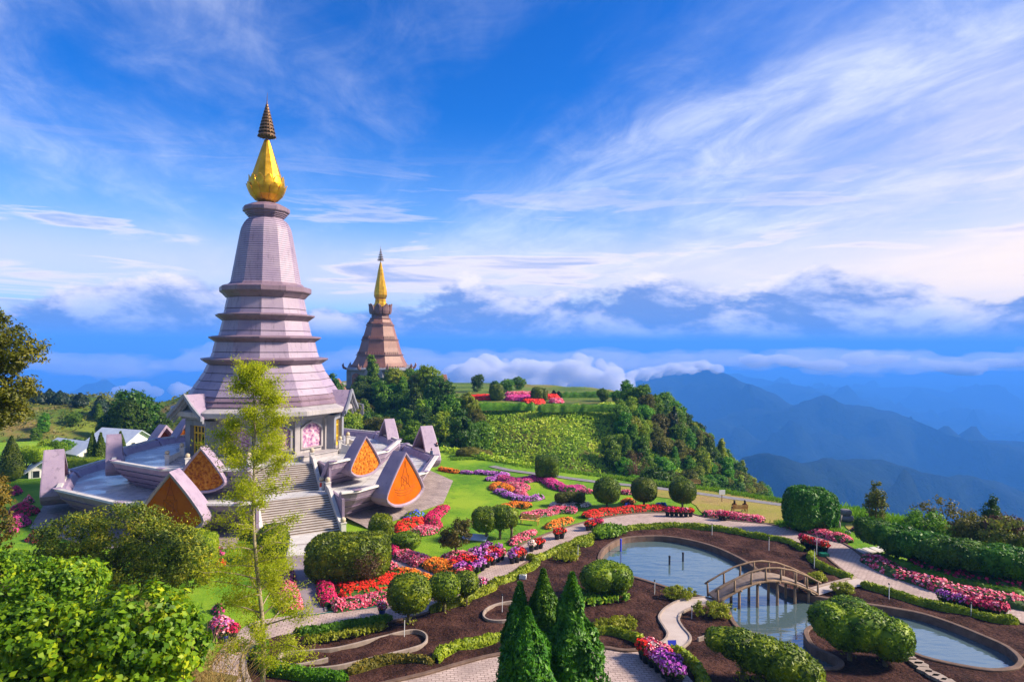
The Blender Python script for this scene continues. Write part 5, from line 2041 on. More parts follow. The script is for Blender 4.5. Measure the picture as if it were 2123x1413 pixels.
tag(mb.obj('trunk', stone('dead_wood', (0.16, 0.14, 0.12), (0.30, 0.27, 0.24), 0.9, 3.0), t, True))
for i, (x, y, r) in enumerate(((1758, 1105, .32), (1793, 1105, .34), (1960, 1096, 0.4))):
    g = G(x, y)
    D, T = ico(2)
    P = D * np.array([r, r * .8, r * .6]) * (1 + 0.35 * fnoise(D, 1.3, 2, i)[:, None])
    o = link('boulder', raw_mesh('boulder', P, [T], True), ROCK, loc=(*g, r * .3))
    tag(o, ('grey boulder on the lawn left of the round pink flower clump', 'grey boulder on the lawn right of the round pink flower clump', 'grey boulder in the grass behind the long dark hedge')[i], 'boulder', 'boulders on the lawn')
# tall field lamp poles and the hose
hose = MB()
hp = smooth_poly([(*G(x, y), 0.075) for x, y in ((600, 1273), (640, 1276), (700, 1268), (760, 1262), (830, 1250), (900, 1238))], 4, False)
hose.tube(hp, 0.035, 5)
tag(hose.obj('garden_hose', principled('green_rubber', (0.01, 0.13, 0.12), 0.5)[0], None, True), 'thin dark green hose lying along the edge of the brick path', 'hose')

# ------------------------------------------------------------------ houses at the left


def house(label, px, py, Y, w, l, h, rise, rz, ground=None):
    x, y, _ = at(px, py, Y)
    z = ground_z(x, y) if ground is None else ground
    t = thing('house', label, 'house', (x, y, z), rad(rz))
    mb = MB()
    mb.box((0, 0, h / 2 - 0.5), (w, l, h + 1.0))
    mb.add([(-w / 2, -l / 2, h), (w / 2, -l / 2, h), (0, -l / 2, h + rise)], [(0, 1, 2)])
    mb.add([(-w / 2, l / 2, h), (w / 2, l / 2, h), (0, l / 2, h + rise)], [(2, 1, 0)])
    mb.obj('wall', WHITEW, t)
    for s in (-1, 1):
        mb = MB()
        e = 0.6
        k = rise / (w / 2)
        a = [(0, -l / 2 - e, h + rise + 0.02), (s * (w / 2 + e), -l / 2 - e, h - k * e + 0.02), (s * (w / 2 + e), l / 2 + e, h - k * e + 0.02), (0, l / 2 + e, h + rise + 0.02)]
        mb.hexa(a + [(p[0], p[1], p[2] + 0.14) for p in a])
        r = mb.obj('roof', ROOFB, t)
    for i in range(2):
        mb = MB()
        mb.box((-w / 4 + i * w / 2, -l / 2 - 0.02, h * 0.5), (0.9, 0.08, 1.1))
        wn = mb.obj('window', WHITEW, t)
        mb = MB()
        mb.box((-w / 4 + i * w / 2, -l / 2 - 0.05, h * 0.5), (0.72, 0.06, 0.9))
        mb.obj('pane', GLASS, wn)
        mb = MB()
        mb.box((w / 2 + 0.02, -l / 4 + i * l / 2, h * 0.5), (0.08, 1.2, 1.0))
        wn = mb.obj('window', WHITEW, t)
        mb = MB()
        mb.box((w / 2 + 0.05, -l / 4 + i * l / 2, h * 0.5), (0.06, 1.0, 0.85))
        mb.obj('pane', GLASS, wn)
    return t


house('white cottage with a pale blue gable roof among shrubs beside the clipped hedge', 92, 962, 90, 3.4, 4.2, 1.0, 1.2, 35)
house('long low house with pale blue roof behind the two clipped cypresses', 158, 945, 106, 4.6, 10.0, 1.0, 1.3, 62)
house('house with pale blue roof and white gable near the petal gables', 252, 930, 114, 5.0, 8.5, 1.5, 1.6, 70)

# stair ramp and wall of the far temple, glimpsed beside the near gable
x, y, z = at(722, 880, 135)
t = thing('approach_wall', 'dark sloping stair wall climbing the hill between the two pagodas', 'wall', (x, y, -4))
mb = MB()
mb.hexa([(-4.5, 0, -3), (4.0, 0, -3), (4.0, 1.0, -3), (-4.5, 1.0, -3), (-4.5, 6, 10.5), (1.6, 6, 9.2), (1.6, 7, 9.2), (-4.5, 7, 10.5)])
mb.obj('slope', DARKW, t)
mb = MB()
mb.hexa([(-4.6, 3.0, 6.4), (3.2, 3.0, 6.0), (3.2, 3.6, 6.0), (-4.6, 3.6, 6.4), (-4.6, 3.0, 6.9), (3.2, 3.0, 6.5), (3.2, 3.6, 6.5), (-4.6, 3.6, 6.9)])
mb.obj('coping', GREY, t)

# ------------------------------------------------------------------ flower beds
_bed = [0]


def bed(label, pts, mat, width=None, h=0.5, dens=150, bs=0.14, leafm=None, name='flower_bed', cat='flower bed', extra=None, world=False, fdens=28, cover=None):
    """a planted bed: mound of leaves with blossoms over it. pts are directions of the photograph on the ground"""
    _bed[0] += 1
    rng = np.random.default_rng(100 + _bed[0])
    Q = list(pts) if world else Gp(pts)
    sd_ = _bed[0] * 1.7
    if width is not None:
        # a long bed: rounded cross-section swept along the line
        ln = np.array(smooth_poly(Q, 8, False))
        seg = np.r_[0, np.cumsum(np.linalg.norm(np.diff(ln, axis=0), axis=1))]
        ns = max(4, int(seg[-1] / 0.35))
        tt = np.linspace(0, seg[-1], ns)
        ln = np.c_[np.interp(tt, seg, ln[:, 0]), np.interp(tt, seg, ln[:, 1])]
        c = ln.mean(0)
        tg = unit(np.gradient(ln, axis=0))
        nn = np.c_[-tg[:, 1], tg[:, 0]]
        endf = np.clip(np.minimum(tt, seg[-1] - tt) / 0.4, 0.25, 1)
        wj = width * (1.3 if mat is not None else 1.0) / 2 * (1 + 0.16 * fnoise(ln, 0.7, 2, sd_)) * (0.4 + 0.6 * endf)
        us = np.array([-1, -.82, -.45, 0, .45, .82, 1])
        hs = np.array([0, .66, .95, 1, .95, .66, 0])
        hj = h * (0.9 + 0.22 * fnoise(ln, 0.9, 2, sd_ + 4)) * (0.5 + 0.5 * endf)
        V = np.concatenate([np.c_[ln - c + nn * (wj * u)[:, None], hj * q + 0.01] for u, q in zip(us, hs)])
        i_ = np.arange(ns - 1)
        T = []
        for r_ in range(6):
            a_, b_ = r_ * ns + i_, (r_ + 1) * ns + i_
            T += [np.stack([a_, b_, b_ + 1], 1), np.stack([a_, b_ + 1, a_ + 1], 1)]
        T = np.concatenate(T).astype(np.int32)
    else:
        Q = smooth_poly(Q, 3)
        c = np.mean(np.array(Q), axis=0)
        zf = lambda V: (1 - np.exp(-edgedist(V, Q) / 0.22)) * h * (0.85 + 0.25 * fnoise(V, 0.8, 2, sd_)) + 0.01
        me, V, T = sheet_mesh('foliage', [(p[0] - c[0], p[1] - c[1]) for p in Q], (), lambda V_: zf(V_ + c), max(0.35, h * 0.7), 0.0)
    t = thing(name, label, cat, (c[0], c[1], 0.0))
    tri = V[T]
    ar = np.linalg.norm(np.cross(tri[:, 1] - tri[:, 0], tri[:, 2] - tri[:, 0]), axis=1) / 2
    tot = ar.sum()

    def sample(n):
        k = rng.choice(len(T), n, p=ar / tot)
        a, b = rng.uniform(0, 1, (2, n))
        fl = a + b > 1
        a[fl], b[fl] = 1 - a[fl], 1 - b[fl]
        q = tri[k]
        P = q[:, 0] + (q[:, 1] - q[:, 0]) * a[:, None] + (q[:, 2] - q[:, 0]) * b[:, None]
        N = unit(np.cross(q[:, 1] - q[:, 0], q[:, 2] - q[:, 0]))
        return P, np.where(N[:, 2:3] < 0, -N, N)
    P, N = sample(int(tot * fdens) + 20)
    P[:, 2] += rng.uniform(-0.02, 0.07, len(P))
    parts = [(V, T), leaves(P, N, 0.26, 0.5, 0.6, rng, up=0.3)]
    Vv, Fs = merge(parts)
    f = link('foliage', raw_mesh('foliage', Vv, Fs, False), leafm or L_BED, t)
    if mat is not None:
        P, N = sample(int(tot * dens) + 12)
        # blossoms stand in drifts
        d = fnoise(P + sd_, 0.9, 2, sd_)
        k = (d > (-0.5 if cover is None else cover)) & (fnoise(P + sd_, 3.1, 2, sd_ + 2) > -0.22)
        P, N = P[k], N[k]
        P[:, 2] += rng.uniform(0.01, 0.17, len(P))
        link('blossoms', raw_mesh('blossoms', *(lambda a: (a[0], [a[1]]))(leaves(P, N + np.array([0, -0.3, 0.3]), bs, 0.95, 0.35, rng))), mat, t)
    return t


bed('orange flower strip beginning at the right foot of the lower terrace', [(911, 973), (930, 977), (952, 981)], B_ORA, 0.9, 0.4)
bed('short lavender strip continuing the orange strip by the terrace', [(954, 980), (966, 981), (981, 983)], B_VIO, 0.8, 0.35)
bed('long violet ribbon of flowers across the far lawn', [(984, 980), (1015, 983), (1046, 985), (1036, 990), (1022, 994), (1007, 996)], B_VIO, 1.2, 0.4)
bed('winding magenta ribbon of flowers leading to the square topiary', [(1034, 992), (1060, 998), (1085, 998), (1109, 995), (1135, 998), (1147, 1006), (1164, 1014), (1186, 1017), (1208, 1013)], B_MAG, 1.7, 0.55)
bed('short pink strip ending at the first ball topiary', [(1203, 1020), (1216, 1021), (1231, 1022)], B_PINK, 1.0, 0.4)
bed('pink strip between the first and second ball topiaries', [(1285, 1022), (1298, 1023), (1312, 1024)], B_PINK, 1.0, 0.4)
bed('orange lobe of the large bed in the middle of the lawn', [(1014, 1008), (1030, 1004), (1055, 1008), (1069, 1015), (1062, 1020), (1040, 1018), (1018, 1017)], B_ORA, None, 0.45)
bed('pink heart of the large bed in the middle of the lawn', [(1036, 1005), (1062, 1003), (1094, 1008), (1100, 1014), (1090, 1020), (1096, 1030), (1078, 1034), (1062, 1024), (1066, 1016)], B_PINK, None, 0.5)
bed('violet crescent edging the large bed in the middle of the lawn', [(1030, 1019), (1046, 1025), (1062, 1032), (1084, 1036), (1106, 1036), (1122, 1031)], B_VIO, 1.2, 0.42)
bed('pale blush ring of flowers round the low dark topiary', [(1138, 1048), (1150, 1043), (1180, 1042), (1212, 1043), (1227, 1047), (1214, 1052), (1182, 1054), (1150, 1053)], B_WHI, None, 0.35)
bed('orange crescent behind the double topiary', [(1036, 1060), (1052, 1053), (1072, 1049), (1100, 1053)], B_ORA, 1.3, 0.5)
bed('pink bed behind the yellow bench', [(1084, 1075), (1105, 1070), (1130, 1065), (1160, 1060), (1197, 1061)], B_PINK, 1.5, 0.45)
bed('orange bed beside the path right of the yellow bench', [(1126, 1092), (1145, 1085), (1165, 1080), (1190, 1078), (1186, 1084), (1160, 1092), (1138, 1098)], B_ORA, None, 0.55)
bed('pink bed along the path in front of the double topiary', [(1052, 1126), (1066, 1116), (1086, 1108), (1110, 1102), (1112, 1109), (1088, 1122), (1064, 1132)], B_PINK, None, 0.5)
bed('scarlet border along the outer side of the curved path', [(1210, 1074), (1240, 1068), (1290, 1062), (1340, 1058), (1382, 1057)], B_RED, 1.1, 0.55)
bed('red and pink border on the path beneath the third ball topiary', [(1384, 1060), (1410, 1062), (1434, 1065)], B_CRIM, 1.0, 0.5)
bed('low orange mound behind the second ball topiary', [(1286, 1041), (1302, 1037), (1320, 1041), (1304, 1046)], B_ORA, None, 0.5)
bed('blue hydrangea clump between the first two ball topiaries', [(1288, 1053), (1300, 1050), (1314, 1051), (1302, 1055)], B_BLU, None, 0.6, 14, 0.3)
bed('blue hydrangea clump left of the third ball topiary', [(1356, 1049), (1370, 1047), (1384, 1049), (1370, 1053)], B_BLU, None, 0.6, 14, 0.3)
bed('pink border behind the path below the two sitting people', [(1457, 1069), (1500, 1071), (1548, 1077), (1586, 1082)], B_PINK, 1.4, 0.5)
bed('pink border along the path before the big dark round topiary', [(1636, 1090), (1668, 1099), (1716, 1112), (1764, 1126)], B_PINK, 1.4, 0.5)
bed('round pink flower clump on the lawn between two boulders', [(1764, 1098), (1774, 1095), (1786, 1098), (1775, 1102)], B_PINK, None, 0.6)
bed('violet flower mound behind the left end of the long hedge', [(1826, 1080), (1838, 1077), (1851, 1080), (1838, 1084)], B_VIO, None, 0.7)
bed('long pink border following the path in front of the dark hedge', [(1799, 1159), (1848, 1186), (1896, 1203), (1944, 1219), (2008, 1235), (2072, 1248), (2140, 1260)], B_PINK, 1.6, 0.6, 45, 0.2)
bed('clipped green strip behind the long pink border', [(1815, 1154), (1860, 1174), (1900, 1189), (1960, 1207), (2030, 1222), (2125, 1238)], None, 1.2, 0.65, leafm=L_MID, name='low_hedge', cat='hedge')
bed('red azaleas growing in the shade beneath the long dark hedge', [(1880, 1170), (1940, 1186), (2000, 1198), (2060, 1208), (2125, 1218)], B_CRIM, 1.6, 0.7, 20, 0.25)
bed('scarlet bed with pink heart in front of the big clipped block', [(694, 1208), (726, 1196), (775, 1190), (828, 1188), (846, 1197), (812, 1218), (740, 1238), (704, 1240)], B_RED, None, 0.45)
bed('pink patch inside the scarlet bed at the big clipped block', [(722, 1204), (760, 1196), (800, 1193), (806, 1199), (772, 1208), (735, 1215)], B_PINK, None, 0.62)
bed('crimson border along the right side of the stair walk', [(672, 1200), (676, 1230), (684, 1260)], B_CRIM, 1.0, 0.55)
bed('pink border along the brick path below the scarlet bed', [(686, 1262), (720, 1258), (760, 1251), (806, 1242)], B_PINK, 1.3, 0.55)
bed('orange border along the lower edge of the mauve walk', [(822, 1186), (850, 1193), (890, 1208)], B_ORA, 1.0, 0.45)
bed('pink strip at the left edge of the mauve walk', [(790, 1166), (802, 1174), (820, 1184)], B_PINK, 0.9, 0.45)
bed('crimson mound at the corner of the mauve walk', [(800, 1144), (815, 1138), (832, 1143), (828, 1154), (812, 1158)], B_CRIM, None, 0.7)
bed('pink border along the upper edge of the mauve walk', [(826, 1152), (845, 1158), (866, 1166), (884, 1174)], B_PINK, 1.5, 0.6)
bed('orange border at the end of the mauve walk', [(888, 1170), (910, 1178), (935, 1188), (958, 1196)], B_ORA, 1.7, 0.6)
bed('pink bed round the foot of the small round headed tree', [(910, 1160), (930, 1152), (960, 1150), (984, 1156), (976, 1166), (945, 1172), (920, 1170)], B_PINK, None, 0.55)
bed('red azalea bed behind the lens shaped topiary', [(814, 1100), (822, 1088), (850, 1080), (878, 1078), (882, 1088), (850, 1098), (830, 1106)], B_RED, None, 0.6)
bed('crimson azalea bed reaching up the lawn beside the stone apron', [(880, 1090), (878, 1076), (895, 1062), (918, 1054), (934, 1054), (926, 1064), (912, 1078), (918, 1092), (900, 1098)], B_CRIM, None, 0.6)
bed('pink bed in front of the azaleas on the lawn', [(846, 1106), (866, 1096), (890, 1094), (912, 1098), (900, 1108), (868, 1112)], B_PINK, None, 0.5)
bed('green shrubs with blue hydrangeas above the azaleas', [(832, 1074), (850, 1068), (876, 1066), (880, 1074), (850, 1078)], B_BLU, None, 0.8, 8, 0.3, L_YEL)
bed('magenta bed glimpsed behind the slender tree near the clipped hedge', [(440, 1146), (455, 1140), (470, 1144), (458, 1152)], B_MAG, None, 0.5)
bed('small scarlet bed behind the slender tree', [(440, 1172), (455, 1166), (472, 1168), (460, 1178)], B_RED, None, 0.5)
bed('pink strip along the left side of the stair walk', [(588, 1190), (594, 1215), (602, 1250), (604, 1272)], B_PINK, 1.2, 0.55)
bed('mixed pink and red bed at the bend of the brick path', [(432, 1300), (445, 1284), (480, 1288), (492, 1306), (476, 1322), (446, 1322)], B_MIX, None, 0.6)
bed('dark pink mound beside the slender tree', [(436, 1268), (452, 1258), (466, 1264), (458, 1278)], B_MAG, None, 0.7, 25)
for i, (pts, m, lb) in enumerate((([(18, 1060), (50, 1054), (84, 1060), (60, 1070), (24, 1070)], B_CRIM, 'upper of the dark pink beds on the grass at the left edge'),
                                  ([(16, 1085), (45, 1078), (66, 1082), (50, 1092), (20, 1094)], B_MAG, 'middle of the dark pink beds on the grass at the left edge'),
                                  ([(14, 1098), (28, 1094), (40, 1100), (22, 1106)], B_MAG, 'smallest dark pink bed on the grass at the left edge'),
                                  ([(50, 1122), (72, 1114), (95, 1118), (80, 1128)], B_CRIM, 'dark pink bed beside the little path at the left edge'),
                                  ([(14, 1022), (34, 1014), (48, 1020), (30, 1028)], B_CRIM, 'crimson bush bed before the white cottage'),
                                  ([(46, 1040), (60, 1034), (72, 1040), (58, 1046)], B_PINK, 'pale pink bed behind the dark pink beds at the left'))):
    bed(lb, pts, m, None, 0.9)
# beds of the hilltop garden
ztop = 4.3
for i, (x0, x1, y, d, m, lb) in enumerate(((975, 1020, 828, 5, B_RED, 'red bed at the left of the hilltop garden'), (1052, 1102, 819, 3, B_PINK, 'pink row at the back of the hilltop garden'), (1052, 1102, 829, 5, B_MAG, 'broad magenta bed in the middle of the hilltop garden'),
                                           (1085, 1124, 836, 3, B_RED, 'scarlet strip at the front of the hilltop garden'), (1126, 1156, 826, 3.5, B_RED, 'scarlet bed right of the clipped pair on the hilltop'), (1142, 1166, 834, 3, B_PINK, 'pink bed at the right of the hilltop garden'))):
    a = G(x0, y, ztop)
    b = G(x1, y, ztop)
    bo = bed(lb, [(a[0], a[1]), (b[0], b[1]), (b[0] + 0.5, b[1] + d * 1.5), (a[0], a[1] + d * 1.5)], m, None, 0.9, 30, 0.5, world=True, fdens=4)
    bo.location.z = ztop - 0.1


for i, (x0, x1, y, lb) in enumerate(((990, 1110, 847, 'long flat hedge before the left half of the hilltop garden'), (1115, 1290, 850, 'long flat hedge before the right half of the hilltop garden'), (1160, 1300, 822, 'long flat hedge at the back of the hilltop garden'))):
    a, b = G(x0, y, ztop), G(x1, y, ztop)
    bo = bed(lb, [a, ((a[0] + b[0]) / 2, (a[1] + b[1]) / 2 + 0.6), b], None, 2.6, 1.7, leafm=L_MID, name='low_hedge', cat='hedge', world=True, fdens=14)
    bo.location.z = ztop - 0.3
# ------------------------------------------------------------------ box edging
def edging(label, pts, w=0.62, h=0.45, m=None):
    h *= 1.25
    return bed(label, pts, None, w, h, leafm=m or L_BOX, name='box_edging', cat='hedge', fdens=120)


edging('yellow green box edging along the path behind the round pond', [(1293, 1100), (1340, 1096), (1400, 1095), (1470, 1098), (1540, 1109), (1600, 1120), (1640, 1131), (1668, 1143)])
edging('box edging zigzagging past the red pots towards the bridge', [(1688, 1152), (1680, 1158), (1694, 1172), (1715, 1183), (1745, 1196), (1768, 1202)])
edging('box edging between the path and the right arm of the pond', [(1785, 1214), (1840, 1232), (1880, 1245), (1940, 1261), (2000, 1275), (2060, 1288), (2110, 1292)])
edging('box edging along the inner side of the path left of the round pond', [(1276, 1102), (1240, 1112), (1200, 1127), (1160, 1144), (1120, 1160), (1102, 1162)])
edging('box edging zigzag at the corner by the potted flowers', [(1092, 1158), (1112, 1164), (1105, 1178), (1080, 1192), (1050, 1206), (1018, 1214)])
edging('box edging joining the zigzag to the ball topiaries', [(1008, 1214), (1024, 1220), (1000, 1232), (980, 1240), (940, 1256), (890, 1270)])
edging('bright green edging along the brick path left of the ball topiaries', [(608, 1318), (660, 1313), (720, 1304), (780, 1294), (812, 1284)], 0.6, 0.45, L_MID)
edging('small box ring in the soil left of the round pond', [(1188, 1128), (1200, 1120), (1222, 1121), (1226, 1128), (1208, 1134), (1192, 1132), (1188, 1128)], 0.4, 0.35)
edging('ragged golden edging behind the conifer group', [(905, 1376), (912, 1362), (940, 1352), (980, 1342), (1020, 1332), (1045, 1326)], 0.6, 0.5)
edging('patchy olive edging along the near path', [(720, 1398), (770, 1382), (815, 1372), (860, 1374), (898, 1382)], 0.6, 0.42, L_GOLD)
edging('golden edging crescent right of the conifer group', [(1232, 1314), (1262, 1312), (1296, 1320), (1322, 1330), (1338, 1342)], 0.6, 0.4)
edging('golden edging along the potted flowers at the bottom', [(1386, 1352), (1412, 1362), (1438, 1382), (1455, 1410), (1462, 1440)], 0.7, 0.45)
edging('green edging at the foot of the slender tree', [(545, 1340), (540, 1372), (560, 1392), (620, 1404), (680, 1412), (720, 1418)], 0.8, 0.5, L_MID)


def seedlings(label, pts, m, n, sz, h, name='seedling_patch'):
    rng = np.random.default_rng(len(label) * 7 + n)
    Q = smooth_poly(Gp(pts), 3)
    A = np.array(Q)
    lo, hi = A.min(0), A.max(0)
    P = rng.uniform(lo, hi, (n * 4, 2))
    P = P[inpoly(P, Q)][:n]
    c = A.mean(0)
    per = 9
    k = np.repeat(np.arange(len(P)), per)
    L = np.c_[P[k] - c, np.zeros(len(k))]
    d = sphere_dirs(len(k), rng) * np.array([1, 1, 0.5])
    L[:, :2] += d[:, :2] * sz * 0.4
    L[:, 2] = 0.15 + h * rng.uniform(0.2, 1, len(k))
    V, Fq = leaves(L, d + np.array([0, 0, 0.6]), sz, 0.4, 0.3, rng, up=0.5)
    o = link(name, raw_mesh(name, V, [Fq]), m, loc=(c[0], c[1], 0))
    tag(o, label, 'plants', None, 'stuff')


seedlings('rows of fresh green seedlings below the clipped mushroom topiary', [(1205, 1236), (1250, 1230), (1300, 1236), (1304, 1250), (1260, 1256), (1215, 1262), (1200, 1250)], L_BRIGHT, 130, 0.30, 0.45)
seedlings('yellow seedlings inside the golden edging crescent', [(1232, 1304), (1262, 1292), (1300, 1290), (1318, 1300), (1312, 1316), (1275, 1308), (1240, 1310)], L_LIME, 110, 0.26, 0.4)
seedlings('patch of pale yellow seedlings left of the round pond', [(1140, 1162), (1160, 1152), (1170, 1136), (1196, 1134), (1200, 1164), (1176, 1168), (1150, 1166)], L_LIME, 120, 0.26, 0.4)
seedlings('line of pale seedlings along the green edging', [(610, 1335), (700, 1322), (790, 1304), (795, 1312), (700, 1332), (612, 1344)], L_LIME, 130, 0.26, 0.35)
seedlings('long grass tuft beside the potted flowers at the round pond', [(1228, 1112), (1250, 1100), (1285, 1102), (1298, 1110), (1270, 1118), (1240, 1120)], L_GRASS, 150, 0.42, 0.6, 'grass_tuft')

# ------------------------------------------------------------------ flower pots
POTS = {}


def pot_proto(key, mat, potm, seed):
    t = thing('flower_pot', '', 'flower pot', (0, -50, -40))
    mb = MB()
    mb.lathe([(0.17, 0), (0.24, 0.34), (0.26, 0.36), (0.26, 0.40), (0.22, 0.40), (0.20, 0.34)], 12, cap0=True)
    a = mb.obj('pot', potm, t, True)
    rng = np.random.default_rng(seed)
    D = sphere_dirs(110, rng)
    P = D * np.array([.34, .34, .26]) + np.array([0, 0, .62])
    V, Fq = leaves(P, D, 0.22, 0.5, 0.5, rng)
    b = link('foliage', raw_mesh('foliage', V, [Fq]), L_BED, t)
    D = sphere_dirs(130, rng)
    D = D[D[:, 2] > -0.35]
    P = D * np.array([.40, .40, .32]) * rng.uniform(.85, 1.1, (len(D), 1)) + np.array([0, 0, .68])
    V, Fq = leaves(P, D, 0.15, 0.95, 0.35, rng)
    c = link('blossoms', raw_mesh('blossoms', V, [Fq]), mat, t)
    remember(t, a, b, c)
    POTS[key] = [t, False]


for i, (k, m, pm) in enumerate((('red', B_RED, POTB), ('pink', B_PINK, POTB), ('violet', B_VIO, POTB), ('crimson', B_CRIM, POTB), ('white', B_WHI, POTB), ('blue_pot', B_MIX, POTBL))):
    pot_proto(k, m, pm, 40 + i)
CN = {'red': 'red', 'pink': 'pink', 'violet': 'violet', 'crimson': 'crimson', 'white': 'blush white', 'blue_pot': 'mixed'}


def pot(key, px, py, where, group, s=1.0):
    pr = POTS[key]
    if not pr[1]:
        o = pr[0]
        pr[1] = True
    else:
        o = copy_tree(pr[0])
    x, y = G(px, py)
    o.location = (x, y, 0.04)
    o.rotation_euler = (0, 0, (px * 7 + py * 3) % 6.28)
    o.scale = (s, s, s)
    o['label'] = 'potted %s flowers %s' % (CN[key], where)
    o['group'] = group


rr = random.Random(3)
for i in range(26):
    f, r = i % 9, i // 9
    x = 958 + f * 10.5 - r * 7 + rr.uniform(-2, 2)
    y = 1204 - f * 5.5 - r * 10 + rr.uniform(-1, 1)
    x -= r * 5
    pot(rr.choice(['violet', 'red', 'pink', 'violet', 'crimson']), x + r * 2, y, 'in the crowded display on the curved path', 'pots in the crowded path display', 1.0)
for i, (k, x, y) in enumerate((('violet', 1062, 1168), ('red', 1072, 1166), ('red', 1082, 1162), ('violet', 1068, 1160), ('crimson', 1077, 1157))):
    pot(k, x, y, 'in the small cluster by the box zigzag', 'pots by the box zigzag', 1.05)
for k, x, y in (('white', 1102, 1143), ('red', 1112, 1139), ('red', 1121, 1137)):
    pot(k, x, y, 'in the row of three on the inner kerb of the path', 'three pots on the inner kerb')
for k, x, y in (('red', 1155, 1118), ('red', 1165, 1116)):
    pot(k, x, y, 'in the pair standing alone in the curved path', 'pair of pots in the path', 1.1)
for k, x, y in (('red', 1219, 1100), ('white', 1226, 1094), ('crimson', 1234, 1095), ('crimson', 1243, 1094), ('red', 1226, 1099)):
    pot(k, x, y, 'in the group beside the grassy tuft at the path', 'pots by the grass tuft')
for k, x, y in (('crimson', 1384, 1070), ('crimson', 1393, 1070), ('red', 1402, 1070), ('crimson', 1412, 1071), ('pink', 1422, 1071), ('red', 1432, 1071)):
    pot(k, x, y, 'in the line below the third ball topiary', 'pots below the third ball topiary')
for k, x, y in (('pink', 1494, 1078), ('crimson', 1503, 1079)):
    pot(k, x, y, 'in the pair before the sitting people', 'pair of pots before the pink border')
for k, x, y in (('crimson', 1665, 1131), ('red', 1674, 1136), ('red', 1684, 1139), ('pink', 1693, 1141), ('pink', 1702, 1143), ('red', 1710, 1146)):
    pot(k, x, y, 'beside the path near the bridge', 'pots on the path near the bridge', 1.1)
for i in range(11):
    pot(['violet', 'violet', 'pink', 'violet', 'pink', 'crimson', 'pink', 'crimson', 'crimson', 'pink', 'crimson'][i], 1954 + i * 12.3, 1254 + i * 2.7 + (i % 2) * 2, 'in the long row on the right path', 'long row of pots on the right path', 1.1)
for i, (k, x, y) in enumerate((('red', 1333, 1366), ('red', 1340, 1374), ('white', 1350, 1372), ('pink', 1360, 1370), ('pink', 1352, 1382), ('violet', 1372, 1386), ('violet', 1364, 1392), ('pink', 1376, 1378), ('violet', 1386, 1396), ('violet', 1378, 1404), ('violet', 1396, 1408), ('violet', 1388, 1416), ('violet', 1406, 1420), ('pink', 1345, 1362), ('violet', 1398, 1398))):
    pot(k, x, y, 'at the near end of the footway', 'pots at the near end of the footway', 1.15)
for k, x, y in (('blue_pot', 1000, 1224), ('blue_pot', 792, 1276), ('blue_pot', 466, 1330), ('crimson', 484, 1326)):
    pot(k, x, y, {1000: 'in a blue pot by the third ball topiary', 792: 'in a blue pot left of the nearest ball', 466: 'in a blue pot at the bend of the brick path', 484: 'alone at the bend of the brick path'}[x], 'single pots on the brick path')
g = G(1084, 1200)
t = thing('planter_box', 'small white planter box with yellow leaves standing in the soil', 'planter', (*g, 0.05), rad(-10))
mb = MB()
mb.box((0, 0, 0.16), (0.55, 0.38, 0.32))
mb.obj('box', WHITEP, t)
rng = np.random.default_rng(5)
D = sphere_dirs(60, rng)
V, Fq = leaves(D * np.array([.22, .15, .1]) + np.array([0, 0, .36]), D, .14, .5, .5, rng)
link('foliage', raw_mesh('foliage', V, [Fq]), L_LIME, t)
g = G(1708, 1153)
mb = MB()
mb.box((0, 0, 0.25), (0.7, 0.5, 0.06))
for s in (-1, 1):
    mb.box((s * .33, 0, .14), (.05, .5, .28))
    mb.box((0, s * .24, .14), (.7, .04, .24))
tag(mb.obj('plastic_crate', principled('green_plastic', (0.01, 0.16, 0.09), 0.4)[0], None, loc=(*g, 0.04)), 'green plastic crate at the end of the red pots near the bridge', 'crate')

# ------------------------------------------------------------------ topiary


def topiary(label, px, py, blobs, trunks, m=None, leaf=0.22, dens=80, seed=1, name='topiary', z=None, lump=0.06, tr=0.12, rz=0.0, up=0.3, xy=None, cat='topiary', suckers=0):
    x, y = G(px, py) if xy is None else xy
    z = (0.0 if z is None else z)
    t = thing(name, label, cat, (x, y, z), rz)
    V, Fs = clipped(blobs, leaf, dens, lump, seed, up=up)
    link('crown', raw_mesh('crown', V, Fs), m or L_TOP, t)
    rng = random.Random(seed)
    for (tx, ty, bi) in trunks:
        b = blobs[bi]
        mb = MB()
        e = (b[0] * .6 + tx * .4, b[1] * .6 + ty * .4, b[2])
        mb.tube([(tx, ty, -0.2), (tx + rng.uniform(-.05, .05), ty, e[2] * .3), ((tx + e[0]) / 2 + rng.uniform(-.1, .1), (ty + e[1]) / 2, e[2] * .6), e], [tr * 1.3, tr, tr * .85, tr * .6], 7)
        for k in range(4):
            a = rng.uniform(0, 6.28)
            s = (tx, ty, e[2] * rng.uniform(.25, .5))
            mb.tube([s, (b[0] + math.cos(a) * b[3] * .6, b[1] + math.sin(a) * b[4] * .6, b[2] - b[5] * .25)], [tr * .55, tr * .25], 5)
        mb.obj('trunk', BARK, t, True)
        if suckers:
            r2 = np.random.default_rng(seed + 5)
            n = suckers
            P = np.c_[r2.normal(tx, .22, n), r2.normal(ty, .22, n), r2.uniform(0.15, b[2] * .75, n)]
            V2, F2 = leaves(P, sphere_dirs(n, r2), 0.22, 0.4, .5, r2, up=-0.3)
            link('sucker_leaves', raw_mesh('sucker_leaves', V2, [F2]), L_LIME, t)
    return t


def S(px, py):
    """pixels per metre of the photograph at a ground point"""
    return F_PX / G(px, py)[1]


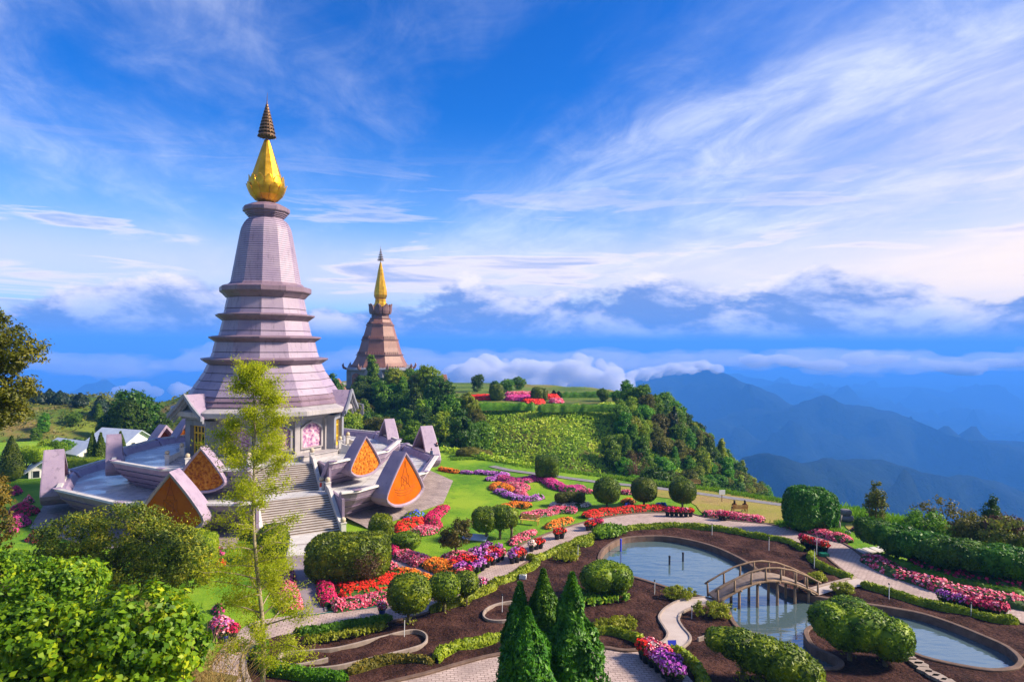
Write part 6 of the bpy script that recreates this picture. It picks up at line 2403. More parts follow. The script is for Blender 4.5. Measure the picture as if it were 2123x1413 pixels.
for i, (x, yb, w, lb) in enumerate(((1258, 1052, 57, 'first of three ball topiaries on the far lawn, nearest the flower ribbon'), (1335, 1049, 54, 'middle of the three ball topiaries on the far lawn'), (1415, 1052, 55, 'third ball topiary on the far lawn, nearest the sitting people'))):
    s = S(x, yb)
    r = w / 2 / s
    topiary(lb, x, yb, [(0, 0, r * .98 + .45, r, r, r * .92, 2.4)], [(0, 0, 0)], L_TOPD, 0.17, 150, 11 + i, lump=0.02)
for i, (x, yb, w, hh, lb) in enumerate(((848, 1296, 92, 92, 'largest and nearest of the three ball topiaries beside the tilled soil'), (920, 1270, 68, 72, 'middle of the three ball topiaries beside the tilled soil'), (965, 1256, 56, 66, 'third and smallest ball topiary beside the tilled soil'))):
    s = S(x, yb)
    r = w / 2 / s
    topiary(lb, x, yb, [(0, 0, r * .95 + .75, r, r, r * .85, 2.3)], [(0, 0, 0)], L_TOP, 0.20, 110, 21 + i, lump=0.05, suckers=110)
topiary('square clipped topiary on the far lawn before the open slope', 1134, 995, [(0, 0, 1.95, 1.62, 1.3, 1.45, 6)], [(-.5, 0, 0), (.4, .1, 0)], L_TOPD, 0.2, 110, 31, lump=0.02)
topiary('low dark basket topiary inside the ring of blush flowers', 1182, 1048, [(-.9, 0, .95, .9, .8, .55, 3), (.1, .1, 1.1, 1.0, .8, .5, 3), (.95, 0, 1.0, .8, .7, .55, 3)], [(0, 0, 1)], L_OLIVE, 0.2, 110, 32, lump=.12)
topiary('double topiary on stems beside the yellow bench', 1030, 1118, [(-1.15, 0, 1.95, 1.25, 1.15, 1.15, 2.8), (.45, .25, 2.1, 1.2, 1.1, 1.1, 2.8), (1.3, .5, 2.0, .8, .9, .9, 2.6)], [(-1.0, 0, 0), (.3, .2, 1), (1.4, .4, 2)], L_TOP, 0.2, 110, 33, suckers=50)
topiary('big block of clipped conifer beside the stair walk', 722, 1200, [(-.4, 0, 1.75, 2.9, 2.0, 1.75, 3.6), (1.5, .6, 1.7, 1.6, 1.9, 1.75, 3.6)], [(0, 0, 0)], L_TOP, 0.24, 110, 34, lump=.035)
topiary('tall rounded topiary column between the big block and the stone apron', 790, 1127, [(0, 0, 1.35, 1.12, 1.1, 1.4, 3.2)], [(0, 0, 0)], L_TOP, 0.2, 120, 35, lump=.035)
topiary('lens shaped topiary lying by the azalea beds', 842, 1137, [(0, 0, .75, 1.35, 1.2, .75, 2.4)], [(0, 0, 0)], L_TOP, 0.2, 120, 36, lump=.04)
topiary('clipped mushroom topiary at the left rim of the round pond', 1256, 1240, [(-.55, 0, 1.55, 1.35, 1.2, .95, 2.6), (.75, .15, 1.5, 1.25, 1.2, .95, 2.6), (.1, .5, 1.7, 1.3, 1.1, .9, 2.4)], [(-.6, 0, 0), (.6, 0, 1)], L_TOP, 0.2, 110, 37, suckers=200, lump=.07)
topiary('wide umbrella topiary on the tongue of soil in the pond', 1790, 1372, [(-1.45, .9, 2.1, 1.3, 1.25, 1.0, 2.4), (-.2, 1.3, 2.35, 1.35, 1.3, .95, 2.3), (.15, .2, 1.9, 1.7, 1.35, 1.2, 2.4), (1.35, -.4, 1.55, 1.2, 1.2, 1.15, 2.4), (-.9, .2, 1.75, 1.25, 1.05, 1.05, 2.4)], [(-.7, .2, 2), (1.0, -.5, 3)], L_TOP, 0.2, 110, 38, suckers=60, lump=.05)
topiary('long leaning umbrella topiary at the near bank of the pond', 1585, 1425, [(-2.05, 1.0, 2.15, .9, .9, .6, 2.3), (-1.2, .7, 2.05, 1.15, 1.1, .8, 2.3), (-.1, .2, 1.75, 1.35, 1.2, .95, 2.3), (1.0, -.3, 1.4, 1.35, 1.25, 1.1, 2.3), (1.75, -.7, 1.05, 1.1, 1.1, 1.0, 2.3)], [(-1.0, .5, 1), (-.3, .1, 2), (.8, -.4, 3)], L_TOP, 0.2, 110, 39, suckers=120, lump=.05)
topiary('big dark rounded topiary beside the path at the right of the lawn', 1680, 1100, [(-.9, 0, 2.35, 1.75, 1.6, 2.2, 2.9), (.7, .2, 2.2, 1.5, 1.5, 2.15, 2.9), (2.15, .7, 1.9, .95, 1.1, 1.85, 2.6)], [(0, 0, 0)], L_CONE, 0.30, 110, 40, lump=.06, up=.8)
topiary('green clipped hedge end behind the olive shrubbery', 412, 1178, [(-1.2, .2, 1.5, 1.9, 1.3, 1.55, 5), (.55, 0, 1.45, .75, 1.2, 1.5, 5)], [(0, 0, 0)], L_YEL, 0.2, 110, 41, lump=.02)
topiary('dark clipped bush behind the slender tree at the stair walk', 565, 1160, [(0, 0, 1.5, 1.3, 1.2, 1.6, 2.8)], [(0, 0, 0)], L_TOPD, 0.22, 90, 42)
# long hedge of trees at the right: separate trees grown together
HG = smooth_poly(Gp([(1840, 1150), (1885, 1166), (1940, 1182), (2000, 1195), (2060, 1206), (2120, 1214), (2200, 1226)]), 2, False)
for i, (x, y) in enumerate(HG[:-1]):
    xn, yn = HG[i + 1]
    r = 2.0
    topiary(('tall leaning end tree of the dark hedge beside the garden slabs' if i == 0 else 'dark trimmed tree grown into the long hedge, %s along from the garden slabs' % ['', 'second', 'third', 'fourth', 'fifth', 'sixth', 'seventh', 'eighth', 'ninth', 'tenth', 'eleventh', 'twelfth', 'thirteenth'][i]), 0, 0,
            [(-.9 if i == 0 else 0, 0.5 if i == 0 else 0, 1.75 + (0.25 if i == 0 else 0.15 * math.sin(i * 2.3)), r * (.75 if i == 0 else 1), 1.4, 1.1, 2.5)] + ([(-1.5, .9, 2.4, .9, .9, .65, 2.4)] if i == 0 else []), [(0, 0, 0)], L_CONE, 0.30, 90, 50 + i, name='hedge_tree', xy=(x, y), lump=.14, up=.9, cat='tree', tr=.16)['group'] = 'trees of the long hedge'

# ------------------------------------------------------------------ conifers in the foreground


def cypress(label, tip_px, tip_py, Y, r, seed, base=None, m=None, group=None, leaf=0.26, n=15000, name='conifer', tipz=None, wob=0.24):
    x, y, z = at(tip_px, tip_py, Y)
    zb = ground_z(x, y) if base is None else base
    H = z - zb
    t = thing(name, label, 'tree', (x, y, zb), 0, group)
    rng = np.random.default_rng(seed)
    f = rng.uniform(0, 1, n) ** 0.62
    hgt = 1 - f                                   # 1 at the foot
    a = rng.uniform(0, 2 * PI, n)
    prof = r * np.interp(f, [0, .06, .2, .5, .8, 1], [.55, .85, 1.0, .78, .36, .02])
    lump = np.array([noise.noise(Vector((math.cos(q) * 1.6 + seed, math.sin(q) * 1.6, w * H * 0.9))) for q, w in zip(a, f)])
    prof = prof * (1 + wob * 2.2 * lump) * rng.uniform(.80, 1.03, n)
    P = np.c_[np.cos(a) * prof, np.sin(a) * prof, f * H * 0.97 + 0.25]
    N = np.c_[np.cos(a), np.sin(a), np.full(n, .45)]
    P[::5, :2] *= 1.07
    V, Fq = leaves(P, N, leaf, 0.42, 0.55, rng, up=1.1, var=.6)
    core = MB()
    core.lathe([(r * .5, .2), (r * .82, H * .12), (r * .84, H * .22), (r * .62, H * .5), (r * .28, H * .8), (.02, H * .97)], 12)
    CV = np.array(core.v)
    Vv, Fs = merge([(CV, np.array(core.f)), (V, Fq)])
    c = link('crown', raw_mesh('crown', Vv, Fs), m or L_CONE, t)
    mb = MB()
    mb.tube([(0, 0, -.5), (0, 0, H * .8)], [r * .12, .02], 7)
    b = mb.obj('trunk', BARK, t, True)
    remember(t, c, b)
    return t


L_CYP = leafmat('leaf_cypress', [(0.014, 0.064, 0.003), (0.045, 0.165, 0.006), (0.16, 0.34, 0.012)], clump=1.2, vary=0.12, trans=0.2)
GC = 'dark conifers grouped in the foreground'
cypress('front conifer of the dark foreground group, broadest and lowest', 1093, 1268, 26.5, 1.22, 1, None, L_CYP, GC, 0.22, 17000)
cypress('left hand conifer of the foreground group, half hidden', 1078, 1212, 29.5, 1.0, 2, None, L_CYP, GC, 0.22, 14000)
cypress('tallest conifer in the middle of the foreground group', 1126, 1184, 29.5, 1.15, 3, None, L_CYP, GC, 0.22, 17000)
cypress('right hand conifer of the foreground group beside the mushroom topiary', 1186, 1192, 28.0, 1.30, 4, None, L_CYP, GC, 0.22, 19000)
# ------------------------------------------------------------------ slender tree in the foreground


def slender_tree():
    Y = 31.0
    bx, by, bz = at(541, 1425, Y)
    zb = ground_z(bx, by)
    top = at(516, 762, Y)
    H = top[2] - zb
    t = thing('slender_tree', 'slender pale barked tree with airy yellow green leaves in front of the pagoda', 'tree', (bx, by, zb))
    rng = np.random.default_rng(77)
    r = random.Random(77)
    lx = top[0] - bx
    spine = lambda f: Vector((lx * f ** 1.6 + 0.12 * math.sin(f * 9), 0.1 * math.sin(f * 7 + 1), H * f))
    mb = MB()
    fs = np.linspace(0, 1, 22)
    mb.tube([spine(f) for f in fs], [0.115 * (1 - f) ** 0.8 + 0.016 for f in fs], 8)
    Pl, Nl = [], []
    nb = 96
    for k in range(nb):
        f = 0.10 + 0.88 * (k + r.uniform(0, 1)) / nb
        a = k * 2.4 + r.uniform(-.4, .4)
        if r.random() < .22:
            continue
        # outline of the crown: narrow top, wide in the middle, open below
        ln = float(np.interp(f, [.12, .2, .35, .5, .62, .75, .88, 1.0], [2.2, 2.6, 2.4, 2.1, 1.95, 1.75, 1.1, .3])) * r.uniform(.6, 1.12)
        s = spine(f)
        d = Vector((math.cos(a), math.sin(a), 0))
        rise = float(np.interp(f, [.15, .5, .8, 1], [.55, .6, .9, 1.6])) * r.uniform(.7, 1.2)
        pts = [s, s + d * ln * .4 + Vector((0, 0, ln * rise * .30)), s + d * ln * .75 + Vector((0, 0, ln * rise * .50)), s + d * ln + Vector((0, 0, ln * rise * .55))]
        br = 0.045 * (1 - f) + 0.014
        mb.tube(pts, [br, br * .75, br * .5, br * .2], 5)
        for q in range(10):
            u = r.uniform(.3, 1.0)
            j = min(2, int(u * 3))
            p = pts[j].lerp(pts[j + 1], u * 3 - j)
            e = p + Vector((r.gauss(0, .38), r.gauss(0, .38), r.gauss(.12, .26)))
            mb.tube([p, e], [0.010, 0.004], 3)
            m = int(70 * float(np.interp(f, [.1, .2, .36, .44, .56, .64, .8, 1], [1.1, 1.3, 1.2, .8, .85, 1.4, 1.9, 1.9])))
            tt = rng.uniform(0, 1.1, m)[:, None]
            C = np.array(p)[None] + (np.array(e) - np.array(p))[None] * tt + rng.normal(0, .15, (m, 3))
            Pl.append(C)
            Nl.append(rng.normal(0, .6, (m, 3)) + np.array([d.x * .3, d.y * .3, .6]))
    mb.obj('trunk', BARKP, t, True)
    V, Fq = leaves(np.concatenate(Pl), np.concatenate(Nl), 0.115, 0.36, 0.3, rng)
    link('crown', raw_mesh('crown', V, [Fq]), L_LIME2, t)


L_LIME2 = leafmat('leaf_airy', [(0.22, 0.27, 0.004), (0.46, 0.54, 0.007), (0.72, 0.68, 0.02)], clump=0.4, trans=0.6, vary=0.0)
slender_tree()

# ------------------------------------------------------------------ shrubs in the foreground
def shrub(label, px, py, Y, blobs, nclump, per, crad, leaf, m, seed, th, tr, zb=None, name='shrub', cat='shrub', nb=16, bark=None, **kw):
    x, y, z = at(px, py, Y)
    z0 = ground_z(x, y) if zb is None else zb
    return grow_tree(name, label, cat, (x, y, z0), [(b[0], b[1], b[2] + z - z0, *b[3:]) for b in blobs], nclump, per, crad, leaf, m, seed, th + (z - z0) * .7, tr, bark, None, nb, **kw)


shrub('large bush with broad bright green leaves in the left foreground', 215, 1330, 17.0, [(-1.0, 0, -.2, 1.7, 1.4, 1.25), (.7, .2, .15, 1.5, 1.4, 1.15), (1.7, .2, -.3, .85, 1.0, .9), (-2.2, 0, .0, 1.2, 1.2, 1.0), (0, -.6, -1.1, 2.6, 1.2, 1.0)], 800, 30, .32, .185, L_BRIGHT, 3, .6, .09, asp=.62, jit=.4, hollow=.6, fold=True, lift=.7, nb=24)
shrub('bright green bush growing behind the broad leaved bush at the left edge', 75, 1205, 22.0, [(-1.0, 0, 0, 1.7, 1.3, .9), (.9, .3, -.15, 1.3, 1.2, .8), (-2.4, 0, .3, 1.2, 1.2, .8)], 400, 40, .30, .16, L_BRIGHT, 4, .5, .08, asp=.55, jit=.4, hollow=.7, lift=.6)
shrub('wide olive shrub with golden leaf tips below the lilac terrace', 235, 1128, 33.0, [(-2.2, 0, .15, 1.9, 1.7, 1.4), (.3, .2, .55, 2.4, 1.8, 1.5), (2.5, 0, -.1, 2.0, 1.6, 1.4), (4.1, -.2, -.9, 1.3, 1.3, 1.1), (-.6, -.8, -1.3, 3.4, 1.5, 1.2), (2.0, -.8, -1.6, 2.6, 1.4, 1.0)], 760, 56, .40, .155, L_SHRUB, 5, .4, .10, asp=.42, jit=.5, hollow=.6, lift=.5, nb=30, bark=BARKP)
L_OLG = leafmat('leaf_olive_gold', [(0.035, 0.055, 0.005), (0.12, 0.14, 0.009), (0.34, 0.30, 0.016)], clump=0.6, trans=0.35, vary=0.05)
shrub('tree with dark olive leaves reaching in from the left edge', -85, 760, 25.0, [(1.0, 0, 1.4, 1.2, 1.2, .9), (2.1, 0, .55, 1.2, 1.0, .75), (1.2, 0, -.2, 1.2, 1.1, .8), (2.2, -.1, -.95, .75, .9, .6), (.9, 0, -1.6, 1.3, 1.1, .8), (0, 0, .3, 1.6, 1.4, 1.6), (1.6, 0, -1.9, .9, .9, .5)], 480, 60, .33, .13, L_OLG, 6, 2.5, .16, name='leafy_tree', cat='tree', asp=.45, jit=.5, hollow=.5, nb=24)
shrub('yellowish bush at the left edge below the olive tree', -12, 1065, 24.0, [(-.3, 0, .6, .75, .8, .9), (-.2, 0, -.7, .9, .8, 1.0)], 120, 50, .28, .12, L_GOLD, 8, .5, .07)


def dry_brush():
    x, y, z = at(402, 1345, 20.5)
    zb = ground_z(x, y)
    t = thing('dry_brush', 'tangle of straw coloured dry twigs beside the bright green bush', 'brush', (x, y, zb))
    rng = np.random.default_rng(12)
    mb = MB()
    for k in range(420):
        a = rng.uniform(0, 6.28)
        r0 = rng.uniform(0, 1.1)
        p = Vector((math.cos(a) * r0 * 1.1, math.sin(a) * r0, 0))
        ln = rng.uniform(1.2, 3.4)
        d = Vector((math.cos(a) * rng.uniform(.1, .7), math.sin(a) * .5, 1)).normalized()
        q = p + d * ln * .6
        e = q + (d + Vector((rng.normal(0, .5), rng.normal(0, .5), -.1))).normalized() * ln * .5
        mb.tube([p, q, e], [.012, .008, .003], 3, False)
    mb.obj('twigs', L_TWIG, t)
    n = 3200
    P = np.c_[rng.normal(0, .75, n), rng.normal(0, .55, n), rng.uniform(.6, 3.0, n)]
    V, Fq = leaves(P, sphere_dirs(n, rng), .13, .22, .5, rng, up=.6)
    link('dry_leaves', raw_mesh('dry_leaves', V, [Fq]), L_TWIG, t)


dry_brush()

# small trees and shrubs in the garden
gx = G(945, 1160)
grow_tree('small_tree', 'small round headed tree with dark loose leaves in its pink flower bed', 'tree', (*gx, 0), [(0, 0, 2.25, 1.45, 1.3, 1.1), (.5, .2, 2.9, .8, .8, .6), (-.6, 0, 1.7, .9, .9, .6)], 150, 36, .32, .17, L_OLIVE, 61, 1.9, .12, nbranch=14, hollow=.45)
gx = G(762, 1215)
grow_tree('bare_shrub', 'thin twiggy grey shrub in front of the big clipped block', 'shrub', (*gx, 0), [(0, 0, 1.7, 1.25, 1.1, 1.0)], 120, 16, .35, .12, L_RUST, 62, 1.2, .07, nbranch=34, hollow=.3)
for i, (x, y, w, h, lb) in enumerate(((1410, 1240, 1.35, .9, 'yellow green shrub on the pond bank left of the bridge'), (1482, 1278, 1.55, 1.05, 'larger yellow green shrub at the near foot of the bridge'), (1693, 1206, .85, .8, 'yellow green shrub behind the far end of the bridge'), (1748, 1230, 1.0, .8, 'yellow green shrub beside the short footway at the far end of the bridge'))):
    gx = G(x, y)
    grow_tree('shrub', lb, 'shrub', (*gx, 0), [(-.35 * w, 0, h * .5, .6 * w, .55 * w, .5 * h), (.35 * w, .1, h * .45, .6 * w, .55 * w, .5 * h), (0, -.15, h * .6, .5 * w, .5 * w, .45 * h)], 90, 30, .18, .14, L_BOX2 if False else L_LIME, 70 + i, h * .5, .05, nbranch=8, hollow=.5, lift=.6)
# trees at the right crest
for i, (x, yb, yt, w, lb, m) in enumerate(((1816, 1085, 992, 46, 'young pointed tree with props at the crest of the lawn', L_OLIVE), (2056, 1108, 1028, 46, 'pointed tree at the right end of the crest', L_DARK))):
    gx = G(x, yb)
    s = F_PX / gx[1]
    H = (yb - yt) / s
    w2 = w / 2 / s
    t = grow_tree('young_tree', lb, 'tree', (*gx, -.1), [(0, 0, H * .35, w2, w2, H * .28), (0, 0, H * .6, w2 * .8, w2 * .8, H * .25), (.1, 0, H * .85, w2 * .35, w2 * .35, H * .17)], 110, 40, .32, .19, m, 80 + i, H * .8, .09, hollow=.35, flat=1.1)
    for k in range(3):
        a = k * 2.1 + 1
        mb = MB()
        mb.tube([(math.cos(a) * .75, math.sin(a) * .75, -.1), (math.cos(a) * .62, math.sin(a) * .62, H * .5)], .045, 6)
        mb.obj('prop', LOG, t)
for i, (px, py, Y, r, m, lb) in enumerate(((1960, 1075, 64, 3.0, L_OLIVE, 'broad olive tree crown rising behind the right crest'), (1915, 1085, 62, 1.9, L_MID, 'green bush at the crest left of the broad olive tree'), (2105, 1105, 56, 2.2, L_OLIVE, 'olive bush at the right edge below the crest'), (2020, 1092, 60, 1.6, L_OLIVE, 'small olive bush between the crest trees'), (2085, 1090, 58, 1.4, L_RUST, 'rusty bush beside the pointed tree at the right'))):
    x, y, z = at(px, py, Y)
    z0 = min(ground_z(x, y), z - r * .5)
    grow_tree('crest_bush', lb, 'bush', (x, y, z0), [(0, 0, z - z0, r, r * .9, r * .7), (-r * .6, 0, z - z0 - r * .3, r * .7, r * .7, r * .5), (r * .7, 0, z - z0 - r * .35, r * .7, r * .7, r * .5)], 120, 36, .5, .24, m, 90 + i, z - z0, .13, hollow=.5)


def grass_fringe(label, pts, n, w, h, m=L_GRASS, seed=1):
    rng = np.random.default_rng(seed)
    Q = np.array(smooth_poly(Gp(pts), 6, False))
    k = rng.integers(0, len(Q) - 1, n)
    P = Q[k] + (Q[k + 1] - Q[k]) * rng.uniform(0, 1, (n, 1)) + rng.normal(0, w, (n, 2))
    c = Q.mean(0)
    L = np.c_[P - c, rng.uniform(0.05, h, n)]
    V, Fq = leaves(L, sphere_dirs(n, rng) * np.array([1, 1, .2]), .5, .22, .2, rng, up=2.0)
    o = link('tall_grass', raw_mesh('tall_grass', V, [Fq]), m, loc=(c[0], c[1], 0))
    tag(o, label, 'grass', None, 'stuff')


grass_fringe('bright tall grass along the crest at the right', [(1750, 1062), (1800, 1072), (1880, 1088), (1960, 1102), (2040, 1116), (2130, 1130)], 9000, .9, .6, L_GRASS, 1)
grass_fringe('tall grass on the bank behind the long hedge', [(1900, 1098), (1960, 1108), (2040, 1124), (2130, 1140)], 5000, .8, .5, L_GRASS, 2)
grass_fringe('short grass fringe along the crest behind the lawn', [(940, 952), (1000, 951), (1100, 968), (1230, 984), (1340, 998), (1440, 1010), (1540, 1026), (1650, 1044)], 8000, .45, .14, L_GRASS, 3)
grass_fringe('tufts of grass at the foot of the big dark topiary', [(1625, 1088), (1645, 1092), (1700, 1100), (1740, 1108)], 1500, .5, .35, L_GRASS, 4)

# ------------------------------------------------------------------ the woods
PROT = []


def wood_protos():
    sh = [([(0, 0, 2.0, 2.2, 2.2, 1.6), (0, 0, 4.6, 2.6, 2.5, 2.0), (1.2, .4, 3.6, 1.9, 1.8, 1.4), (-1.3, -.3, 3.9, 1.9, 1.8, 1.5), (.2, -1.0, 5.6, 1.6, 1.5, 1.1)], 3.6),
          ([(0, 0, 1.6, 1.7, 1.7, 1.4), (0, 0, 3.6, 2.0, 2.0, 2.2), (.5, .5, 5.4, 1.4, 1.4, 1.3), (-.8, 0, 2.8, 1.4, 1.4, 1.2)], 3.4),
          ([(0, 0, 1.8, 2.2, 2.2, 1.5), (0, 0, 4.0, 3.0, 2.8, 1.4), (1.8, 0, 3.4, 1.7, 1.8, 1.1), (-1.8, .4, 3.3, 1.7, 1.8, 1.1), (0, 0, 5.0, 1.7, 1.7, .9)], 3.0),
          ([(0, 0, 3.0, 1.5, 1.5, 2.2), (.2, 0, 5.6, 1.0, 1.0, 1.6), (0, .2, 7.2, .55, .55, 1.0)], 5.0)]
    for i, (b, th) in enumerate(sh):
        PROT.append(grow_tree('wood_tree', '', 'tree', (0, -60, -60), b, 210, 34, .58, .34, L_MID, 200 + i, th, .22, nbranch=12, hollow=.6, asp=.6, lift=.5))


wood_protos()
USED = [False] * len(PROT)
WL = {'dark': (L_DARK, 'dark green tree in the wood on the slope'), 'mid': (L_MID, 'mid green tree in the wood on the slope'), 'yel': (L_YEL, 'yellow green tree in the wood on the slope'), 'olive': (L_OLIVE, 'olive brown tree in the wood on the slope'), 'rust': (L_RUST, 'russet tree in the wood on the slope')}


def wood(k, x, y, s, key, group, z=None, rz=None, label=None, sz=None):
    if USED[k]:
        o = copy_tree(PROT[k])
    else:
        o = PROT[k]
        USED[k] = True
        if not hasattr(wood, 'cr'):
            wood.cr = {}
    o.location = (x, y, (ground_z(x, y) if z is None else z) - 0.3)
    o.rotation_euler = (0, 0, rr.uniform(0, 6.28) if rz is None else rz)
    o.scale = (s, s, sz or s * rr.uniform(.85, 1.15))
    pyv = HOR + (CAM_H - o.location.z) / y * F_PX
    zone = 'high up' if pyv < 875 else 'halfway down' if pyv < 935 else 'low down'
    o['label'] = label or ('%s %s tree %s the slope%s' % (('spreading', 'upright', 'flat topped', 'tall narrow')[k], WL[key][1].split(' tree')[0], zone, group[1]))
    o['group'] = o['label'] if label is None else group[0]
    PEND.append((o, WL[key][0]))
    return o


PEND = []
GW = ('trees of the wood below the brown pagoda', ' below the brown pagoda')
GR = ('trees of the wooded ridge', ' of the right hand ridge')
GL = ('trees on the hill at the left', ' on the hill at the left')
GP_ = ('trees round the hilltop garden', ' round the hilltop garden')
rr = random.Random(11)


def scatter(poly_px, n, Y0, Y1, keys, group, s0, s1, kinds=(0, 1, 2, 0, 2, 1, 3), minsep=1.8):
    """trees whose feet stand on the terrain inside a range of directions and distances"""
    got = []
    tries = 0
    xs = [p[0] for p in poly_px]
    ys = [p[1] for p in poly_px]
    while len(got) < n and tries < n * 60:
        tries += 1
        px = rr.uniform(min(xs), max(xs))
        Y = rr.uniform(Y0, Y1)
        x = (px - 1061.5) / F_PX * Y
        z = ground_z(x, Y)
        py = HOR + (CAM_H - z) / Y * F_PX
        if not inpoly(np.array([[px, py]]), poly_px)[0]:
            continue
        if inpoly(np.array([[x, Y]]), GARDEN)[0]:
            continue
        if math.hypot(x - KX, Y - KY) < 24:
            continue
        if any(math.hypot(x - a, Y - b) < minsep for a, b in got):
            continue
        got.append((x, Y))
        wood(rr.choice(kinds), x, Y, rr.uniform(s0, s1), rr.choice(keys), group, z)
    return got


# between the pagodas
scatter([(690, 835), (760, 830), (860, 815), (960, 850), (1010, 890), (1010, 965), (900, 985), (760, 985), (690, 985)], 74, 116, 190, ['dark', 'mid', 'dark', 'olive', 'mid', 'yel'], GW, .8, 1.35)
# the ridge to the right
scatter([(1270, 870), (1350, 845), (1440, 870), (1560, 950), (1700, 1030), (1720, 1150), (1500, 1110), (1330, 1060), (1250, 960)], 200, 96, 172, ['dark', 'mid', 'olive', 'yel', 'olive', 'mid', 'mid'], GR, .5, .95)
# round the hilltop garden
for px, y_, Y, k, s, key in ((1035, 838, 168, 0, .55, 'dark'), (1028, 826, 185, 0, .6, 'dark'), (1052, 824, 195, 2, .8, 'mid'), (1075, 818, 205, 2, .8, 'mid'), (990, 826, 195, 0, .8, 'dark'), 
                             (1250, 842, 165, 2, .6, 'mid'), (1280, 844, 163, 2, .6, 'mid'), (1300, 850, 158, 1, .9, 'mid'), (1330, 852, 156, 0, .9, 'mid'), (1360, 858, 155, 1, .85, 'mid'),                              (1310, 852, 157, 2, .8, 'mid')):
    x = (px - 1061.5) / F_PX * Y
    wood(k, x, Y, s, key, GP_)
# hill at the left
scatter([(60, 850), (330, 880), (340, 960), (200, 965), (0, 950), (0, 860)], 15, 126, 165, ['dark', 'mid', 'olive', 'mid', 'olive'], GL, .4, .7)
for px, Y, s in ((285, 128, 1.75), (250, 130, 1.35), (320, 130, 1.3), (270, 124, 1.25)):
    x = (px - 1061.5) / F_PX * Y
    wood(0, x, Y, s, 'dark', ('big dark trees behind the petal gables at the left', ''), label={285: 'largest dark green tree behind the petal gables at the left', 250: 'dark green tree left of the largest one behind the petal gables', 320: 'dark green tree right of the largest one behind the petal gables', 270: 'front dark green tree of the clump behind the petal gables'}[px])
for px, py, Y, s, key in ((115, 950, 100, .62, 'mid'), (135, 948, 104, .55, 'mid'), (95, 952, 102, .5, 'yel')):
    x, y, z = at(px, py, Y)
    wood(2, x, y, s, key, ('round bushes behind the cottage', ''), 0, label={115: 'round bright green bush behind the white cottage, the largest', 135: 'round green bush right behind the white cottage', 95: 'small yellowish round bush behind the white cottage'}[px])
for o, m in PEND:
    for ch in bpy.data.objects:
        pass
    break


def finish_wood():
    kids = {}
    for ob in bpy.data.objects:
        if ob.parent is not None:
            kids.setdefault(ob.parent.name, []).append(ob)
    for o, m in PEND:
        for ch in kids.get(o.name, []):
            if ch.name.startswith('crown'):
                recolour(ch, m)


finish_wood()
# leave no unused source tree behind
for k, u in enumerate(USED):
    if not u:
        for c in KIDS[PROT[k].name]:
            bpy.data.objects.remove(c)
        bpy.data.objects.remove(PROT[k])
for key, (o, u) in list(POTS.items()):
    if not u:
        for c in KIDS[o.name]:
            bpy.data.objects.remove(c)
        bpy.data.objects.remove(o)

# bare russet tree on the slope
x, y, z = at(1320, 985, 106)
z0 = ground_z(x, y)
grow_tree('bare_tree', 'bare russet branched tree at the edge of the wood above the ball topiaries', 'tree', (x, y, z0), [(0, 0, z - z0 + 1.6, 2.0, 1.6, 2.4)], 110, 12, .5, .16, L_RUST, 301, z - z0 + 1, .12, nbranch=46, hollow=.35, bark=stone('russet_bark', (0.16, 0.08, 0.05), (0.26, 0.15, 0.10), .9, 3.0))
# pointed conifers on the hills
L_PINE = leafmat('leaf_pine', [(0.006, 0.018, 0.010), (0.014, 0.036, 0.016), (0.03, 0.06, 0.02)], clump=0.8, trans=0.1)
for i, (px, py, Y, r, lb) in enumerate(((82, 812, 165, 2.2, 'left hand conifer on the skyline of the left hill'), (103, 808, 168, 2.4, 'second conifer on the skyline of the left hill'), (125, 812, 166, 2.3, 'third conifer on the skyline of the left hill'), (167, 816, 164, 2.2, 'conifer standing alone on the skyline of the left hill'),
                                       (208, 822, 160, 2.5, 'broad conifer at the right end of the left hill'), (250, 818, 150, 2.2, 'conifer top above the large dark trees'), (150, 824, 170, 1.6, 'low conifer on the skyline of the left hill'), (305, 840, 150, 1.5, 'small conifer right of the large dark trees'), (318, 852, 150, 1.5, 'smallest conifer beside the lilac pagoda'),
                                       (1398, 843, 146, 1.3, 'tall narrow conifer on the right shoulder of the wooded ridge'), (1148, 812, 178, .7, 'thin conifer at the back of the hilltop garden'), (1158, 814, 178, .6, 'second thin conifer at the back of the hilltop garden'))):
    cypress(lb, px, py, Y, r, 400 + i, None, L_PINE, 'conifers on the hills', .55, 1500, 'pine_tree', wob=.3)
# clipped cypress columns and hedge at the left
for i, (px, py, Y, r, lb) in enumerate(((192, 897, 96, .85, 'left one of the two clipped cypress columns before the blue roofed house'), (209, 898, 96, .9, 'right one of the two clipped cypress columns before the blue roofed house'), (24, 905, 86, 1.6, 'dark cypress near the clipped hedge at the left edge'), (250, 896, 108, .8, 'cypress column beside the petal gable at the left'))):
    cypress(lb, px, py, Y, r, 450 + i, None, L_TOPD, 'clipped cypresses at the left', .3, 2600, 'cypress', wob=.02)
xh, yh = at(62, 950, 90)[:2]
topiary('square clipped hedge on bare stems at the left edge', 0, 0, [(0, 0, 2.9, 2.6, 1.4, 1.0, 7)], [(-1.6, 0, 0), (-.5, 0, 0), (.6, 0, 0), (1.7, 0, 0)], L_YEL, .22, 60, 88, name='clipped_hedge', xy=(xh, yh), cat='hedge', tr=.09)
xh, yh = at(165, 985, 92)[:2]
topiary('low clipped hedge behind the left petal gable', 0, 0, [(0, 0, 1.2, 4.2, 1.0, .9, 6)], [(-1.6, 0, 0), (1.7, 0, 0)], L_TOP, .22, 60, 89, name='clipped_hedge', xy=(xh, yh), cat='hedge', tr=.09)
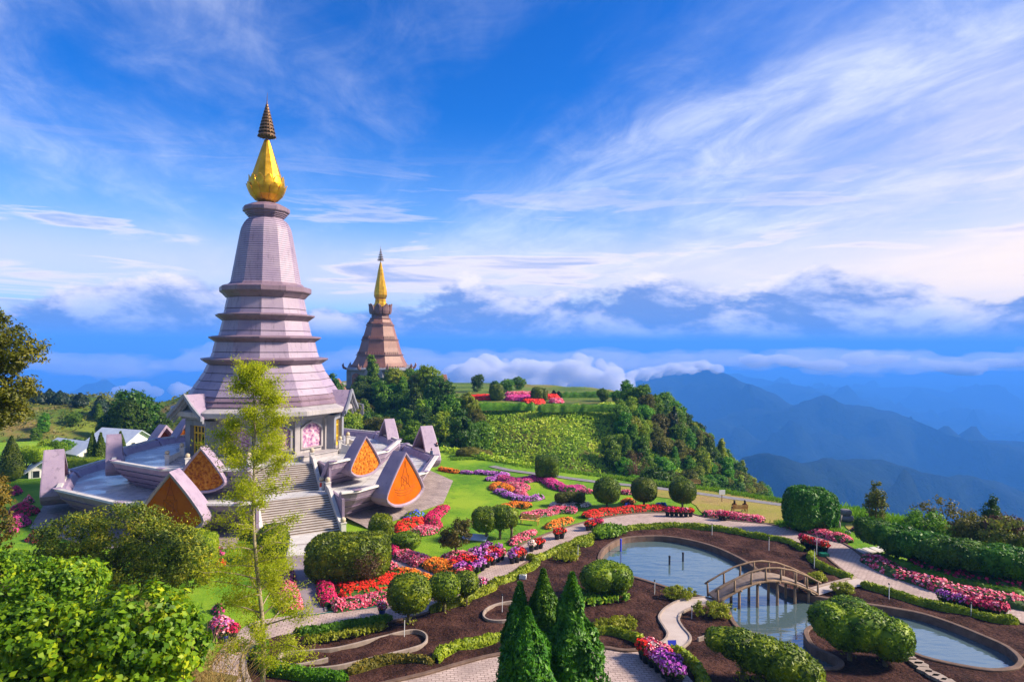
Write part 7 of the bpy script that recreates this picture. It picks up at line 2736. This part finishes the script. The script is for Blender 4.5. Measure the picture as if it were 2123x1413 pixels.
# clipped shrubs of the hilltop garden
for i, (px, Y, r, lb) in enumerate(((1030, 165, 1.9, 'rounded clipped shrub left of the magenta hilltop bed'), (1114, 163, 1.6, 'left of the clipped pair between the hilltop beds'), (1124, 164, 1.5, 'right of the clipped pair between the hilltop beds'))):
    x = (px - 1061.5) / F_PX * Y
    topiary(lb, 0, 0, [(0, 0, r * 1.1, r, r, r * 1.15, 3)], [(0, 0, 0)], L_TOPD, .35, 30, 95 + i, xy=(x, Y), z=4.1)
x = (985 - 1061.5) / F_PX * 108
xh, yh = at(985, 955, 106)[:2]
topiary('low olive mound of brush at the crest beside the terrace', 0, 0, [(-.8, 0, .6, 2.4, 1.6, 1.2, 2.2), (1.2, .3, .4, 1.8, 1.4, .9, 2.2)], [(0, 0, 0)], L_OLIVE, .28, 50, 97, xy=(xh, yh), z=ground_z(xh, yh), name='brush_mound', lump=.15, cat='shrub')


def undergrowth():
    rng = np.random.default_rng(55)
    parts = []
    n = 95000
    X = rng.uniform(-22, 70, n)
    Y = rng.uniform(98, 160, n)
    P = np.stack([X, Y], 1)
    h, ig, dg = height(P)
    k = ~ig & ~inpoly(P, PLATEAU)
    P, h = P[k], h[k]
    tuft = fnoise(P, .22, 3, 4.0)
    k = tuft > -2
    Q = np.c_[P, h + .15 + (tuft + .5).clip(0, 1.2) * .9 * rng.uniform(.1, 1, len(P))]
    V, Fq = leaves(Q, np.tile(np.array([0, -.6, .8]), (len(Q), 1)), .55, .5, .5, rng, up=.6)
    o = link('undergrowth', raw_mesh('undergrowth', V, [Fq]), L_HILL)
    tag(o, 'bright green undergrowth covering the open slope below the hilltop garden', 'undergrowth', None, 'stuff')
    n = 22000
    X = rng.uniform(-190, -60, n)
    Y = rng.uniform(122, 215, n)
    P = np.stack([X, Y], 1)
    h, ig, dg = height(P)
    P, h = P[~ig], h[~ig]
    tuft = fnoise(P, .15, 3, 7.0)
    k = tuft > -0.1
    P, h, tuft = P[k], h[k], tuft[k]
    Q = np.c_[P, h + (tuft + .2).clip(0, 1) * 1.5 * rng.uniform(.2, 1, len(P))]
    V, Fq = leaves(Q, np.tile(np.array([0, -.6, .8]), (len(Q), 1)), .75, .5, .5, rng, up=.6)
    o = link('undergrowth', raw_mesh('undergrowth', V, [Fq]), L_OLIVE)
    tag(o, 'olive scrub covering the hill at the left behind the terrace', 'undergrowth', None, 'stuff')

    n = 26000
    P = np.stack([rng.uniform(-48, 48, n), rng.uniform(-6, 31, n)], 1)
    h, ig, dg = height(P)
    P, h = P[~ig], h[~ig]
    tuft = fnoise(P, .35, 3, 2.0)
    Q = np.c_[P, h + (tuft + .4).clip(0, 1) * .45 * rng.uniform(.1, 1, len(P))]
    V, Fq = leaves(Q, np.tile(np.array([0, .2, .9]), (len(Q), 1)), .34, .35, .6, rng, up=.9)
    o = link('undergrowth', raw_mesh('undergrowth', V, [Fq]), L_MID)
    tag(o, 'rough green growth on the near bank below the viewpoint', 'undergrowth', None, 'stuff')


undergrowth()


# ------------------------------------------------------------------ low clouds hanging on the mountains
def cloud_mat(name='cloud_vapour', dens=0.02):
    m = bpy.data.materials.new(name)
    m.use_nodes = True
    t = NT(m.node_tree)
    t.n.clear()
    out = t.node('ShaderNodeOutputMaterial')
    v = t.node('ShaderNodeVolumePrincipled')
    v.inputs['Color'].default_value = (0.98, 0.98, 1.0, 1)
    v.inputs['Density'].default_value = dens
    v.inputs['Anisotropy'].default_value = 0.1
    t.l.new(v.outputs[0], out.inputs['Volume'])
    return m


CLOUD = cloud_mat()


def cloud(label, puffs, Y, seed, mat=None):
    """a bank of vapour: puffs given as (px, py, radius px, flatness) at about distance Y"""
    rng = np.random.default_rng(seed)
    parts = []
    D, T = ico(4)
    for i, (px, py, r, fl) in enumerate(puffs):
        Yc = Y * (1 + rng.uniform(-.03, .03))
        x, y, z = at(px, py, Yc)
        R = r / F_PX * Yc
        nz = fnoise(D * 1.0 + i * 3.1 + seed, 2.2, 5, seed)
        P = D * (1 + 0.5 * nz[:, None]) * np.array([R, R * .9, R * fl]) + np.array([x, y, z])
        parts.append((P, T))
    # one closed skin round all the puffs
    V, Fs = merge(parts)
    me = raw_mesh('cloud', V, Fs, True)
    o = link('cloud', me, mat or CLOUD)
    rm = o.modifiers.new('skin', 'REMESH')
    rm.mode = 'VOXEL'
    rm.voxel_size = max(18, Y * 0.0038)
    tag(o, label, 'cloud')


rng_c = random.Random(9)
pf = []
for px in range(900, 1300, 22):
    top = np.interp(px, [900, 960, 1010, 1040, 1100, 1160, 1200, 1250, 1300], [775, 745, 732, 738, 748, 738, 730, 748, 765])
    pf.append((px, top + 26 + rng_c.uniform(-6, 10), rng_c.uniform(14, 36), rng_c.uniform(.6, .95)))
    pf.append((px + 8, top + 52, rng_c.uniform(22, 30), .75))
    pf.append((px + 15, top + 12, rng_c.uniform(8, 16), .9))
cloud('bank of pale cumulus lying behind the hilltop garden against the mountain', pf, 3300, 3)
pf = []
for px in range(1290, 1500, 14):
    top = np.interp(px, [1290, 1340, 1400, 1450, 1480, 1500], [772, 758, 748, 744, 750, 760])
    pf.append((px, top + 11, rng_c.uniform(10, 15), .75))
    if px < 1450:
        pf.append((px + 5, top + 22, rng_c.uniform(7, 12), .8))
cloud('white cloud cap pouring over the crest of the blue mountain', pf, 4000, 5)
pf = []
for i in range(17):
    px = 1540 + 44 * i + rng_c.uniform(-30, 30)
    pf.append((px, rng_c.uniform(738, 764), rng_c.uniform(12, 46), rng_c.uniform(.22, .42)))
cloud('long grey cloud bank lying over the far valleys at the right', pf, 5600, 11)
pf = [(250, 812, 18, .7), (285, 806, 24, .7), (320, 812, 18, .6), (370, 808, 20, .8), (400, 812, 16, .6)]
cloud('small white cloud low behind the left hill', pf, 5200, 7)
pf = []
for i in range(30):
    px = -140 + 82 * i + rng_c.uniform(-25, 25)
    pf.append((px, rng_c.uniform(738, 760), rng_c.uniform(55, 110), rng_c.uniform(.18, .30)))
cloud('soft pale mist bank lying level behind the mountain ridges', pf, 5400, 21, cloud_mat('thin_mist', 0.0016))
